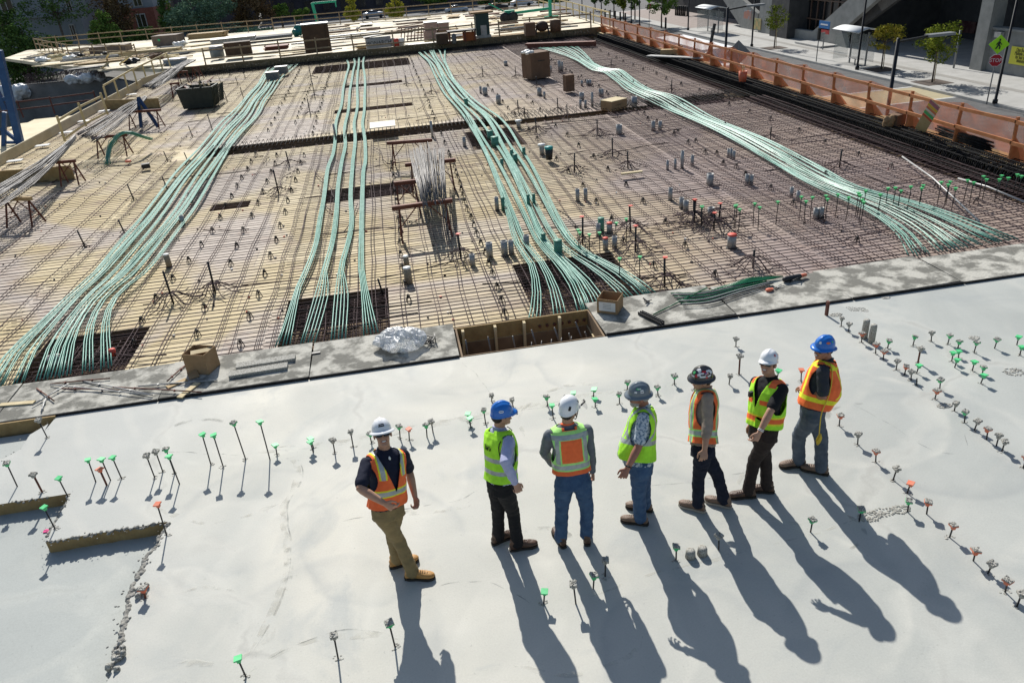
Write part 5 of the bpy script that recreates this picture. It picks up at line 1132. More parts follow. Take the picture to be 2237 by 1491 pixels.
# two posts, lumps, stake, recess marks
for i, (b, t, wh) in enumerate(((zR(1303, 690), zR(1303, 583), 'left, taller'), (zR(1345, 715), zR(1350, 612), 'right, nearer'))):
    P, h = height(b, t); c = MB(); c.lathe([(.052, 0), (.05, h-.02), (.046, h), (.002, h)], n=16); tag(c.build('pipe_post', M_capk, None, P), 'grey cement-covered pipe post standing on the slab, '+wh+' of the pair', 'post', 'pair of pipe posts on the slab')
for i, (px, py) in enumerate(((1508, 1216), (1534, 1210))):
    P = at(px, py); c = MB(); c.lathe([(.055, 0), (.05, .08), (.042, .10), (.002, .095)], n=14); tag(c.build('concrete_stub', M_capk, None, P), 'short round cement stub between the shadows, '+('left', 'right')[i]+' of the two', 'stub', 'round stubs among the shadows')
P, h = height(zR(1083, 557), zR(1090, 475)); c = MB(); c.box((0, 0, h/2), (.04, .05, h)); tag(c.build('wooden_stake', M_rust, None, P), 'dark wooden stake standing at the slab edge beside the boards', 'stake')
for i, (px, py, a, b_) in enumerate(((zR(1140, 555)[0], zR(1140, 555)[1], .09, .05), (zR(2175, 888)[0], zR(2175, 888)[1], .13, .10), (zR(1945, 690)[0], zR(1945, 690)[1], .07, .05), (zB(1000, 185)[0], zB(1000, 185)[1], .09, .05), (1932, 1118, .16, .06), (1968, 1112, .1, .06), (1900, 1128, .12, .07), (zR(1430, 455)[0], zR(1430, 455)[1], .06, .04))):
    P = at(px, py); m = MB(); r_ = random.Random(i)
    for k in range(26): t = k/26*6.28; m.ell((a*math.cos(t)*r_.uniform(.8, 1.1), b_*math.sin(t)*r_.uniform(.8, 1.1), 0), (.02, .013, .008), 0, Matrix.Rotation(t, 3, 'Z'), 6, 4)
    for k in range(12): m.ell((a*r_.uniform(-.7, .7), b_*r_.uniform(-.7, .7), 0), (.025, .02, .007), 0, None, 6, 4)
    tag(m.build('cement_blister', M_capk, None, (P.x, P.y, .001)), 'broken oval patch of crumbly cement in the slab, '+nth(i)+' of the scattered patches', 'concrete patch', 'crumbly patches in the slab')
P = at(*zR(1255, 515)); m = MB()
for k in range(40): m.ell((-.12+.24*(k % 10)/9+jit(.01), (-.07+.14*(k//10)/3)+jit(.01)-.10*(k % 10)/9, 0), (.018, .014, .006), 0, None, 6, 4)
tag(m.build('cement_blister', M_capk, None, P), 'rectangular rough patch in the slab near the boards at the right', 'concrete patch')
for i, (px, py) in enumerate(((252, 1450), (262, 1425), (310, 1292))):
    P = at(px, py); m = MB(); r_ = random.Random(i+5)
    for k in range(40): m.ell((r_.uniform(-.06, .06), r_.uniform(-.10, .10), r_.uniform(-.1, .05)), (r_.uniform(.012, .035),)*3, 0, None, 6, 5)
    tag(remesh(m, 'concrete_lump', M_capk, .008, 1, None, .006, (40, 40, 40)), 'rough lump of spilled concrete on the step edge, '+('nearest the bottom', 'second from the bottom', 'by the red rod')[i], 'concrete lump', 'lumps on the step edge').location = P
# pink marker rag by the left rod
P = at(105, 1160, LOW); m = MB()
for k in range(6): m.box((jit(.04), jit(.03), .01), (.05, .03, .006), 0, jit(1), jit(.4))
tag(m.build('marker_ribbon', mat('pink_ribbon', (.75, .05, .25), None, rough=.6), None, P), 'crumpled pink ribbon at the foot of the green-capped rod', 'ribbon')

# ================================================================ THINGS ON THE BOARDS
TB = .028
def open_box(name, label, P, w, d, h, rz, m, flap=0., tilt=0., label_patch=False, lid_board=False, tex=None):
    c = thing(name, label, 'cardboard box', (P.x, P.y, P.z), rz); t = .008; b = MB()
    b.box((0, 0, t/2), (w, d, t)); b.box((-w/2+t/2, 0, h/2), (t, d, h)); b.box((w/2-t/2, 0, h/2), (t, d, h)); b.box((0, -d/2+t/2, h/2), (w-2*t, t, h)); b.box((0, d/2-t/2, h/2), (w-2*t, t, h)); b.build('carton', m, c)
    if flap:
        for (x, y, ax, sg, L, W) in ((0, -d/2, 'x', -1, w, flap), (0, d/2, 'x', 1, w, flap), (-w/2, 0, 'y', -1, d, flap), (w/2, 0, 'y', 1, d, flap)):
            f = MB(); an = R(50+jit(20))
            if ax == 'x': f.box((0, sg*W/2, 0), (L*.96, W, .006)); o = f.build('flap', m, c, (x, y, h)); o.rotation_euler = (sg*an*.5, 0, 0)
            else: f.box((sg*W/2, 0, 0), (W, L*.96, .006)); o = f.build('flap', m, c, (x, y, h)); o.rotation_euler = (0, -sg*an*.5, 0)
    if label_patch: q = MB(); q.box((0, -d/2-.002, h*.5), (w*.8, .002, h*.62)); q.build('paper_label', M_wht, c); q = MB(); [q.box((0, -d/2-.004, h*(.38+.1*k)), (w*.4, .001, .008)) for k in range(4)]; q.build('print', M_galv, c)
    if lid_board: q = MB(); q.box((.02, .05, h*.88), (w*.88, d*.30, .012), 0, R(30), R(12)); tag(q.build('inner_board', M_lumber_p, c), None, None)
    return c
open_box('cardboard_box', 'open brown cardboard box with a pale board in it, left of the planks', at(446, 806, TB), .40, .34, .36, R(-22), M_card, 0, lid_board=True)
open_box('cardboard_box', 'open cardboard box with a white label, beside the open bay', at(1333, 676, TB), .37, .36, .27, R(-33), M_card, 0, label_patch=True)
for i, (px, py, L) in enumerate(((566, 812, .92), (582, 794, .95))):
    P = at(px, py, TB); m = MB(); m.box((0, 0, .03+.005*i), (L, .17, .05)); o = m.build('plank', M_capk, None, P); o.rotation_euler = (0, 0, R(2)); tag(o, 'grey cement-caked plank on the boards, '+('nearer', 'farther')[i]+' of two', 'plank', 'grey planks on the boards')
rods = [((110, 838), (240, 826)), ((110, 840), (330, 862)), ((132, 848), (262, 852)), ((180, 832), (333, 862)), ((247, 845), (440, 856)), ((302, 843), (475, 830)), ((80, 848), (118, 875)), ((70, 885), (150, 838)), ((365, 832), (408, 795)), ((90, 900), (100, 870))]
for i, (a, b) in enumerate(rods):
    A, B = at(*a, TB+.015+.012*(i % 3)), at(*b, TB+.015+.014*((i+1) % 3)); m = MB(); m.tube([Vector(), (B-A)*.5+Vector((0, 0, .006)), B-A], .011, 6)
    for q in (.25, .7): m.box((B-A)*q, (.03, .03, .03), 0, .5)
    tag(m.build('loose_rod', M_galv if i % 2 else M_rust, None, A), nth(i)+' loose rod of the scatter on the boards left of the open box', 'rod', 'loose rods on the boards')
for a, b, w_, lab, mm in (((392, 868), (432, 836), .10, 'short pale plank lying in front of the open box', M_lumber_p), ((365, 846), (408, 828), .10, 'thin wood offcut lying left of the pale plank', M_lumber), ((0, 884), (75, 878), .09, 'pale plank at the far left on the boards', M_lumber_p), ((681, 772), (700, 769), .05, 'small dark offcut right of the grey planks', M_blk)):
    A, B = at(*a, TB+.012), at(*b, TB+.012); m = MB(); m.bar(Vector(), B-A, w_, .02); tag(m.build('plank', mm, None, A), lab, 'plank')
P = at(422, 818, TB+.05); m = MB(); m.box((0, 0, 0), (.16, .14, .01), 0, .4, R(30)); tag(m.build('cardboard_scrap', M_card, None, P), 'flat scrap of cardboard leaning on the open box', 'scrap')
# plastic bag
m = MB(); r_ = random.Random(4)
for k in range(26): m.ell((r_.uniform(-.30, .30), r_.uniform(-.17, .17), r_.uniform(.04, .17)), (r_.uniform(.12, .18), r_.uniform(.09, .15), r_.uniform(.07, .12)), 0, None, 10, 7)
m.limb([(-.05, .05, .2), (.05, .07, .36)], [.10, .03])
P = at(876, 757, TB); bag = remesh(m, 'plastic_bag', None, .014, 0, None, .05, (9, 9, 9)) if 0 else None
M_bag = mat('clear_plastic', (.55, .57, .58), (.85, .86, .88), 12, .2, .3, 40, spec=.7, alpha=.66, contrast=(.4, .6))
m = MB(); m.ell((0, 0, .13), (.42, .25, .17), 0, None, 84, 50); m.v = [(x, y, z) for x, y, z in m.v]
def _cr(p):
    q = 0.
    for f_, a_ in ((3.2, .085), (7, .04), (15, .018)): q += a_*(1-2.4*abs(noise.noise(Vector(p)*f_+Vector((3.1, 7.7, 1.3)))))
    return q
m.v = [((lambda d_: (x+d_[0], y+d_[1], max(.004, z+d_[2])))((Vector((x, y, z-.13)).normalized())*_cr((x, y, z)))) for x, y, z in m.v]; m.sm = [False]*len(m.sm)
m2 = MB(); m2.limb([(.0, .0, .2), (.03, .03, .33), (.07, .02, .40)], [.11, .05, .02], n=12); m.add([tuple(Vector(v)+Vector((noise.noise(Vector(v)*18)*.03, noise.noise(Vector(v)*21)*.03, 0))) for v in m2.v], m2.f); bag = m.build('plastic_bag', M_bag); bag.location = P; bag.scale = (.86, .86, .86); tag(bag, 'crumpled clear plastic bag full of small parts lying on the boards', 'plastic bag')
m = MB()
for k in range(22): a = Vector((r_.uniform(-.1, .12), r_.uniform(-.09, .09), r_.uniform(.01, .07))); m.bar(a, a+Vector((r_.uniform(-.1, .1), r_.uniform(-.1, .1), r_.uniform(-.01, .04))), .012, .02)
m.box((.15, -.02, .07), (.015, .09, .13)); tag(m.build('part_pile', M_blk, None, at(932, 748, TB)), 'heap of small black supports spilling from the plastic bag', 'hardware')
# H channel
A, B = at(1398, 682, TB+.03), at(1447, 706, TB+.03); m = MB(); m.bar(Vector(), B-A, .09, .008); m.bar(Vector((0, 0, 0)), B-A, .008, .07); d = (B-A).normalized(); s = d.cross(Vector((0, 0, 1)))*.045
m.bar(s, B-A+s, .008, .06); m.bar(-s, B-A-s, .008, .06); tag(m.build('steel_channel', M_blk, None, A), 'short dark steel channel lying across the boards', 'steel beam')
m = MB()
for k in range(5): m.bar((jit(.05), jit(.05), .02), (jit(.1), jit(.1), .05), .02, .015)
tag(m.build('black_bracket', M_blk, None, at(1415, 660, TB)), 'small black bracket on the boards behind the steel channel', 'bracket')
# hoses and offcut tendons
for i in range(12):
    sx, sy = 1465+i*2.5, 640+i*2.4; mm = M_sheath_d if i % 3 == 0 else (M_galv if i % 3 == 1 else M_blk); zz = TB+.012+.012*(i % 4)
    pts = [at(sx, sy, zz), at(sx+60, sy-1-i*.5, zz+.01), at(sx+130, sy-14-i*1.4, zz+.015), at(sx+200, sy-28-i*1.6, zz)]; pts[3].y += .03*(i % 3); o0 = pts[0]
    m = MB(); m.tube([p-o0 for p in smooth_pts(pts, 14)], .0105, 5); tag(m.build('cut_tendon', mm, None, o0), nth(i)+' strand from the back in the bundle of cut tendons and hoses', 'hose', 'cut tendons lying on the boards')
for i in range(5):
    A = at(1555+i*6, 634-i*2, TB+.03); B = at(1690+i*5, 608-i*1.2, TB+.05); m = MB(); m.tube([Vector(), (B-A)*.5+Vector((0, .03*i, .02)), B-A], .014, 6); tag(m.build('green_hose', M_sheath_d, None, A), nth(i)+' dark green hose from the front beside the black tool', 'hose', 'dark green hoses on the boards')
A, B = at(1427, 687, TB+.02), at(1545, 628, TB+.05); m = MB(); m.tube([Vector(), B-A], .012, 6); tag(m.build('green_rod', M_sheath_d, None, A), 'long straight green rod lying diagonally on the boards', 'rod')
c = thing('cable_tensioner', 'black hydraulic tool with orange tip lying at the end of the hoses', 'tool', at(1735, 612, TB)); 
MB().limb([(-.2, -.03, .06), (.1, .01, .06)], [.055, .05]).build('cylinder', M_blk, c); MB().limb([(.1, .01, .06), (.24, .04, .06)], [.035, .03]).build('tip', M_capo, c); MB().tube([(-.15, -.1, .02), (0, -.12, .09), (.1, -.08, .02)], .012, 6).build('handle', M_blk, c)
m = MB(); m.ell((0, 0, .03), (.07, .05, .03)); m.box((.05, .03, .02), (.08, .05, .03)); tag(m.build('orange_strap', M_capo, None, at(1680, 636, TB)), 'crumpled orange strap on the boards below the hoses', 'strap')
c = thing('pliers', 'grey pliers with open handles on the boards beside the orange strap', 'tool', at(1697, 628, TB+.02), R(-60)); MB().tube([(0, 0, 0), (.02, .06, 0), (.05, .16, 0)], .008, 6).build('handle', M_galv, c); MB().tube([(0, 0, 0), (-.02, .06, 0), (-.02, .17, 0)], .008, 6).build('handle', M_galv, c); MB().tube([(-.005, .0, 0), (0, -.06, 0)], .012, 6).build('jaw', M_blk, c)
# ================================================================ THINGS STANDING IN THE REBAR FIELD
ZR_ = ZF+.08
def carton(name, label, b, w, d, h, rz, m, z=ZR_, stuff=None, print_=True):
    P = at(b[0], b[1], z); c = thing(name, label, 'cardboard box', (P.x, P.y, z), rz); q = MB(); q.box((0, 0, h/2), (w, d, h)); q.box((0, 0, h/2), (w+.006, .07, h+.006)); q.build('carton', m, c)
    if print_: t = MB(); [t.box((jit(.1)*w, -d/2-.006, h*(.62-.08*k)), (w*.4, .004, .02*h)) for k in range(2)]; t.build('print', M_blk, c)
    return c
c = carton('cardboard_carton', 'big brown cardboard box with white plastic on top, standing on the rebar', (1172, 169), 1.1, 1.0, 1.25, R(18), M_card_d, print_=False)
m = MB()
for k in range(9): m.ell((-.3+jit(.22), jit(.3), 1.27+jit(.03)), (.18, .14, .09), 0, None, 8, 6)
remesh(m, 'plastic_wrap', M_wht, .03, 1, c, .03, (8, 8, 8))
t = MB(); t.box((.05, -.506, .85), (.4, .004, .04)); t.build('print', M_blk, c)
c = carton('cardboard_carton', 'narrow upright cardboard box right of the big box', (1243, 199), .42, .36, .72, R(10), M_card_d, print_=False)
c = carton('cardboard_carton', 'low cardboard box with a pale lid and one blue side, left of the right tendons', (1341, 238), .85, .62, .36, R(28), M_card)
P = at(1341, 238, ZR_); MB().box((.43, 0, .18), (.008, .6, .34)).build('blue_panel', mat('blue_print', (.02, .05, .3), None), c); MB().box((0, 0, .372), (.87, .64, .02)).build('lid', M_lumber_p, c)
for i, (px, py, lab) in enumerate(((598, 176, 'left and nearer'), (617, 163, 'right and farther'))):
    P = at(px, py, ZR_); c = thing('metal_box', 'grey metal box standing on the far end of the left tendons, '+lab, 'metal box', (P.x, P.y, ZR_+.08), R(-4), 'grey metal boxes'); q = MB(); q.box((0, 0, .2), (.72, .5, .4)); q.build('case', M_conc_d, c); MB().box((0, 0, .41), (.76, .54, .03)).build('lid', M_galv, c)
# debris bin
P = at(441, 232, ZR_); c = thing('debris_bin', 'dark ribbed bin heaped with scrap, standing left of the tendons', 'bin', (P.x, P.y, ZR_), R(-4))
q = MB(); W_, D_, H_ = 1.75, 1.25, .95; b_ = [(-W_/2*.86, -D_/2*.86, 0), (W_/2*.86, -D_/2*.86, 0), (W_/2*.86, D_/2*.86, 0), (-W_/2*.86, D_/2*.86, 0)]; t_ = [(-W_/2, -D_/2, H_), (W_/2, -D_/2, H_), (W_/2, D_/2, H_), (-W_/2, D_/2, H_)]
q.add(b_+t_, [(3, 2, 1, 0), (0, 1, 5, 4), (1, 2, 6, 5), (2, 3, 7, 6), (3, 0, 4, 7)])
q.add([(x, y, H_-.15) for x, y in ((-W_/2+.02, -D_/2+.02), (W_/2-.02, -D_/2+.02), (W_/2-.02, D_/2-.02), (-W_/2+.02, D_/2-.02))], [(0, 1, 2, 3)])
M_bin = mat('bin_green', (.018, .024, .02), (.03, .036, .03), 5, .6); q.build('tub', M_bin, c)
q = MB(); [q.bar(t_[i], t_[(i+1) % 4], .07, .07) for i in range(4)]; q.build('rim', M_bin, c)
for k in range(9): 
    MB().bar((W_/2*.88, -D_/2*.75+k*D_*.19, .05), (W_/2*1.0, -D_/2*.85+k*D_*.21, H_-.05), .04, .05).build('rib', M_bin, c)
for k in range(18):
    a = Vector((jit(.7), jit(.45), H_-.1+RND.uniform(0, .3))); b2 = a+Vector((jit(.4), jit(.4), jit(.2))); o = MB().bar(Vector(), b2-a, .09, .02).build('wood_scrap', (M_lumber_p, M_blk, M_rust, M_lumber)[k % 4], None, a+Vector((P.x, P.y, ZR_)))
    tag(o, nth(k)+' piece of scrap from the bottom of the heap in the dark bin', 'scrap', 'scrap heaped in the bin')
# white plywood sheet
P = at(837, 284, .0); q = MB(); q.box((0, .55, .0), (.98, 1.15, .02)); tag(q.build('plywood_sheet', mat('bright_plywood', (.66, .6, .46), (.72, .66, .53), 3, .7), None, (P.x, P.y-.05, .12)), 'square pale plywood sheet lying over the long drop right of the four bands', 'plywood')
bpy.context.view_layer.update()
P = at(1380, 377, ZR_+.08); q = MB(); q.box((0, 0, 0), (.62, .12, .04)); tag(q.build('plank', M_lumber_p, None, P), 'short bright plank lying on the mats behind the red-capped rods', 'plank')
P = at(*z6c(895, 1200), ZR_); c = thing('bucket', 'dark bucket with teal lid standing right of the centre tendons', 'bucket', P); MB().lathe([(.10, 0), (.13, .36), (.12, .36), (.09, .02)], n=16).build('pail', M_blk, c); MB().lathe([(.135, .33), (.14, .40), (.002, .41)], n=16).build('lid', mat('teal_plastic', (.01, .25, .25), None, rough=.5), c)
# sawhorses
def sawhorse(a, b, z, label, group, m=M_rust, mb_=M_rust, legs=True):
    A, B = at(a[0], a[1], z), at(b[0], b[1], z); c = thing('sawhorse', label, 'sawhorse', (A.x, A.y, ZR_-.05), 0, group); o = Vector((A.x, A.y, ZR_-.05)); A -= o; B -= o
    MB().bar(A, B, .09, .10).build('beam', mb_, c); d = (B-A).normalized(); s = Vector((-d.y, d.x, 0))
    for E_, sg in ((A.lerp(B, .12), -1), (A.lerp(B, .88), 1)):
        for q in (-1, 1): MB().bar(E_-Vector((0, 0, .04)), Vector((E_.x, E_.y, 0))+s*q*.28+d*sg*.05, .04, .04, upv=(1, 0, 0)).build('leg', m, c)
        MB().bar(Vector((E_.x, E_.y, .35)), E_-d*sg*.4-Vector((0, 0, .04)), .025, .025).build('brace', m, c)
        MB().bar(Vector((E_.x, E_.y, .25))+s*.2, Vector((E_.x, E_.y, .25))-s*.2, .025, .025).build('tie_bar', m, c)
    return c
zs = ZF+.85
sawhorse(z2c(1440, 285), z2c(1640, 262), zs, 'second rusty sawhorse from the front, under the grey bar stack', 'rusty sawhorses in the middle'); sawhorse(z2c(1422, 500), z2c(1950, 430), zs, 'frontmost rusty sawhorse carrying the grey bar stack', 'rusty sawhorses in the middle')
sawhorse(z2c(1538, 122), z2c(1980, 78), zs, 'third rusty sawhorse from the front, under the grey bar stack', 'rusty sawhorses in the middle'); sawhorse((845, 313), (944, 306), zs, 'rearmost rusty sawhorse, empty, in front of the long drop', 'rusty sawhorses in the middle')
# stack of grey bars over the sawhorses
rr_ = random.Random(12); A0 = at(*z2c(1585, 60), zs+.08); B0 = at(*z2c(1690, 440), zs+.08); A1 = at(*z2c(1880, 20), zs+.08); B1 = at(*z2c(1890, 400), zs+.08)
bs = thing('bar_stack', 'thick stack of loose grey bars lying across the rusty sawhorses', 'steel bars', (A0.x, A0.y, zs)); o0 = Vector((A0.x, A0.y, zs))
for i in range(95):
    u = rr_.random(); v = min(1, max(0, u+rr_.uniform(-.12, .12))); a = A0.lerp(A1, u); b = B0.lerp(B1, v); lay = .05+.25*rr_.random()*(1-abs(2*u-1)**2); d = (b-a)
    a = a-d*rr_.uniform(-.12, .22); b = b+d*rr_.uniform(-.2, .12)*(1 if i % 7 else 3)
    a.z = zs+lay; b.z = zs+lay-(.25 if i % 7 == 0 else .03); MB().tube([a-o0, (a+b)/2-o0+Vector((rr_.uniform(-.02, .02), 0, .01)), b-o0], .010, 5).build('bar', M_rebar_l, bs)
# left sawhorses with bundles of bars
GL = 'sawhorses under the left bar bundles'; zl = ZF+.8; z9 = lambda x, y: (x/4.971, 180+y/4.971)
sawhorse(z9(20, 1270), z9(340, 1260), zl, 'sawhorse at the far left with orange-topped legs, nearest of its row', GL, mb_=M_lumber); sawhorse(z9(610, 870), z9(820, 850), zl, 'second sawhorse from the front of the left row', GL, mb_=M_rust)
sawhorse(z9(1000, 600), z9(1380, 570), zl, 'sawhorse under the curved green bundle', GL); sawhorse(z9(1350, 325), z9(1745, 300), zl, 'sawhorse beside the blue easel', GL)
sawhorse((370, 184), (392, 181), .5, 'sawhorse under the rear grey bundle, near end', GL); sawhorse((385, 158), (410, 156), .5, 'sawhorse under the rear grey bundle, middle', GL); sawhorse((418, 147), (435, 146), .5, 'sawhorse under the rear grey bundle, far end', GL)
def bundle(label, path0, path1, z, n, sag=.0, m=M_rebar_l, r=.011, seed=1):
    rr_ = random.Random(seed); A = [at(x, y, z) for x, y in path0]; B = [at(x, y, z) for x, y in path1]; o0 = A[0].copy(); c = thing('bar_bundle', label, 'steel bars', o0)
    for i in range(n):
        u = rr_.random(); v = min(1, max(0, u+rr_.uniform(-.25, .25))); N_ = len(A); P = []
        for k in range(N_): w_ = u+(v-u)*k/(N_-1); p = A[k].lerp(B[k], w_); p.z += rr_.uniform(0, .10); P.append(p-o0)
        a = rr_.uniform(0, .12); P[0] = P[0].lerp(P[1], a); MB().tube(smooth_pts(P, 10), r, 5).build('bar', m if i % 3 else M_rebar_k, c)
bundle('long bundle of grey bars sagging at the far left edge', [(-60, 440), (60, 370), (120, 335), (165, 300)], [(-60, 500), (70, 410), (135, 345), (168, 303)], zl+.1, 48, seed=2)
bundle('bundle of grey bars running past the blue easel', [(165, 298), (215, 270), (270, 235), (318, 213)], [(205, 315), (245, 290), (290, 250), (322, 216)], zl+.1, 34, seed=3)
bundle('dense bundle of grey bars at the rear left, on stands', [(308, 193), (345, 170), (380, 148), (415, 132)], [(335, 198), (368, 178), (400, 150), (428, 133)], .62, 60, seed=4)
bundle('black bar pile lying by the right fence', [], [], 0, 0) if 0 else None
# blue easel frame
c = thing('blue_frame', 'dark blue folded frame standing on the left mat', 'frame', at(330, 278, ZR_)); o0 = at(330, 278, ZR_); M_blue = mat('blue_paint', (.01, .035, .10), (.02, .055, .14), 6, .5)
ap = at(320, 213, ZR_); ap = o0+Vector((-.35, .6, 1.25))
for q in ((-.45, .1, 0), (.32, -.1, 0), (-.1, 1.2, 0)): MB().bar(ap-o0, Vector(q), .12, .10).build('leg', M_blue, c)
# curved green bundle on the left
pts = [at(*z9(1165, 880), ZR_), at(*z9(1195, 700), .25), at(*z9(1290, 570), .62), at(*z9(1400, 540), .66), at(*z9(1520, 580), .45), at(*z9(1640, 615), .15)]
c = thing('green_bundle', 'arched bundle of green tendons bent over a sawhorse at the left', 'tendon', pts[0]); rr_ = random.Random(8)
for i in range(14):
    of = Vector((rr_.uniform(-.07, .07), rr_.uniform(-.07, .07), rr_.uniform(-.04, .04))); MB().tube([p-pts[0]+of*(1+.8*(k in (0, 5))) for k, p in enumerate(smooth_pts(pts, 16))], .014, 5).build('strand', M_tend if i % 4 else M_sheath_d, c)
P = at(*z9(1590, 930), ZR_); tag(MB().box((0, 0, .08), (.28, .2, .16), 0, .3).build('small_case', M_blk, None, P), 'small black case lying on the left mat', 'case')
P = at(*z9(1395, 870), ZR_); m = MB(); m.ell((0, 0, .05), (.12, .1, .05)); tag(m.build('orange_coil', M_capo, None, P), 'orange lump below the curved green bundle', 'strap')
# buckets in the left pit and small stuff on the mats
P = at(120, 790, ZF-.1); tag(MB().lathe([(.10, -.2), (.12, .12), (.002, .125)], n=14).build('bucket', M_wht, None, P), 'small white bucket under the left tendons near the boards', 'bucket')
P = at(248, 775, ZF+.06); tag(MB().lathe([(.05, 0), (.06, .12), (.002, .13)], n=12).build('red_tub', M_red, None, P), 'small red tub at the right edge of the left tendons near the boards', 'tub')
m = MB(); rr_ = random.Random(77)
for k in range(700):
    x, y = rr_.uniform(-14, 14.5), 11.9+44*rr_.random()**1.5
    if inside(x, y): continue
    s = rr_.uniform(.02, .05); m.box((x, y, ZF+.02), (s, s*rr_.uniform(.5, 1), .03), rr_.choice((0, 0, 0, 1, 2)), rr_.uniform(0, 3))
tag(m.build('small_litter', [M_blk, M_wht, M_capo]), 'scattered small spacers and litter over the plywood deck', 'litter', kind='stuff')
# field green-capped thin rods near the right tendons
fg = [z4c(x, y) for x, y in ((762, 605), (793, 635), (835, 608), (925, 598), (935, 620), (1005, 590), (1075, 610), (1140, 580), (1150, 595), (1188, 565), (1165, 625), (1175, 640), (1285, 590), (1337, 548), (1385, 545), (1422, 565), (1488, 538), (1560, 548), (1570, 530), (1690, 508), (1735, 525), (1748, 505), (1785, 548), (1865, 495), (1905, 510), (1970, 470), (1990, 490), (2075, 490), (2090, 465), (2135, 480), (2195, 458), (2222, 468), (323, 665), (352, 688), (452, 650), (485, 675), (605, 638), (103, 668), (330, 660))]
fg += [z3c(x, y) for x, y in ((1470, 590), (1385, 625), (1050, 685), (1065, 710), (1148, 725), (1237, 710), (1590, 920), (1412, 935), (2132, 485))]
fg.sort(key=lambda q: q[0])
for i, (px, py) in enumerate(fg):
    P = at(px, py, ZF+.55); c = thing('capped_rod', nth(i)+' thin green-capped rod from the left across the right half of the rebar field', 'rod', (P.x, P.y, ZF), 0, 'thin green-capped rods in the rebar field')
    MB().tube([(0, 0, 0), (jit(.02), 0, .53)], .010, 5).build('rod', M_blk, c); m = MB(); m.box((0, 0, .55), (.075, .075, .014), 0, jit(.6)); m.box((0, 0, .52), (.035, .035, .05)); m.build('cap', M_green, c)
for i, (px, py) in enumerate(((z4c(1430, 340)), (z4c(1800, 485)))):
    A = at(px, py, ZR_+.1); B = at(*(z4c(1940, 770) if i == 0 else z4c(2237, 640)), ZR_+.12); m = MB(); m.tube([Vector(), (B-A)*.4+Vector((.12, 0, 0)), B-A], .022, 7); tag(m.build('grey_hose', M_galv, None, A), ('long grey conduit lying beyond the right tendons', 'grey conduit lying near the right cage')[i], 'conduit')

# stray bars lying askew over the mats
rr_ = random.Random(55); sb2 = []
for k in range(70):
    x, y = rr_.uniform(-13.5, 13.5), 12.6+40*rr_.random()**1.6; sb2.append((x, y))
sb2.sort()
for i, (x, y) in enumerate(sb2):
    a = rr_.choice((0, 0, math.pi/2))+rr_.uniform(-.35, .35); L = rr_.uniform(.8, 3.2); d = Vector((math.cos(a)*L, math.sin(a)*L, 0)); s = Vector((-d.y, d.x, 0))*.04
    o = MB().tube(smooth_pts([Vector(), d*.3+s*rr_.uniform(-1, 1), d*.7+s*rr_.uniform(-2, 2), d], 8), .012, 5).build('stray_bar', M_rebar if i % 3 else M_rebar_k, None, (x, y, ZF+.085+rr_.uniform(0, .03)))
    tag(o, nth(i)+' stray bar from the left lying askew on the rebar mats', 'steel bar', 'stray bars on the mats')
# ================================================================ ORANGE FENCE, RAILS, BACK DECK
M_owood = mat('orange_stained_wood', (.42, .15, .055), (.52, .22, .09), 4, .75); M_rail = mat('weathered_rail', (.26, .19, .12), (.36, .28, .18), 4, .85); M_raily = mat('yellow_lumber', (.50, .40, .20), (.58, .48, .27), 4, .8)
def net_mat():
    m = mat('orange_net', (.85, .17, .06), None, rough=.7, alpha=.5); n = m.node_tree; b = n.nodes['Principled BSDF']
    tc = n.nodes.new('ShaderNodeTexCoord'); v = n.nodes.new('ShaderNodeTexNoise'); v.inputs['Scale'].default_value = 1.1; v.inputs['Detail'].default_value = 5; n.links.new(tc.outputs['Object'], v.inputs[0])
    r = n.nodes.new('ShaderNodeMapRange'); r.inputs[1].default_value = .35; r.inputs[2].default_value = .65; r.inputs[3].default_value = .34; r.inputs[4].default_value = .66; n.links.new(v.outputs[0], r.inputs[0]); n.links.new(r.outputs[0], b.inputs['Alpha']); return m
M_net = net_mat()
_n = M_net.node_tree; _b = _n.nodes['Principled BSDF']; _l = [l for l in _n.links if l.to_socket == _b.inputs['Alpha']][0]; _src = _l.from_socket
_t = _n.nodes.new('ShaderNodeBsdfTransparent'); _d = _n.nodes.new('ShaderNodeBsdfDiffuse'); _s = _n.nodes.new('ShaderNodeBsdfTranslucent'); _m = _n.nodes.new('ShaderNodeMixShader'); _a = _n.nodes.new('ShaderNodeMixShader')
for q in (_d, _s): q.inputs[0].default_value = (1., .33, .16, 1)
_m.inputs[0].default_value = .55; _n.links.new(_d.outputs[0], _m.inputs[1]); _n.links.new(_s.outputs[0], _m.inputs[2])
_n.links.new(_src, _a.inputs[0]); _n.links.new(_t.outputs[0], _a.inputs[1]); _n.links.new(_m.outputs[0], _a.inputs[2]); _n.links.new(_a.outputs[0], [x for x in _n.nodes if x.type == 'OUTPUT_MATERIAL'][0].inputs[0])
XF = 15.6
fence = thing('safety_fence', 'long orange netted guard fence along the right edge of the deck', 'fence', (XF, 34, -.05))
ysF = [13.0, 15.05, 17.1, 19.2, 21.35, 23.5, 25.65, 27.8, 29.95, 32.1, 34.3, 36.5, 38.7, 40.9, 43.1, 45.5, 48, 50.6, 53.2, 56.2]
for y in ysF:
    MB().box((jit(.01), y-34, .50), (.085, .04, 1.22), 0, 0, R(jit(2)), R(jit(2))).build('post', M_owood, fence)
    MB().add([(.03, y-34, -.05), (.62, y-34, -.05), (.03, y-34, .62), (.03, y-34+.04, -.05), (.62, y-34+.04, -.05), (.03, y-34+.04, .62)], [(0, 1, 2), (5, 4, 3), (0, 2, 5, 3), (1, 4, 5, 2), (0, 3, 4, 1)]).build('brace', M_owood, fence)
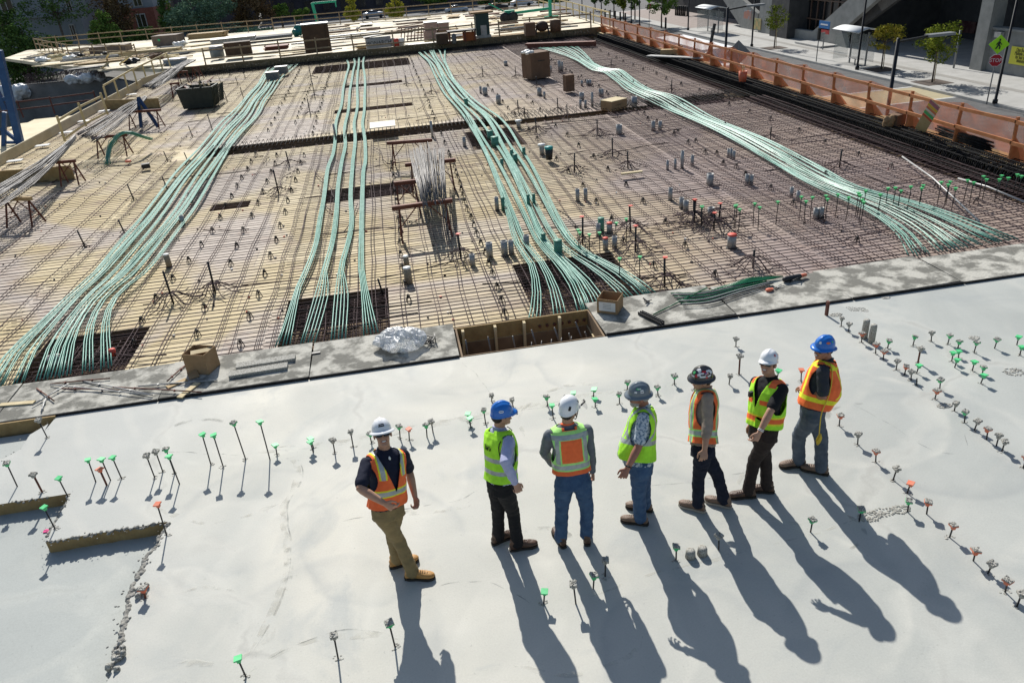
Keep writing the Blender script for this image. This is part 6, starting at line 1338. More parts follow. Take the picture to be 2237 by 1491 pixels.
for i in range(len(ysF)-1):
    for z in (1.0, .48): a, b = ysF[i]-34, ysF[i+1]-34; MB().bar((-.065, a-.02, z+jit(.02)), (-.065, b+.02, z+jit(.02)), .04, .09).build('rail', M_owood, fence)
nm_ = MB(); V = []; ny, nz = 240, 9
for i in range(ny+1):
    y = ysF[0]+(ysF[-1]-ysF[0])*i/ny; ph = min(abs(y-q) for q in ysF); sag = .13*min(1, ph/1.0)
    for k in range(nz+1):
        t = k/nz; z = 1.12-sag-t*(1.2-sag); x = .05+.42*max(0, t-.35)**1.2+.035*math.sin(y*5+t*4)+.03*noise.noise(Vector((y*2, t*3, 0))); V.append((x, y-34, z))
nm_.add(V, [(i*(nz+1)+k, i*(nz+1)+k+1, (i+1)*(nz+1)+k+1, (i+1)*(nz+1)+k) for i in range(ny) for k in range(nz)], 0, True); nm_.build('net', M_net, fence)
# pale edge planks stepping along the deck edge
ye = 12.6; i = 0; rr_ = random.Random(9)
while ye < 56:
    L = 2.0+rr_.uniform(0, .6); x = 15.36+(i % 2)*.04; q = MB(); q.box((0, L/2, 0), (.05, L, .24)); q.box((-.0, L/2, .125), (.09, L, .02)); o = q.build('edge_plank', M_raily if i % 3 else M_lumber, None, (x, ye, -.17)); o.rotation_euler = (0, 0, R(rr_.uniform(-1.2, 1.2)))
    tag(o, nth(i)+' pale edge plank from the near end, between the black cage and the fence', 'plank', 'edge planks along the right side'); ye += L+rr_.choice((.05, .45)); i += 1
# things by the fence
A, B = at(2042, 290, -.05), atX(2085, 222, 16.6); A = at(2008, 288, -.05)
c = thing('marked_board', 'leaning plywood board with painted colour bands at its top, against the orange fence', 'board', A); B = at(2043, 226, 1.15); d = B-A; L = d.length; wv = Vector((0, -1, 0)); wv = (wv-d.normalized()*wv.dot(d.normalized())).normalized(); nn = wv.cross(d).normalized()
def strip(t0, t1, m, nm, off=0.): V = [A-A+d*t0+wv*-.17+nn*off, d*t0+wv*.17+nn*off, d*t1+wv*.17+nn*off, d*t1+wv*-.17+nn*off]; q = MB(); q.add(V+[v-nn*.016 for v in V], [(0, 1, 2, 3), (7, 6, 5, 4), (0, 4, 5, 1), (1, 5, 6, 2), (2, 6, 7, 3), (3, 7, 4, 0)]); return q.build(nm, m, c)
strip(0, 1, M_raily, 'panel')
for t0, t1, m in ((.50, .56, M_red), (.58, .66, M_capg), (.68, .74, M_wht), (.75, .80, M_capo), (.82, .88, M_cord), (.90, 1., mat('mauve_paint', (.35, .15, .22), None))): strip(t0, t1-.005, m, 'colour_band', .003)
o0 = at(2052, 292, .0); e0 = at(2160, 330, .0)
c = thing('bar_bundle', 'tied bundle of black bars lying beside the leaning board at the fence', 'steel bars', o0); rr_ = random.Random(6)
for k in range(44):
    a = rr_.uniform(0, 6.28); q = .14*math.sqrt(rr_.random()); of = Vector((math.cos(a)*q, 0, math.sin(a)*q+.12)); MB().tube([of+Vector((0, jit(.08), 0)), (e0-o0)+of+Vector((0, jit(.1), 0))], .012, 5).build('bar', M_rebar_k, c)
P = at(1952, 274, 0); c = thing('sack_box', 'tan box with a crumpled sack beside it at the fence foot', 'box', P, R(20)); MB().box((.1, 0, .17), (.42, .35, .34)).build('case', M_card_d, c); m = MB(); [m.ell((-.2+jit(.06), jit(.1), .12+jit(.1)), (.12, .1, .14)) for _ in range(6)]; remesh(m, 'sack', M_card, .02, 1, c, .02, (12, 12, 12))
P = at(1622, 178, 0); c = thing('orange_bucket', 'orange bucket standing by the near side of the fence', 'bucket', P); MB().lathe([(.15, 0), (.18, .42), (.16, .42), (.13, .03)], n=16).build('pail', M_capo, c)
m = MB(); [m.bar((jit(.1), jit(.1), .2), (jit(.2), jit(.2), .62), .03, .02) for _ in range(5)]; tag(m.build('wood_offcuts', M_lumber_p, None, P), 'wood offcuts poking out of the orange bucket', 'offcuts')
P, h = height((1545, 133), (1557, 92), 0); c = thing('dark_pole', 'dark pole leaning at the fence with a black motor at its foot', 'tool', P); MB().bar((0, 0, 0), (.35, .1, 1.7), .12, .10).build('shaft', M_blk, c); MB().ell((0, 0, .2), (.22, .2, .24)).build('motor', M_blk, c); MB().bar((0, 0, .12), (-1.9, 3.5, .05), .4, .05).build('chute', M_galv, c)
P = at(1462, 118, 0); m = MB(); m.box((0, 0, .12), (.9, .4, .24), 0, R(-30)); m.box((.5, .2, .2), (.4, .5, .3), 0, .5); tag(m.build('wood_block_pile', M_lumber, None, P), 'small pile of wood blocks at the far end of the black cage', 'wood pile')
P = at(1421, 111, 0)
# ---- back deck front edge: form wall and rail
YB = 56.45
q = MB(); q.box((.9, YB, -.05), (30.2, .06, .68)); tag(q.build('form_wall', mat('brown_form', (.13, .095, .05), (.2, .15, .085), 1.2, .8, obj=False), None, (0, 0, 0)), 'long brown plywood form wall at the far end of the rebar field', 'formwork')
q = MB(); q.bar((-14.2, YB, -.05), (-15.3, 53, -.1), .06, .6); q.bar((-15.3, 53, -.1), (-15.4, 31, -.15), .06, .5); tag(q.build('side_form', mat('pale_form', (.42, .36, .24), (.5, .43, .3), 2, .8, obj=False)), 'pale side form running along the left edge of the far rebar field', 'formwork')
P = at(288, 215, -.1); q = MB(); q.bar(at(232, 232, -.1), at(348, 228, -.1), .06, .62); tag(q.build('cross_form', M_form), 'brown cross form at the left, behind the blue frame', 'formwork')
q = MB(); q.bar(at(-40, 395, -.1), at(160, 380, -.1), .06, .6); tag(q.build('cross_form', M_form), 'brown cross form at the far left under the bar bundle', 'formwork')
# white pads along the left form
for i in range(13):
    y = 16+i*2.75; tag(MB().box((0, 0, .02), (.55, .32, .03), 0, jit(.1)).build('bearing_pad', M_wht, None, (-14.85+jit(.1), y, ZF+.09)), nth(i)+' white pad from the near end along the left form', 'pad', 'white pads along the left form')
def rail_run(name, label, cat, pts, m=M_rail, H=1.07, step=2.4, rails=(1.03, .55), pw=.09, group=None, kick=False, pts3=False):
    P = [Vector(p) if pts3 else at(*p) for p in pts]; o0 = P[0].copy(); c = thing(name, label, cat, o0, 0, group)
    for i in range(len(P)-1):
        a, b = P[i]-o0, P[i+1]-o0; L = (b-a).length; n = max(1, round(L/step))
        for k in range(n+(i == len(P)-2)): q = a.lerp(b, k/n); MB().box((q.x, q.y, q.z+H/2+.03), (pw, .05, H+.1), 0, 0, R(jit(2)), R(jit(2))).build('post', m, c)
        for z in rails: MB().bar(a+Vector((0, .05, z)), b+Vector((0, .05, z+jit(.02))), .04, pw).build('rail', m, c)
    return c
zb = .18
rail_run('guard_rail', 'wooden guard rail at the near edge of the far pale deck', 'guard rail', [(-12, YB+.4, zb), (-2, YB+.4, zb)], pts3=True, rails=(.98, .45)); rail_run('guard_rail', 'wooden guard rail right of the tall brown box, along the far form wall', 'guard rail', [(-2, YB+.4, zb), (6.4, YB+.4, zb)], pts3=True, rails=(.98, .3)); rail_run('guard_rail', 'wooden guard rail right of the dark column at the far form wall', 'guard rail', [(8.3, YB+.4, zb), (15, YB+.4, zb)], pts3=True, rails=(.98, .42))
rail_run('guard_rail', 'long wooden rail closing the far edge of the pale deck', 'guard rail', [(-11, 88.3, 0), (3, 86.9, 0), (17, 85.8, 0)], pts3=True, rails=(1.1, .62, .12)); rail_run('guard_rail', 'pale wooden rail along the right side of the far deck', 'guard rail', [(17, 85.8, 0), (16.9, 70, 0), (16.6, 57.5, 0)], M_raily, pts3=True, rails=(1.1, .6), step=2.6)
rail_run('guard_rail', 'wooden rail along the left part of the far deck under the trees', 'guard rail', [(-36, 92, -.05), (-27, 91, -.05), (-19, 90, -.05), (-11, 88.4, -.05)], M_rail, pts3=True); rail_run('guard_rail', 'wooden rail running forward from the far left corner', 'guard rail', [(-36, 92, -.05), (-28, 78, -.05), (-20, 70, -.05)], M_rail, pts3=True)
rail_run('guard_rail', 'yellow lumber rail along the outer edge of the left walkway', 'guard rail', [(425/2.983, 308), (560/2.983, 275), (700/2.983, 250)], M_raily, H=.95, rails=(.85, .1)); rail_run('guard_rail', 'yellow lumber rail rising behind the brown cross form', 'guard rail', [(237, 226), (300, 185), (372, 146)], M_raily, H=.8, rails=(.9,))
rail_run('guard_rail', 'low rusty rail in front of the dark basement wall', 'guard rail', [at(-20, 265, -2.2)[:], at(120, 248, -2.2)[:], at(215, 235, -2.2)[:]], M_rust, pts3=True)
# ---- left side: basement wall, crane leg, stacks
q = MB(); a, b = at(-60, 195, -1.), at(232, 168, -1.); q.bar(Vector((a.x, a.y, -3)), Vector((b.x, b.y, -3)), .4, 4.); q.bar(Vector((b.x, b.y, -3)), Vector((-15.6, 58, -3)), .4, 4.)
tag(q.build('basement_wall', M_conc_d), 'dark concrete basement wall left of the rebar deck', 'wall')
q = MB(); a2 = at(-60, 262, -3); q.add([(-50, 30, -3.9), (-15.9, 30, -3.9), (-15.9, 60, -3.9), (-50, 60, -3.9)], [(0, 1, 2, 3)]); struct(q.build('pit_floor', M_conc_d))
rr_ = random.Random(21); c = thing('starter_bars', 'row of rusty starter bars with plastic sheeting along the basement wall top', 'rebar', (0, 0, 0))
for k in range(90):
    p = at(60+k*1.9, 186-k*.17, -1.); MB().tube([p, p+Vector((jit(.05), 0, .55)), p+Vector((.25, .1, .75+jit(.1)))], .02, 4).build('bar', M_rebar, c)
q = MB(); P = at(190, 172, -.95)
for k in range(10): q.ell((jit(1.1), jit(.5), .1), (.6, .4, .35*(1-abs(k-5)/6)+.1), 0, None, 8, 6)
o = remesh(q, 'plastic_sheet', mat('grey_white_sheet', (.5, .52, .55), (.66, .68, .7), 4, .4, .4, 6), .06, 1, None, .12, (2.5, 2.5, 4)); o.location = P; tag(o, 'crumpled whitish sheeting heaped on the basement wall', 'sheeting')
P = at(28, 205, -1.5); q = MB()
for k in range(12): q.ell((jit(.9), jit(.6), jit(.3)), (.7, .5, .45), 0, None, 8, 6)
o = remesh(q, 'plastic_sheet', MATS['grey_white_sheet'], .06, 1, None, .12, (2.5, 2.5, 4)); o.location = P; tag(o, 'whitish net-covered sheeting behind the blue crane leg', 'sheeting')
c = thing('crane_leg', 'dark blue lattice crane leg standing at the left edge', 'crane', (0, 0, 0)); M_cr = mat('crane_blue', (.01, .055, .17), (.02, .08, .22), 3, .6); YC = 37
p = lambda x, y: atY(x, y, YC)
MB().bar(p(-4, 110), p(50, 338), .28, .26, upv=(0, 1, 0)).build('leg', M_cr, c); MB().bar(p(10, 245), p(8, 330), .16, .16).build('brace', M_cr, c); MB().bar(p(2, 280), p(38, 308), .14, .14).build('brace', M_cr, c); MB().bar(p(-20, 222), p(22, 214), .16, .16).build('brace', M_cr, c); MB().bar(p(14, 311), p(40, 311), .12, .12).build('brace', M_cr, c); MB().bar(p(-30, 150), p(12, 240), .2, .2).build('brace', M_cr, c)
def stack(label, b, L, W, n, rz, z, m=M_lumber_p, group=None, th=.04, mess=.1, name='plank_stack', sz=None):
    P = at(b[0], b[1], z); c = thing(name, label, 'lumber', (P.x, P.y, z), rz, group); rr_ = random.Random(int(b[0]*3+b[1]))
    for i in range(n):
        if sz: o = MB().box((rr_.uniform(-mess, mess), rr_.uniform(-mess, mess), th*(i+.5)), (L, W, th*.92), 0, rr_.uniform(-.02, .02)).build('board', m, c)
        else:
            for k in range(max(1, int(W/.22))): MB().box((rr_.uniform(-mess, mess), (k-(int(W/.22)-1)/2)*.22+rr_.uniform(-.02, .02), th*(i+.5)), (L*rr_.uniform(.85, 1.05), .19, th*.9), 0, rr_.uniform(-.03, .03)).build('board', m, c)
    return c
stack('tall stack of plywood sheets below the left walkway', (92, 320), 2.6, 1.5, 22, R(20), -1.6, M_lumber, th=.05, sz=1); stack('pale top sheets lying askew on the plywood below the walkway', (85, 272), 2.6, 1.4, 2, R(8), -.42, M_ply2, th=.03, sz=1)
zb0 = .17
stack('stack of long brown boards at the left of the far deck', (455, 83), 3.6, 1.6, 7, R(-6), zb0, M_lumber, th=.07); stack('grey-topped plywood stack at the left of the far deck', (512, 92), 3.8, 1.8, 6, R(4), zb0, M_galv, th=.07, sz=1); stack('flat grey form panels on the far deck', (592, 84), 3.6, 1.8, 4, R(3), zb0, M_conc_d, th=.06, sz=1)
stack('splayed yellow boards in front of the long brown boards', (440, 100), 2.6, 1.4, 2, R(24), zb0, M_lumber_p, th=.06, mess=.3); stack('brown open form ring lying near the front rail', (605, 108), 1.7, 1.3, 5, R(0), zb0, M_rust, th=.06, sz=1)
stack('long pale beams lying at the left behind the drum', (330, 118), 5.2, 1.0, 3, R(-8), .0, M_lumber_p, th=.12); stack('thin laths stacked by the left guard rail', (230, 135), 4.5, 1.6, 2, R(8), .0, M_lumber, th=.05, mess=.4); stack('low pile of laths at the far left corner', (140, 140), 4, 1.4, 2, R(6), 0, M_lumber_p, th=.05, mess=.5); stack('jumbled boards in the middle of the left deck', (290, 148), 4.2, 1.6, 2, R(-4), 0, M_ply3, th=.06, mess=.5); stack('scattered dark boards on the left deck', (190, 150), 2.5, 1., 2, R(14), 0, M_blk, th=.05, mess=.4)
for i, (x, y, L, rz_, mm) in enumerate(sorted(((895, 46, 3.4, 0, M_blk), (898, 52, 2.6, 0, M_card_d), (902, 60, 2.6, 0, M_card_d), (725, 62, 3.4, 6, M_card_d), (770, 68, 5, 2, M_card_d), (1078, 42, 2.6, 0, M_card_d), (1097, 54, 2.4, 0, M_card_d), (1180, 52, 4.2, 3, M_lumber), (1210, 34, 3., 0, M_card_d), (1140, 76, 5, 2, M_lumber), (1110, 80, 3, 0, M_lumber), (1055, 34, 3.6, 0, M_rust), (940, 97, 3.4, 2, M_galv), (700, 92, 4.5, 6, M_galv), (760, 78, 5.2, 4, M_galv), (1215, 24, 3, 0, M_rust)), key=lambda q: q[0])):
    stack(nth(i)+' timber load from the left on the far deck', (x, y), L, .66, 1, R(rz_), zb0, mm, 'loads of timber on the far deck', th=.12, mess=.15)
def crate(name, label, b, w, d, h, rz, m, z=zb0, cat='box', lid=None, mats_=None):
    P = at(b[0], b[1], z); c = thing(name, label, cat, (P.x, P.y, z), rz); MB().box((0, 0, h/2), (w, d, h)).build('case', m, c)
    q = MB(); q.box((0, 0, h+.03), (w+.06, d+.06, .06)); q.build('lid', lid or m, c)
    for x in (-.38, .38): MB().box((w*x, -d/2-.015, h/2), (.06, .03, h*.96)).build('batten', m, c)
    return c
M_boxb = mat('dark_brown_panel', (.055, .032, .02), (.085, .05, .03), 2, .75)
crate('tall_form_box', 'tall dark brown box standing at the far form wall', (697, 113), 1.85, 1.3, 1.85, R(4), M_boxb, lid=M_galv); jb = crate('job_box', 'dark brown site box at the far form wall left of the tall box', (524, 122), 1.85, .9, .92, R(5), M_boxb)
ring = crate('column_form', 'low brown square form on the left deck, marked with a green dot', (371, 97), 2.4, 1.8, .8, R(-12), mat('grey_brown_form', (.16, .12, .10), (.2, .16, .13), 2, .8), 0.); MB().lathe([(.12, 0), (.12, .01), (.002, .012)], n=14).build('dot', M_capg, ring, (-.5, -.92, .5)).rotation_euler = (R(90), 0, 0)
crate('low_form', 'grey-brown low form on the left deck behind the laths', (245, 116), 3.2, 1.6, .6, R(-6), MATS['grey_brown_form'], 0.)
for i, (b, r, h, z) in enumerate((((387, 148), .85, .62, -.3), ((476, 124), .5, .72, zb0))):
    P = at(b[0], b[1], z); c = thing('drum', ('wide grey round drum at the left end of the far form wall', 'grey drum beside the brown site box')[i], 'drum', (P.x, P.y, z)); MB().lathe([(r, 0), (r, h*.95), (r*.9, h)], n=28).build('shell', mat('blue_grey_drum', (.12, .15, .18), (.17, .2, .23), 3, .6), c); MB().lathe([(r*1.02, h-.05), (r*1.03, h+.02), (.002, h+.03)], n=28).build('rim', M_galv, c)
# lettering helper
def lettering(text, size, m, parent, loc, rot, name='lettering', ext=.004, sx=1.):
    cu = D.curves.new(name, 'FONT'); cu.body = text; cu.size = size; cu.extrude = ext; cu.align_x = 'CENTER'; cu.align_y = 'CENTER'; cu.resolution_u = 2
    t = D.objects.new(name, cu); COL.objects.link(t); me = evalmesh(t); D.objects.remove(t); D.curves.remove(cu); me.materials.clear(); me.materials.append(m)
    o = D.objects.new(name, me); COL.objects.link(o); o.parent = parent; o.location = loc; o.rotation_euler = rot; o.scale = (sx, 1, 1); return o
# white sign-fronted site box
P = at(828, 104, zb0); c = thing('job_box', 'grey site box lettered MONARCH with junk on top, behind the far form wall', 'box', (P.x, P.y, zb0), R(5)); MB().box((0, 0, .34), (1.75, .8, .68)).build('case', mat('pale_grey_paint', (.33, .35, .37), (.42, .44, .46), 2, .6), c); MB().bar((-1.0, 0, .74), (1.05, 0, .88), .7, .06).build('lid', M_blk, c)
lettering('MONARCH', .38, M_stk_k, c, (0, -.41, .34), (R(90), 0, 0), sx=.93).data
lettering('JOBOX', .16, M_wht, jb, (0, -.47, .85), (R(90), 0, 0)) if 0 else None
for i, (x, y, m_, lab) in enumerate(((867, 102, M_red, 'red jerrycan right of the lettered site box'), (861, 101, M_wht, 'white bucket right of the lettered site box'), (878, 101, M_wht, 'white sack right of the red jerrycan'))): P = at(x, y, zb0); tag(MB().lathe([(.2, 0), (.23, .5), (.002, .55)], n=12).build('canister', m_, None, P), lab, 'canister')
# pallets, tables, tower, machines on the far deck
c = thing('pallet_load', 'stacked pinkish packs with a white sheet on top, on the far deck', 'pallet', at(956, 86, zb0)); M_pink = mat('pinkish_pack', (.36, .24, .20), (.42, .29, .25), 2, .8)
for x, y, z, w_, h_, mm in ((-.5, 0, 0, .95, .7, M_pink), (.5, .1, 0, .9, .6, M_card), (-.4, .1, .7, .95, .5, M_pink), (.5, .1, .6, .8, .5, M_pink)): MB().box((x, y, z+h_/2), (w_, 1.1, h_*.96)).build('pack', mm, c)
for x, z in ((-.4, 1.2), (.5, 1.1)): MB().box((x, .1, z+.02), (1., 1.2, .04)).build('cover', M_wht, c)
P = at(905, 90, zb0); c = thing('trestle_stack', 'nested rusty trestles on the far deck', 'trestle', P)
for k in range(9): MB().bar((-1.+.25*k, 0, 0), (-.8+.25*k, .3, .9), .05, .05).build('leg', M_rust, c)
for k in range(3): MB().bar((-1.2, .1+.1*k, .8+.12*k), (1.2, .2, .95+.12*k), .08, .05).build('beam', M_rust, c)
P = at(1010, 92, zb0); c = thing('work_table', 'rusty work table cluttered with dark tools left of the dark column', 'table', P); MB().box((0, 0, .75), (2.0, .9, .1)).build('table_top', M_blk, c)
for x in (-.9, .2, .9): MB().box((x, -.35, .35), (.1, .1, .7)).build('leg', M_rust, c)
MB().box((.5, .1, .33), (.8, .5, .55)).build('orange_bin', mat('orange_brown', (.35, .10, .03), None), c); MB().box((-1.4, .1, .35), (.8, .8, .7)).build('dark_bin', M_boxb, c); MB().lathe([(.15, 0), (.16, .6), (.002, .65)], n=12).build('gas_bottle', M_conc_d, c, (-.6, -.5, 0))
P = at(1055, 84, zb0); c = thing('steel_column', 'square dark green column with a wide pale cap plate', 'column', P); M_dg = mat('dark_green_steel', (.008, .035, .035), (.015, .05, .05), 2, .5); MB().box((0, 0, .85), (.95, .95, 1.7)).build('shaft', M_dg, c); MB().box((0, 0, 1.74), (1.6, 1.3, .1)).build('cap_plate', M_card, c); MB().box((.05, -.485, .5), (.42, .02, .8)).build('panel', M_galv, c); MB().box((0, 0, .1), (1.1, 1.1, .3)).build('footing', M_galv, c)
P = at(1185, 76, zb0); c = thing('mortar_mixer', 'dark drum mixer with a tan hood behind the far form wall', 'mixer', P); MB().box((-.9, 0, .45), (.7, .7, .85)).build('hood', M_card_d, c); MB().ell((0, 0, .55), (.45, .4, .36)).build('drum', M_boxb, c); [MB().bar((x, 0, 0), (x*.6, 0, .8), .1, .1).build('leg', M_blk, c) for x in (-.5, .5)]; MB().lathe([(.35, 0), (.38, .75), (.002, .8)], n=16).build('tank', M_card_d, c, (1., .3, .1))
M_lift = mat('lift_green', (.02, .34, .20), (.03, .40, .25), 2, .5)
P = at(1127, 48, zb0); c = thing('boom_hoist', 'small green wheeled hoist with a tall post on the far deck', 'hoist', P); MB().box((-.5, 0, .65), (.8, .7, .6)).build('engine', M_lift, c); MB().bar((0, 0, .7), (3.0, 0, .8), .22, .2).build('beam', M_lift, c); MB().bar((3.0, 0, 0), (3.05, 0, 3.6), .3, .25).build('mast', M_lift, c); MB().bar((2.5, 0, .1), (3.7, 0, .1), .3, .2).build('outrigger', M_lift, c)
for x in (-1., -.3): 
    w_ = MB().lathe([(.42, -.12), (.42, .12), (.2, .13), (.002, .13)], n=18).build('wheel', M_blk, c, (x, -.5, .42)); w_.rotation_euler = (R(90), 0, 0)
MB().bar((-2.2, 0, 1.6), (-1., 0, .9), .1, .1).build('handle', M_lift, c)
P = at(694, 51, zb0); c = thing('green_gantry', 'green inverted L frame standing on the far deck', 'gantry', P); MB().bar((0, 0, 0), (-.2, 0, 2.0), .3, .25, upv=(0, 1, 0)).build('mast', M_lift, c); MB().bar((-.2, 0, 1.95), (2.3, 0, 1.95), .2, .2).build('beam', M_lift, c); MB().bar((2.2, 0, 1.95), (2.2, 0, 1.4), .12, .12, upv=(0, 1, 0)).build('hook', M_lift, c)
P = at(660, 74, zb0); q = MB(); [q.ell((jit(.5), jit(.3), .3+jit(.2)), (.5, .35, .35)) for _ in range(7)]; o = remesh(q, 'tarp', mat('dark_teal_tarp', (.005, .10, .09), (.01, .16, .14), 4, .5), .06, 1, None, .1, (3, 3, 3)); o.location = P; tag(o, 'dark teal tarp bundled behind the tall brown box', 'tarp')
# steel angle frame at the far right corner of the field
A, B = at(1150, 97, .0), at(1300, 92, .0); q = MB(); q.bar(A, B, .5, .12); q.bar(A+Vector((0, -.25, -.15)), B+Vector((0, -.25, -.15)), .05, .35); tag(q.build('spreader_beam', M_rust), 'long rusty beam lying over the far end of the right tendons', 'steel beam')
# ================================================================ LOOSE TIMBER ON THE LEFT DECK
rr_ = random.Random(31); ml = []
for k in range(120):
    x, y = rr_.uniform(70, 430), rr_.uniform(100, 160); y += (430-x)*.02
    P = at(x, y, .0)
    if P.x > -12.8 or P.y < 62+(-P.x-12.8)*.9 or P.y > 86: continue
    ml.append((x, y, P))
ml.sort(key=lambda q: q[0])
for i, (x, y, P) in enumerate(ml):
    c = MB(); L = rr_.uniform(1.2, 5.2); n_ = rr_.randint(1, 5); rz_ = rr_.choice((0, .1, -.15, .5, 1.3, -.6))+rr_.uniform(-.1, .1)
    for q in range(n_): c.box((rr_.uniform(-.3, .3), (q-n_/2)*.24, .06+.05*(q % 2)), (L*rr_.uniform(.8, 1), .20, .07), 0, rr_.uniform(-.08, .08))
    o = c.build('loose_timber', (M_lumber, M_rail, M_lumber_p, M_conc_d, M_raily, M_card_d)[rr_.randint(0, 5)], None, P); o.rotation_euler = (0, 0, rz_)
    tag(o, nth(i)+' loose heap of timber from the left on the cluttered left deck', 'timber', 'loose timber on the left deck')
for i, (x, y, s, m_) in enumerate(((130, 128, 1.0, M_raily), (152, 130, .7, M_wht), (95, 134, .8, M_wht), (180, 126, .6, M_blk), (285, 138, .8, M_blk), (395, 100, .8, M_wht), (230, 122, .5, M_blk), (345, 128, .7, M_card_d))):
    P = at(x, y, 0.); q = MB(); [q.ell((jit(.5)*s, jit(.4)*s, .15+jit(.1)), (.45*s, .35*s, .22*s)) for _ in range(6)]
    o = remesh(q, 'sheeting_heap', m_, .05, 1, None, .1, (3, 3, 4)); o.location = P; tag(o, nth(i)+' small heap of sheeting in the clutter of the left deck', 'sheeting', 'sheeting heaps on the left deck')
for i, (a, b_) in enumerate((((222, 150), (237, 137)), ((232, 128), (237, 118)), ((262, 140), (285, 122)))):
    A, B = at(*a, .0), at(*b_, .9); tag(MB().bar(Vector(), B-A, .12, .08).build('prop_timber', M_raily, None, A), nth(i)+' raking timber prop from the left on the cluttered deck', 'prop', 'raking props on the left deck')

# scattered loose sheets and timbers over the far deck
rr_ = random.Random(91); fd = []
for k in range(60):
    P = Vector((rr_.uniform(-11, 15), 58.6+27*rr_.random()**1.3, zb0)); fd.append(P)
fd.sort(key=lambda q: q.x)
for i, P in enumerate(fd):
    c = MB(); t = rr_.random(); rz_ = rr_.choice((0, 0, .1, 1.5))+rr_.uniform(-.15, .15)
    if t < .35: c.box((0, 0, .02), (2.4, 1.2, .02+.03*rr_.random()))
    else:
        for q in range(rr_.randint(1, 4)): c.box((rr_.uniform(-.2, .2), q*.16, .05), (rr_.uniform(1.2, 3.6), .1, .09), 0, rr_.uniform(-.1, .1))
    o = c.build('loose_timber', (M_conc_d, M_rail, M_lumber_p, M_galv, M_raily, M_card_d, M_lumber)[rr_.randint(0, 6)], None, P); o.rotation_euler = (0, 0, rz_)
    tag(o, nth(i)+' loose piece of timber or sheet from the left on the far pale deck', 'timber', 'loose pieces on the far deck')
# ================================================================ STREET, BUILDINGS, TREES
ZS = ZG+.15
M_pole = mat('black_pole', (.008, .008, .01), None, rough=.4); M_gp = mat('grey_pole', (.22, .23, .24), None, rough=.5, metal=.3)
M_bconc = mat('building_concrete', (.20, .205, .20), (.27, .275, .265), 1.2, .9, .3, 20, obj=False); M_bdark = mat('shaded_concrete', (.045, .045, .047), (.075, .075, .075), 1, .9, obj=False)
M_glass = mat('dark_glass', (.012, .014, .016), None, rough=.12, spec=.6); M_clear = mat('shelter_glass', (.4, .45, .45), None, rough=.05, alpha=.22, spec=.6)
def lamp(label, base, X, htop, arm=None, z0=None, arms2=False):
    P = atX(base[0], base[1], X) if X else at(base[0], base[1], ZS); z0 = (ZG if X else ZS); c = thing('street_lamp', label, 'street lamp', (P.x, P.y, z0)); H = htop-z0
    MB().lathe([(.15, 0), (.15, .22), (.085, .27), (.062, H), (.002, H+.02)], n=12).build('pole', M_pole, c)
    if arm:
        MB().bar((0, 0, H-.12), (arm, 0, H-.02), .07, .07).build('arm', M_pole, c); q = MB(); q.box((arm+.3*math.copysign(1, arm), 0, H-.02), (1.0, .32, .09)); q.build('lamp_head', M_gp, c)
    return c
lamp('black street lamp with flat head nearest the fence, on the right', (1937, 254), 18, 1.95, 1.3); lamp('black street lamp beyond the truck with its head pointing right', (1585, 107), 18, 2.2, 1.2)
lamp('tall black lamp right of the stop sign', (2173, 226), None, 1.6, 1.0); q_ = D.objects.get('street_lamp.002'); MB().box((-.9, 0, 6.4), (1.3, .3, .09)).build('lamp_head', M_gp, q_)
lamp('tall black lamp in front of the left posts of the near bus shelter', (1872, 152), None, 5, None); lamp('tall black lamp left of the concrete pier', (1642, 102), None, 6, None)
lamp('slim black lamp at the far end of the plaza', (1397, 57), None, 7, 1.2); lamp('black lamp beside the far bollards', (1503, 66), None, 3.5, None); lamp('black lamp at the far street corner', (1314, 38), None, 6, None); lamp('farthest black lamp at the upper edge', (1272, 30), None, 6, None)
lamp('black lamp post behind the far row of trees', (1379, 52), None, 6, None)
def pole(label, base, top, r=.05, m=M_gp, name='sign_pole', H=None):
    P, h = height(base, top, ZS); c = thing(name, label, 'pole', P); MB().lathe([(r, 0), (r, h), (.002, h+.01)], n=10).build('shaft', m, c); return c, h
c, h = pole('slim silver post standing right of the street trees', (2083, 149), (2094, 65), .07)
c, h = pole('thin bus stop pole with a small plate and a black box', (1783, 135), (1790, 65), .04); MB().box((.25, 0, h-.5), (.6, .04, .5)).build('plate', M_galv, c); MB().box((0, 0, 2.2), (.2, .2, .9)).build('box', M_pole, c)
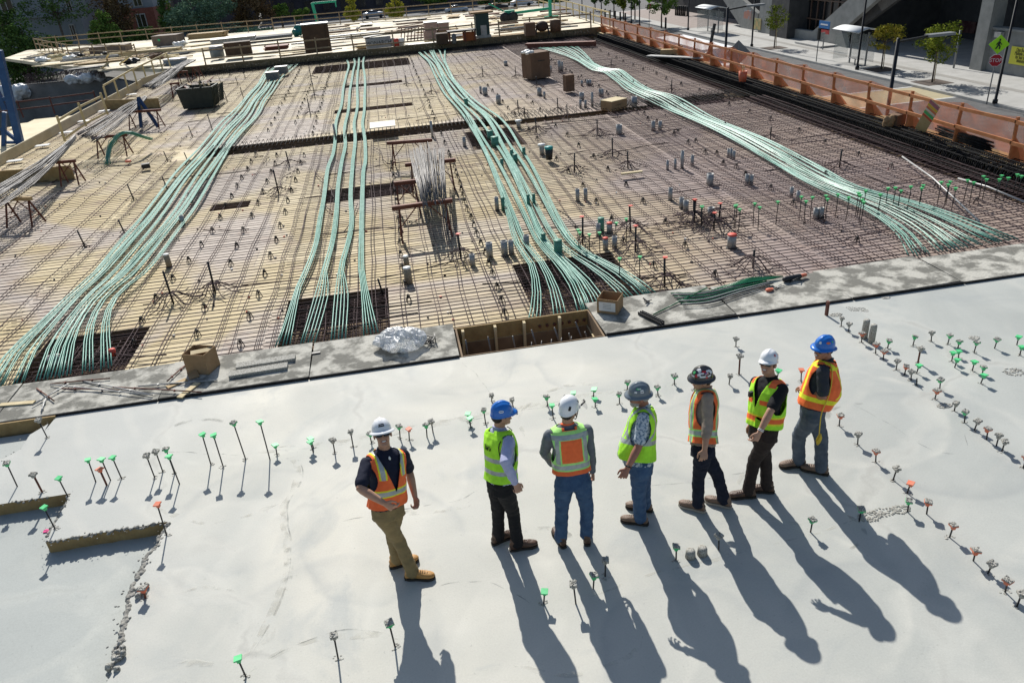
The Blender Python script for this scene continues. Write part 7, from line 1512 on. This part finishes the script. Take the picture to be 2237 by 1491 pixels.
def stop(base, label, far=False):
    P, h = height(base, (base[0]+20, base[1]-(98 if not far else 50)), ZS); S = .345; c = thing('stop_sign', label, 'road sign', P)
    H = 3.9; MB().lathe([(.035, 0), (.035, H), (.002, H)], n=10).build('post', M_gp, c)
    f = (-math.atan2(P.x, P.y)); Rz = Matrix.Rotation(f*1.0, 3, 'Z'); zc = 2.55
    def plate(n, r, a0, z, m, y, nm, th=.02):
        V = [Rz @ Vector((r*math.cos(a0+2*math.pi*k/n), y, r*math.sin(a0+2*math.pi*k/n)))+Vector((0, 0, z)) for k in range(n)]; V += [v+Rz @ Vector((0, th, 0)) for v in V]
        return MB().add(V, [tuple(range(n)), tuple(range(2*n-1, n-1, -1))]+[(k, n+k, n+(k+1) % n, (k+1) % n) for k in range(n)]).build(nm, m, c)
    plate(8, S*1.06, math.pi/8, zc, M_stk_w, -.05, 'octagon_border'); plate(8, S, math.pi/8, zc, mat('sign_red', (.42, .012, .02), None, rough=.5), -.055, 'octagon', .004)
    lettering('STOP', .30, M_stk_w, c, Rz @ Vector((0, -.062, 0))+Vector((0, 0, zc)), (R(90), 0, f), sx=.86)
    yl = mat('sign_lime', (.40, .80, .02), None, rough=.5); plate(4, .54, 0, zc+.90, yl, -.06, 'diamond')
    pd = MB(); z0 = zc+.90; T = lambda x, z: Rz @ Vector((x*.85, -.068, 0))+Vector((0, 0, z0+z*.85))
    pd.tube([T(.0, .20), T(-.02, .0)], .055, 6); pd.tube([T(-.02, 0), T(.08, -.14), T(.06, -.30)], .036, 6); pd.tube([T(-.02, 0), T(-.08, -.14), T(-.16, -.30)], .036, 6); pd.tube([T(0, .17), T(.10, .06), T(.16, -.02)], .025, 6); pd.tube([T(0, .17), T(-.12, .08), T(-.14, -.04)], .025, 6); pd.ell(T(.02, .30), (.06, .02, .065)); pd.build('walking_figure', M_stk_k, c)
    return c
stop((2155, 228), 'stop sign under a lime walking-figure diamond, right of the street trees'); stop((1418, 61), 'far stop sign under a lime diamond, beyond the orange fence')
c = thing('diamond_sign', 'grey back of a diamond road sign just beyond the orange fence', 'road sign', (18.2, 39.2, ZG)); MB().box((0, 0, 2.8), (.06, .06, 5.6)).build('post', M_gp, c); q = MB(); q.box((0, 0, 5.05), (.9, .03, .9), M=Matrix.Rotation(R(-20), 3, 'Z') @ Matrix.Rotation(R(45), 3, 'Y')); q.build('plate', M_gp, c)
def shelter(a, b, label, w=1.5):
    A, B = at(a[0], a[1], ZS), at(b[0], b[1], ZS); c = thing('bus_shelter', label, 'bus shelter', A, 0); d = B-A; y0, y1 = (0, d.y) if d.y > 0 else (d.y, 0); y0 -= .7; y1 += .9; H = 2.55
    for y in (0, d.y): MB().box((0, y, H/2), (.10, .10, H)).build('post', M_gp, c)
    V = []; n = 10
    for k in range(n+1): x = -1.35+2.0*k/n; z = H+.05+.28*math.sin(math.pi*(k/n*.9+.05)); V += [(x, y0, z), (x, y1, z), (x, y0, z+.05), (x, y1, z+.05)]
    F = []
    for k in range(n): i = 4*k; F += [(i, i+4, i+5, i+1), (i+2, i+3, i+7, i+6), (i, i+2, i+6, i+4), (i+1, i+5, i+7, i+3)]
    MB().add(V, F, 0, True).build('roof', mat('white_roof', (.62, .64, .66), (.7, .72, .73), 1, .4), c)
    MB().box((.35, (y0+y1)/2, 1.3), (.03, y1-y0-.4, 2.0)).build('glass_back', M_clear, c); MB().box((-.4, y1-.1, 1.3), (1.3, .03, 2.0)).build('glass_side', M_clear, c); MB().box((-.2, d.y*.5, .5), (.5, 1.3, .05)).build('bench', M_galv, c); MB().box((-.2, d.y*.5, .25), (.08, .08, .5)).build('bench_leg', M_galv, c)
shelter((1855, 137), (1893, 144), 'glass bus shelter with white curved roof, nearer, by the street trees'); shelter((1546, 68), (1566, 73), 'glass bus shelter with white curved roof, farther, by the bollards')
for i, (x, y) in enumerate(((1322, 40), (1333, 43), (1344, 45), (1355, 48), (1366, 51), (1454, 63), (1476, 34), (1480, 34), (1484, 34), (1488, 35), (1492, 35), (1496, 35), (1501, 36))):
    P = at(x, y, ZS); tag(MB().lathe([(.13, 0), (.12, 1.25), (.09, 1.32), (.002, 1.36)], n=12).build('bollard', M_pole, None, P), nth(i)+' black bollard from the left along the far plaza', 'bollard', 'black bollards on the plaza')
# truck with a white box
c = thing('box_truck', 'white-roofed box truck parked in the street behind the orange fence', 'truck', (24, 59.6, ZG)); M_trk = mat('white_truck', (.72, .73, .74), (.8, .8, .8), .6, .5)
MB().box((0, .4, 1.95), (2.45, 10, 2.5)).build('cargo_box', M_trk, c); MB().box((0, -5.9, 1.35), (2.3, 2.2, 1.9), taper=.85).build('cab', M_trk, c); MB().box((0, -6.2, 1.85), (2.1, 1.62, .6), taper=.9).build('windscreen', M_glass, c); MB().box((0, -.5, .6), (1., 11, .3)).build('chassis', M_blk, c)
for y in (-5.5, 3.2, 4.3):
    for x in (-1.05, 1.05): w_ = MB().lathe([(.48, -.14), (.48, .14), (.25, .15), (.002, .15)], n=18).build('wheel', M_blk, c, (x, y, .48)); w_.rotation_euler = (0, R(90), 0)
def car(label, b, rz, m, z=ZG):
    P = at(b[0], b[1], z); c = thing('parked_car', label, 'car', P, rz, None); q = MB(); n = 12
    prof = [(-2.3, .55, .50), (-2.2, .80, .80), (-1.5, .88, .95), (-.9, .86, 1.0), (.8, .86, 1.0), (1.4, .88, .92), (2.1, .84, .78), (2.32, .6, .55)]
    q.loft([((x, 0, .25+h/2), (0, 1, 0), (0, 0, 1), w_, h/2, 4) for x, w_, h in prof], n=20); q.build('body', m, c)
    q = MB(); q.loft([((-1.5, 0, 1.12), (0, 1, 0), (0, 0, 1), .5, .06, 4), ((-.8, 0, 1.28), (0, 1, 0), (0, 0, 1), .66, .22, 4), ((.1, 0, 1.3), (0, 1, 0), (0, 0, 1), .68, .24, 4), ((.8, 0, 1.2), (0, 1, 0), (0, 0, 1), .62, .14, 4), ((1.2, 0, 1.1), (0, 1, 0), (0, 0, 1), .5, .04, 4)], n=20); q.build('window_glass', M_glass, c)
    q = MB(); q.loft([((-.75, 0, 1.50), (0, 1, 0), (0, 0, 1), .56, .035, 4), ((.3, 0, 1.53), (0, 1, 0), (0, 0, 1), .56, .035, 4)], n=16); q.build('roof', m, c)
    for x in (-1.4, 1.4):
        for y in (-.82, .82): w_ = MB().lathe([(.33, -.1), (.33, .1), (.2, .11), (.002, .11)], n=16).build('wheel', M_blk, c, (x, y, .33)); w_.rotation_euler = (R(90), 0, 0)
    return c
M_sil = mat('silver_paint', (.45, .47, .5), None, rough=.3, metal=.4)
car('silver car parked beyond the far deck rail, in the centre', (998, 30), R(-4), M_sil); car('silver car parked beyond the rail between the two yellow trees', (818, 40), R(-4), M_sil); car('dark car parked beyond the far rail, right of the silver one', (1085, 25), R(-4), M_bdark); car('white car parked at the far right of the rail', (1140, 14), R(-4), M_trk)
# ---- right-hand building (transit hall) built of separate slabs on one thing
XB_ = 42.5
b = thing('concrete_building', 'large grey concrete building with slanting struts and a dark open hall across the street', 'building', (XB_, 70, ZS)); OB = Vector((XB_, 70, ZS))
def polyX(pts, X, th, name, m, z_clip=None):
    P = [atX(x, y, X)-OB for x, y in pts]; V = P+[p+Vector((th, 0, 0)) for p in P]; n = len(P)
    return MB().add(V, [tuple(range(n))[::-1], tuple(range(n, 2*n))]+[(k, (k+1) % n, n+(k+1) % n, n+k) for k in range(n)]).build(name, m, b)
def boxW(x0, x1, y0, y1, z0, z1, name, m): return MB().box(((x0+x1)/2-OB.x, (y0+y1)/2-OB.y, (z0+z1)/2-OB.z), (x1-x0, y1-y0, z1-z0)).build(name, m, b)
ya, yb_ = atX(1655, 85, XB_).y, atX(1728, 98, XB_).y
yp = atX(1690, 92, XB_).y
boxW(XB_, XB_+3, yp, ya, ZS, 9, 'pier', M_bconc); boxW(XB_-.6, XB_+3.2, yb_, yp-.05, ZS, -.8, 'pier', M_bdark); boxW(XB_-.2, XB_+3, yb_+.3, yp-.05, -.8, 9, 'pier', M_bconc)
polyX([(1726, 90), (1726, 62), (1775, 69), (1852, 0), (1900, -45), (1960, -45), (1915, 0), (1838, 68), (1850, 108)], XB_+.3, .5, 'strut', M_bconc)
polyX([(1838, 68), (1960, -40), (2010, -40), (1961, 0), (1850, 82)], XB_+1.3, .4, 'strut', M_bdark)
polyX([(1590, -30), (1655, 30), (1655, 90), (1620, 62), (1560, -30)], XB_+.5, .5, 'strut', M_bconc)
boxW(XB_+1.6, XB_+1.75, atX(1850, 60, XB_+1.6).y, yb_+.2, ZS, 9, 'glass_wall', M_glass)
yg0, yg1 = atX(1850, 60, XB_+1.5).y, yb_
M_mull = mat('brown_mullion', (.12, .075, .055), None, rough=.5)
for k in range(6): boxW(XB_+1.48, XB_+1.58, yg0+(yg1-yg0)*(k+.5)/6-.06, yg0+(yg1-yg0)*(k+.5)/6+.06, ZS, 9, 'mullion', M_mull)
for z in (-3., -1.2, .7, 2.6, 4.6): boxW(XB_+1.46, XB_+1.57, yg0, yg1, z-.06, z+.06, 'mullion', M_mull)
yc1 = atX(2140, 155, XB_+1).y
boxW(XB_+11, XB_+11.5, 20, 130, ZS, 9, 'hall_wall', M_bdark); boxW(XB_+.2, XB_+12, 20, yg0, 5.5, 7.5, 'roof_slab', M_bconc); boxW(XB_+3, XB_+12, ya+.1, 130, 4, 9, 'roof_slab', M_bdark); boxW(XB_+.3, XB_+14, 20, 129, 9.02, 22, 'shade_block', M_bconc); boxW(XB_+1.8, XB_+11, yg0-.1, yg0+.3, ZS, 9, 'shade_wall', M_bdark); boxW(XB_+4, XB_+4.5, ya, 130, ZS, 9, 'rear_wall', M_bdark)  # tall block above and side wall added to keep sun off the hall floor
boxW(XB_+.8, XB_+1.9, yc1-.3, yc1+.9, ZS, 5.5, 'column', M_bconc)
zt = atX(2160, 58, XB_+1.2).z; boxW(XB_+1.2, XB_+1.8, 25, yc1-.3, ZS, zt-.15, 'parapet_wall', M_bconc); boxW(XB_+1.05, XB_+1.95, 25, yc1-.28, zt-.15, zt, 'coping', M_bconc)
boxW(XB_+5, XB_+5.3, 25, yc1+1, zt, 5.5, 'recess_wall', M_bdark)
for z in (zt+.8, zt+1.5): boxW(XB_+4.85, XB_+5, 28, yc1-1, z, z+.12, 'pale_rail', M_galv)
boxW(XB_-1.6, XB_+.2, atX(1805, 100, XB_-1).y, atX(1748, 94, XB_-1).y, ZS+.02, ZS+.16, 'pale_step', M_walk)
for p0, p1, m, nm in (((1965, 49), (2000, 78), mat('dull_poster', (.05, .045, .035), (.14, .11, .08), 1.2, .6, contrast=(.45, .55)), 'poster'), ((2097, 45), (2128, 74), mat('red_dull_poster', (.08, .03, .03), (.14, .08, .07), 1.2, .6, contrast=(.45, .55)), 'poster')): a_, c_ = atX(*p0, XB_+10.9), atX(*p1, XB_+10.9); boxW(XB_+10.85, XB_+10.98, min(a_.y, c_.y), max(a_.y, c_.y), min(a_.z, c_.z), max(a_.z, c_.z), nm, m)
a_, c_ = atX(1647, 42, XB_-.05), atX(1661, 66, XB_-.05)
for (p0, p1, m) in (((1626, 22), (1640, 43), mat('blue_poster', (.15, .3, .38), (.42, .2, .15), 1., .6, contrast=(.45, .55))), ((1648, 40), (1661, 66), mat('yellow_poster', (.45, .33, .15), (.25, .28, .14), 1.6, .6, contrast=(.45, .55)))):
    a_, c_ = atX(*p0, XB_-.08), atX(*p1, XB_-.08); boxW(XB_-.1, XB_-.02, min(a_.y, c_.y), max(a_.y, c_.y), min(a_.z, c_.z), max(a_.z, c_.z), 'poster', m)
a_, c_ = atX(1802, 48, 40.6), atX(1822, 77, 40.6); c = thing('street_banner', 'blue sign with white words and a red foot, left of the bus shelter', 'sign', (40.6, a_.y, ZS)); w_ = abs(a_.y-c_.y); zt_, zb_ = a_.z-ZS, c_.z-ZS
MB().box((0, 0, (zt_+zb_)/2+.2), (.06, w_, (zt_-zb_)*.72)).build('blue_panel', mat('banner_blue', (.03, .16, .42), None, rough=.5), c); MB().box((0, 0, zb_+.2), (.06, w_, .45)).build('red_panel', mat('banner_red', (.45, .05, .05), None, rough=.5), c); MB().box((.08, 0, zt_/2), (.08, .08, zt_)).build('post', M_gp, c)
lettering('NextSpace', .36, M_stk_w, c, (-.035, 0, zt_*.88), (R(90), 0, R(-90)), sx=.8) if 0 else MB().box((-.035, 0, zt_*.9), (.01, w_*.7, .12)).build('white_line', M_stk_w, c)
a_, c_ = atX(2211, 101, XB_+1.1), atX(2260, 148, XB_+1.1); yw = abs(a_.y-c_.y)
c = thing('yellow_banner', 'yellow banner with dark lines of text on the concrete wall at the right edge', 'banner', (XB_+1.12, (a_.y+c_.y)/2, ZS)); hz = (a_.z+c_.z)/2-ZS; hh_ = abs(a_.z-c_.z)
MB().box((0, 0, hz), (.05, yw, hh_)).build('panel', mat('banner_yellow', (.62, .60, .06), None, rough=.6), c)
for k, tx in enumerate(('One Building.', 'Multiple spaces', 'for just your', 'business.')): lettering(tx, .36, M_stk_k, c, (-.04, .1, hz+hh_*(.33-.2*k)), (R(90), 0, R(-90)), sx=.62)
tag(MB().box((0, 0, 0), (.3, .6, .35)).build('wall_light', M_galv, None, (XB_+1.0, atX(2183, 76, XB_+1).y, atX(2183, 76, XB_+1).z)), 'small square wall light above the diamond sign', 'wall light')
# plaza far hedge and low dark block behind
# ---- buildings at the back
def facade(name, label, x0, x1, y, z0, z1, m, wins, dep=12, trim=None, rz=0., gm=M_glass, fm=None):
    c = thing(name, label, 'building', ((x0+x1)/2, y, ZG), rz); cx = (x0+x1)/2; MB().box((0, dep/2, (z0+z1)/2-ZG), (x1-x0, dep, z1-z0)).build('wall', m, c)
    for (u0, u1, w0, w1) in wins:
        f = MB().box(((u0+u1)/2-cx, -.06, (w0+w1)/2-ZG), (u1-u0+.3, .1, w1-w0+.3)).build('window_frame', fm or M_galv, c); MB().box(((u0+u1)/2-cx, -.13, (w0+w1)/2-ZG), (u1-u0, .06, w1-w0)).build('pane', gm, f)
        MB().box(((u0+u1)/2-cx, -.18, (w0+w1)/2-ZG), (.1, .05, w1-w0)).build('glazing_bar', fm or M_galv, f)
    for t in (trim or []): MB().box((0, -.2, t-ZG), (x1-x0+.2, .4, .35)).build('cornice', m, c)
    return c
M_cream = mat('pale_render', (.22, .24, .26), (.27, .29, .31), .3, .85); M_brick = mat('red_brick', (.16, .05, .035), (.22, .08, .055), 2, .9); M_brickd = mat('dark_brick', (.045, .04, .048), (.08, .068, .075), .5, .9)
YW = 138
def wpx(l): return [(atY(a, b_, YW).x, atY(c2, d2, YW).x, atY(c2, d2, YW).z, atY(a, b_, YW).z) for a, b_, c2, d2 in l]
facade('pale_building', 'pale building with tall windows behind the trees at the top left', atY(-60, 50, YW).x, atY(183, 60, YW).x, YW, ZG, 9, M_cream, wpx([(-5, -10, 32, 26), (84, -15, 98, 15), (138, -15, 160, 28), (152, 56, 170, 86)]), trim=[atY(130, 32, YW).z])
facade('brick_building', 'red brick building between the trees at the top left', atY(262, 50, YW).x, atY(338, 60, YW).x, YW+2, ZG, atY(300, 20, YW).z, M_brick, wpx([(290, 35, 315, 60)]))
facade('grey_upper_building', 'grey wall with a window above the red brick', atY(255, 50, YW).x, atY(333, 60, YW).x, YW+4, atY(300, 19, YW+4).z, 9, M_cream, wpx([(272, -12, 296, 15)]))
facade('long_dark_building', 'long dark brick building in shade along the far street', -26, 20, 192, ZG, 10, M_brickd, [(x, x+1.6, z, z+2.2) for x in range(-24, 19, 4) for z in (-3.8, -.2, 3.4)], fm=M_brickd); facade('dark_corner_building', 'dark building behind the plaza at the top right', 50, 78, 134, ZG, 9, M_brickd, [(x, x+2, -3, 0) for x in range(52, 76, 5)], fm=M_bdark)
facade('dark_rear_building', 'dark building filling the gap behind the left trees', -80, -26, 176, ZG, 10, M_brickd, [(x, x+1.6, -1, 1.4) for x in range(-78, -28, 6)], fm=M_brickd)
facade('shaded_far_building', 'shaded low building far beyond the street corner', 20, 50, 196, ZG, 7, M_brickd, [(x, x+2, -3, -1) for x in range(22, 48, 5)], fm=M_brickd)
# ---- trees
LM = {}
def leafm(nm, a, b_):
    if nm not in LM:
        m = mat(nm, tuple(v*1.15 for v in a), tuple(v*1.25 for v in b_), 1.2, 1., spec=.0, detail=5, contrast=(.4, .6)); LM[nm] = m
        bs = m.node_tree.nodes['Principled BSDF']; bs.inputs['Transmission Weight'].default_value = 0
    return LM[nm]
M_bark = mat('bark', (.10, .08, .065), (.16, .13, .11), 8, .9)
def tree(name, label, base, H, crown, m, n=2600, leaf=.16, seed=1, trunk=.07, cat='tree', group=None, shape='round', clumps=26, z=ZS, P=None, stakes=False, hollow=.35, cz=None):
    rr_ = random.Random(seed); P = P or at(base[0], base[1], z); c = thing(name, label, cat, P, 0, group); rx, ry, rz = crown; zc = cz if cz is not None else H-rz
    t = MB(); t.tube([(0, 0, -.1), (jit(.04), 0, zc*.5), (jit(.1), jit(.1), zc), (0, 0, zc+rz*.6)], [trunk*1.3, trunk, trunk*.7, trunk*.2], 8)
    cl = []
    for k in range(clumps):
        while True:
            v = Vector((rr_.uniform(-1, 1), rr_.uniform(-1, 1), rr_.uniform(-1, 1)))
            if v.length > 1 or v.length < hollow: continue
            if shape == 'cone' and math.hypot(v.x, v.y) > (1-v.z)*.55+.08: continue
            if shape == 'vase' and math.hypot(v.x, v.y) > (v.z+1.3)*.62: continue
            break
        p = Vector((v.x*rx, v.y*ry, zc+v.z*rz)); cl.append((p, rr_.uniform(.22, .42)))
        if k % 2 == 0: t.tube([(0, 0, zc-rz*.8+rr_.uniform(0, rz*.5)), Vector((p.x*.5, p.y*.5, (zc-rz*.5+p.z)/2)), p], [trunk*.45, trunk*.28, trunk*.08], 5)
    t.build('trunk', M_bark, c)
    V = []; F = []; per = n//clumps; k = 0
    for p, s in cl:
        for _ in range(per):
            d = Vector((rr_.gauss(0, 1), rr_.gauss(0, 1), rr_.gauss(0, 1))); d.normalize(); q = p+Vector((d.x*rx, d.y*ry, d.z*rz*.8))*s*rr_.uniform(.35, 1.1)
            a = Vector((rr_.gauss(0, 1), rr_.gauss(0, 1), rr_.gauss(0, .6))).normalized(); b_ = a.orthogonal().normalized(); b_ = (b_*math.cos(rr_.uniform(0, 6))+a.cross(b_)*math.sin(rr_.uniform(0, 6))).normalized(); L = leaf*rr_.uniform(.6, 1.3)
            V += [q-a*L*.5, q+b_*L*.3, q+a*L*.5, q-b_*L*.3]; F.append((k, k+1, k+2, k+3)); k += 4
    MB().add(V, F).build('crown', m, c)
    if stakes: MB().bar((.3, .2, 0), (.05, 0, 2.2), .05, .05).build('support_stake', M_lumber_p, c)
    return c
L1 = leafm('leaves_olive', (.07, .10, .015), (.22, .25, .04)); L2 = leafm('leaves_autumn', (.10, .12, .018), (.30, .25, .045)); L3 = leafm('leaves_dark', (.03, .06, .02), (.10, .16, .045)); L4 = leafm('leaves_mid', (.05, .10, .025), (.15, .22, .05)); L5 = leafm('leaves_greygreen', (.06, .11, .075), (.15, .22, .15)); L6 = leafm('leaves_russet', (.06, .045, .025), (.13, .09, .05)); L7 = leafm('leaves_yellow', (.25, .25, .03), (.50, .46, .08))
def pit(P): 
    q = MB(); q.box((P.x, P.y, ZS+.006), (2., 2., .004)); return struct(q.build('tree_pit', mat('tree_pit_soil', (.07, .055, .05), (.11, .085, .07), 5, .95)))
def ptree(name, label, base, box, m, n, leaf, sd, Y=None, **kw):
    # crown box (x0, x1, y0, y1) as seen; base on the pavement, or the distance Y
    x0, x1, y0, y1 = box
    if Y is None: P = at(base[0], base[1], ZS); Y = P.y
    else: q = atY((x0+x1)/2, (y0+y1)/2, Y); P = Vector((q.x, Y, ZG))
    a, b_ = atY(x0, (y0+y1)/2, Y), atY(x1, (y0+y1)/2, Y); t_, l_ = atY((x0+x1)/2, y0, Y), atY((x0+x1)/2, y1, Y)
    rx = abs(a.x-b_.x)/2; rz = abs(t_.z-l_.z)/2; cz = (t_.z+l_.z)/2-P.z
    return tree(name, label, None, t_.z-P.z, (rx, rx*.85, rz), m, n, leaf, sd, P=P, cz=cz, **kw)
for (b_, box, m, sd, lab, lf, n) in (((2036, 180), (1992, 2072, 48, 132), L1, 3, 'young olive-green tree with two stakes, nearest the stop sign', .17, 2400), ((1925, 152), (1908, 1972, 50, 108), L2, 5, 'young tree with orange-tinted leaves right of the bus shelter', .16, 1900), ((1691, 105), (1668, 1718, 14, 64), L1, 7, 'small street tree in front of the dark glass wall', .17, 1300)):
    t_ = ptree('street_tree', lab, b_, box, m, n, lf, sd, trunk=.05, group='young street trees', shape='round', clumps=30, stakes=True, hollow=.3); pit(t_.location)
for i, (b_, box, m, sd) in enumerate((((1445, 60), (1424, 1478, -18, 34), L4, 11), ((1387, 43), (1372, 1402, -25, 20), L4, 12), ((1362, 42), (1350, 1378, -25, 18), L1, 13), ((1341, 36), (1322, 1362, -25, 14), L4, 14), ((1300, 22), (1285, 1325, -30, 6), L3, 15))):
    ptree('plaza_tree', nth(i)+' leafy tree from the right in the row at the far end of the plaza', b_, box, m, 1500, .28, sd, trunk=.09, group='trees on the far plaza', clumps=26)
bt = [((-25, 118, 22, 205), L3, 21, 'big bushy dark green tree at the left edge, nearest of the trees', 'round', 10000, .34, 112), ((186, 262, 6, 108), L4, 22, 'conical green tree left of the brick building', 'cone', 5200, .32, 122), ((205, 296, -22, 84), L6, 23, 'russet tree behind the conical green one', 'round', 4200, .34, 128), ((-40, 28, -30, 80), L3, 35, 'dark tree behind the big left tree', 'round', 3000, .36, 128),
      ((336, 392, -30, 82), L3, 24, 'narrow dark tree right of the brick building', 'cone', 4200, .34, 126), ((366, 512, -28, 74), L5, 25, 'wide grey-green tree in the middle of the left trees', 'round', 9500, .32, 122), ((490, 592, -25, 62), L6, 26, 'russet-brown tree right of the grey-green one', 'round', 5200, .32, 126), ((40, 190, -40, 60), L3, 37, 'thin dark tree partly covering the pale building', 'round', 2200, .34, 132),
      ((592, 632, 8, 44), L4, 27, 'low green tree right of the russet one', 'round', 1800, .3, 130), ((636, 676, 12, 44), L4, 28, 'small green tree left of the green frame', 'round', 1400, .3, 131), ((748, 788, -8, 44), L7, 29, 'yellow-leaved tree beyond the rail, left one', 'cone', 3200, .26, 128), ((838, 888, -14, 40), L7, 30, 'yellow-leaved tree beyond the rail, right one', 'cone', 3600, .26, 128),
      ((1040, 1090, -15, 14), L3, 31, 'dark tree behind the silver car', 'round', 2200, .4, 172), ((905, 985, -25, 12), L4, 32, 'mid-green tree behind the silver car, left', 'round', 2600, .4, 176), ((1100, 1160, -15, 10), L3, 33, 'dark tree at the top edge above the hoist', 'round', 2400, .4, 172), ((95, 165, 78, 150), L3, 34, 'dark bush spreading right of the big left tree', 'round', 2600, .34, 108), ((1165, 1250, -10, 14), L3, 36, 'low dark tree right of the hoist post', 'round', 2200, .4, 170),
      ((270, 345, 60, 92), L3, 38, 'low shrub in front of the red brick building', 'round', 1800, .32, 124), ((430, 600, 48, 78), L5, 39, 'low pale-green shrub mass behind the left rail', 'round', 3000, .32, 118)]
for (box, m, sd, lab, shp, n, lf, Y) in bt:
    ptree('background_tree', lab, None, box, m, n, lf, sd, Y, trunk=.18, shape=shp, clumps=44 if n > 4000 else 28, hollow=.25)
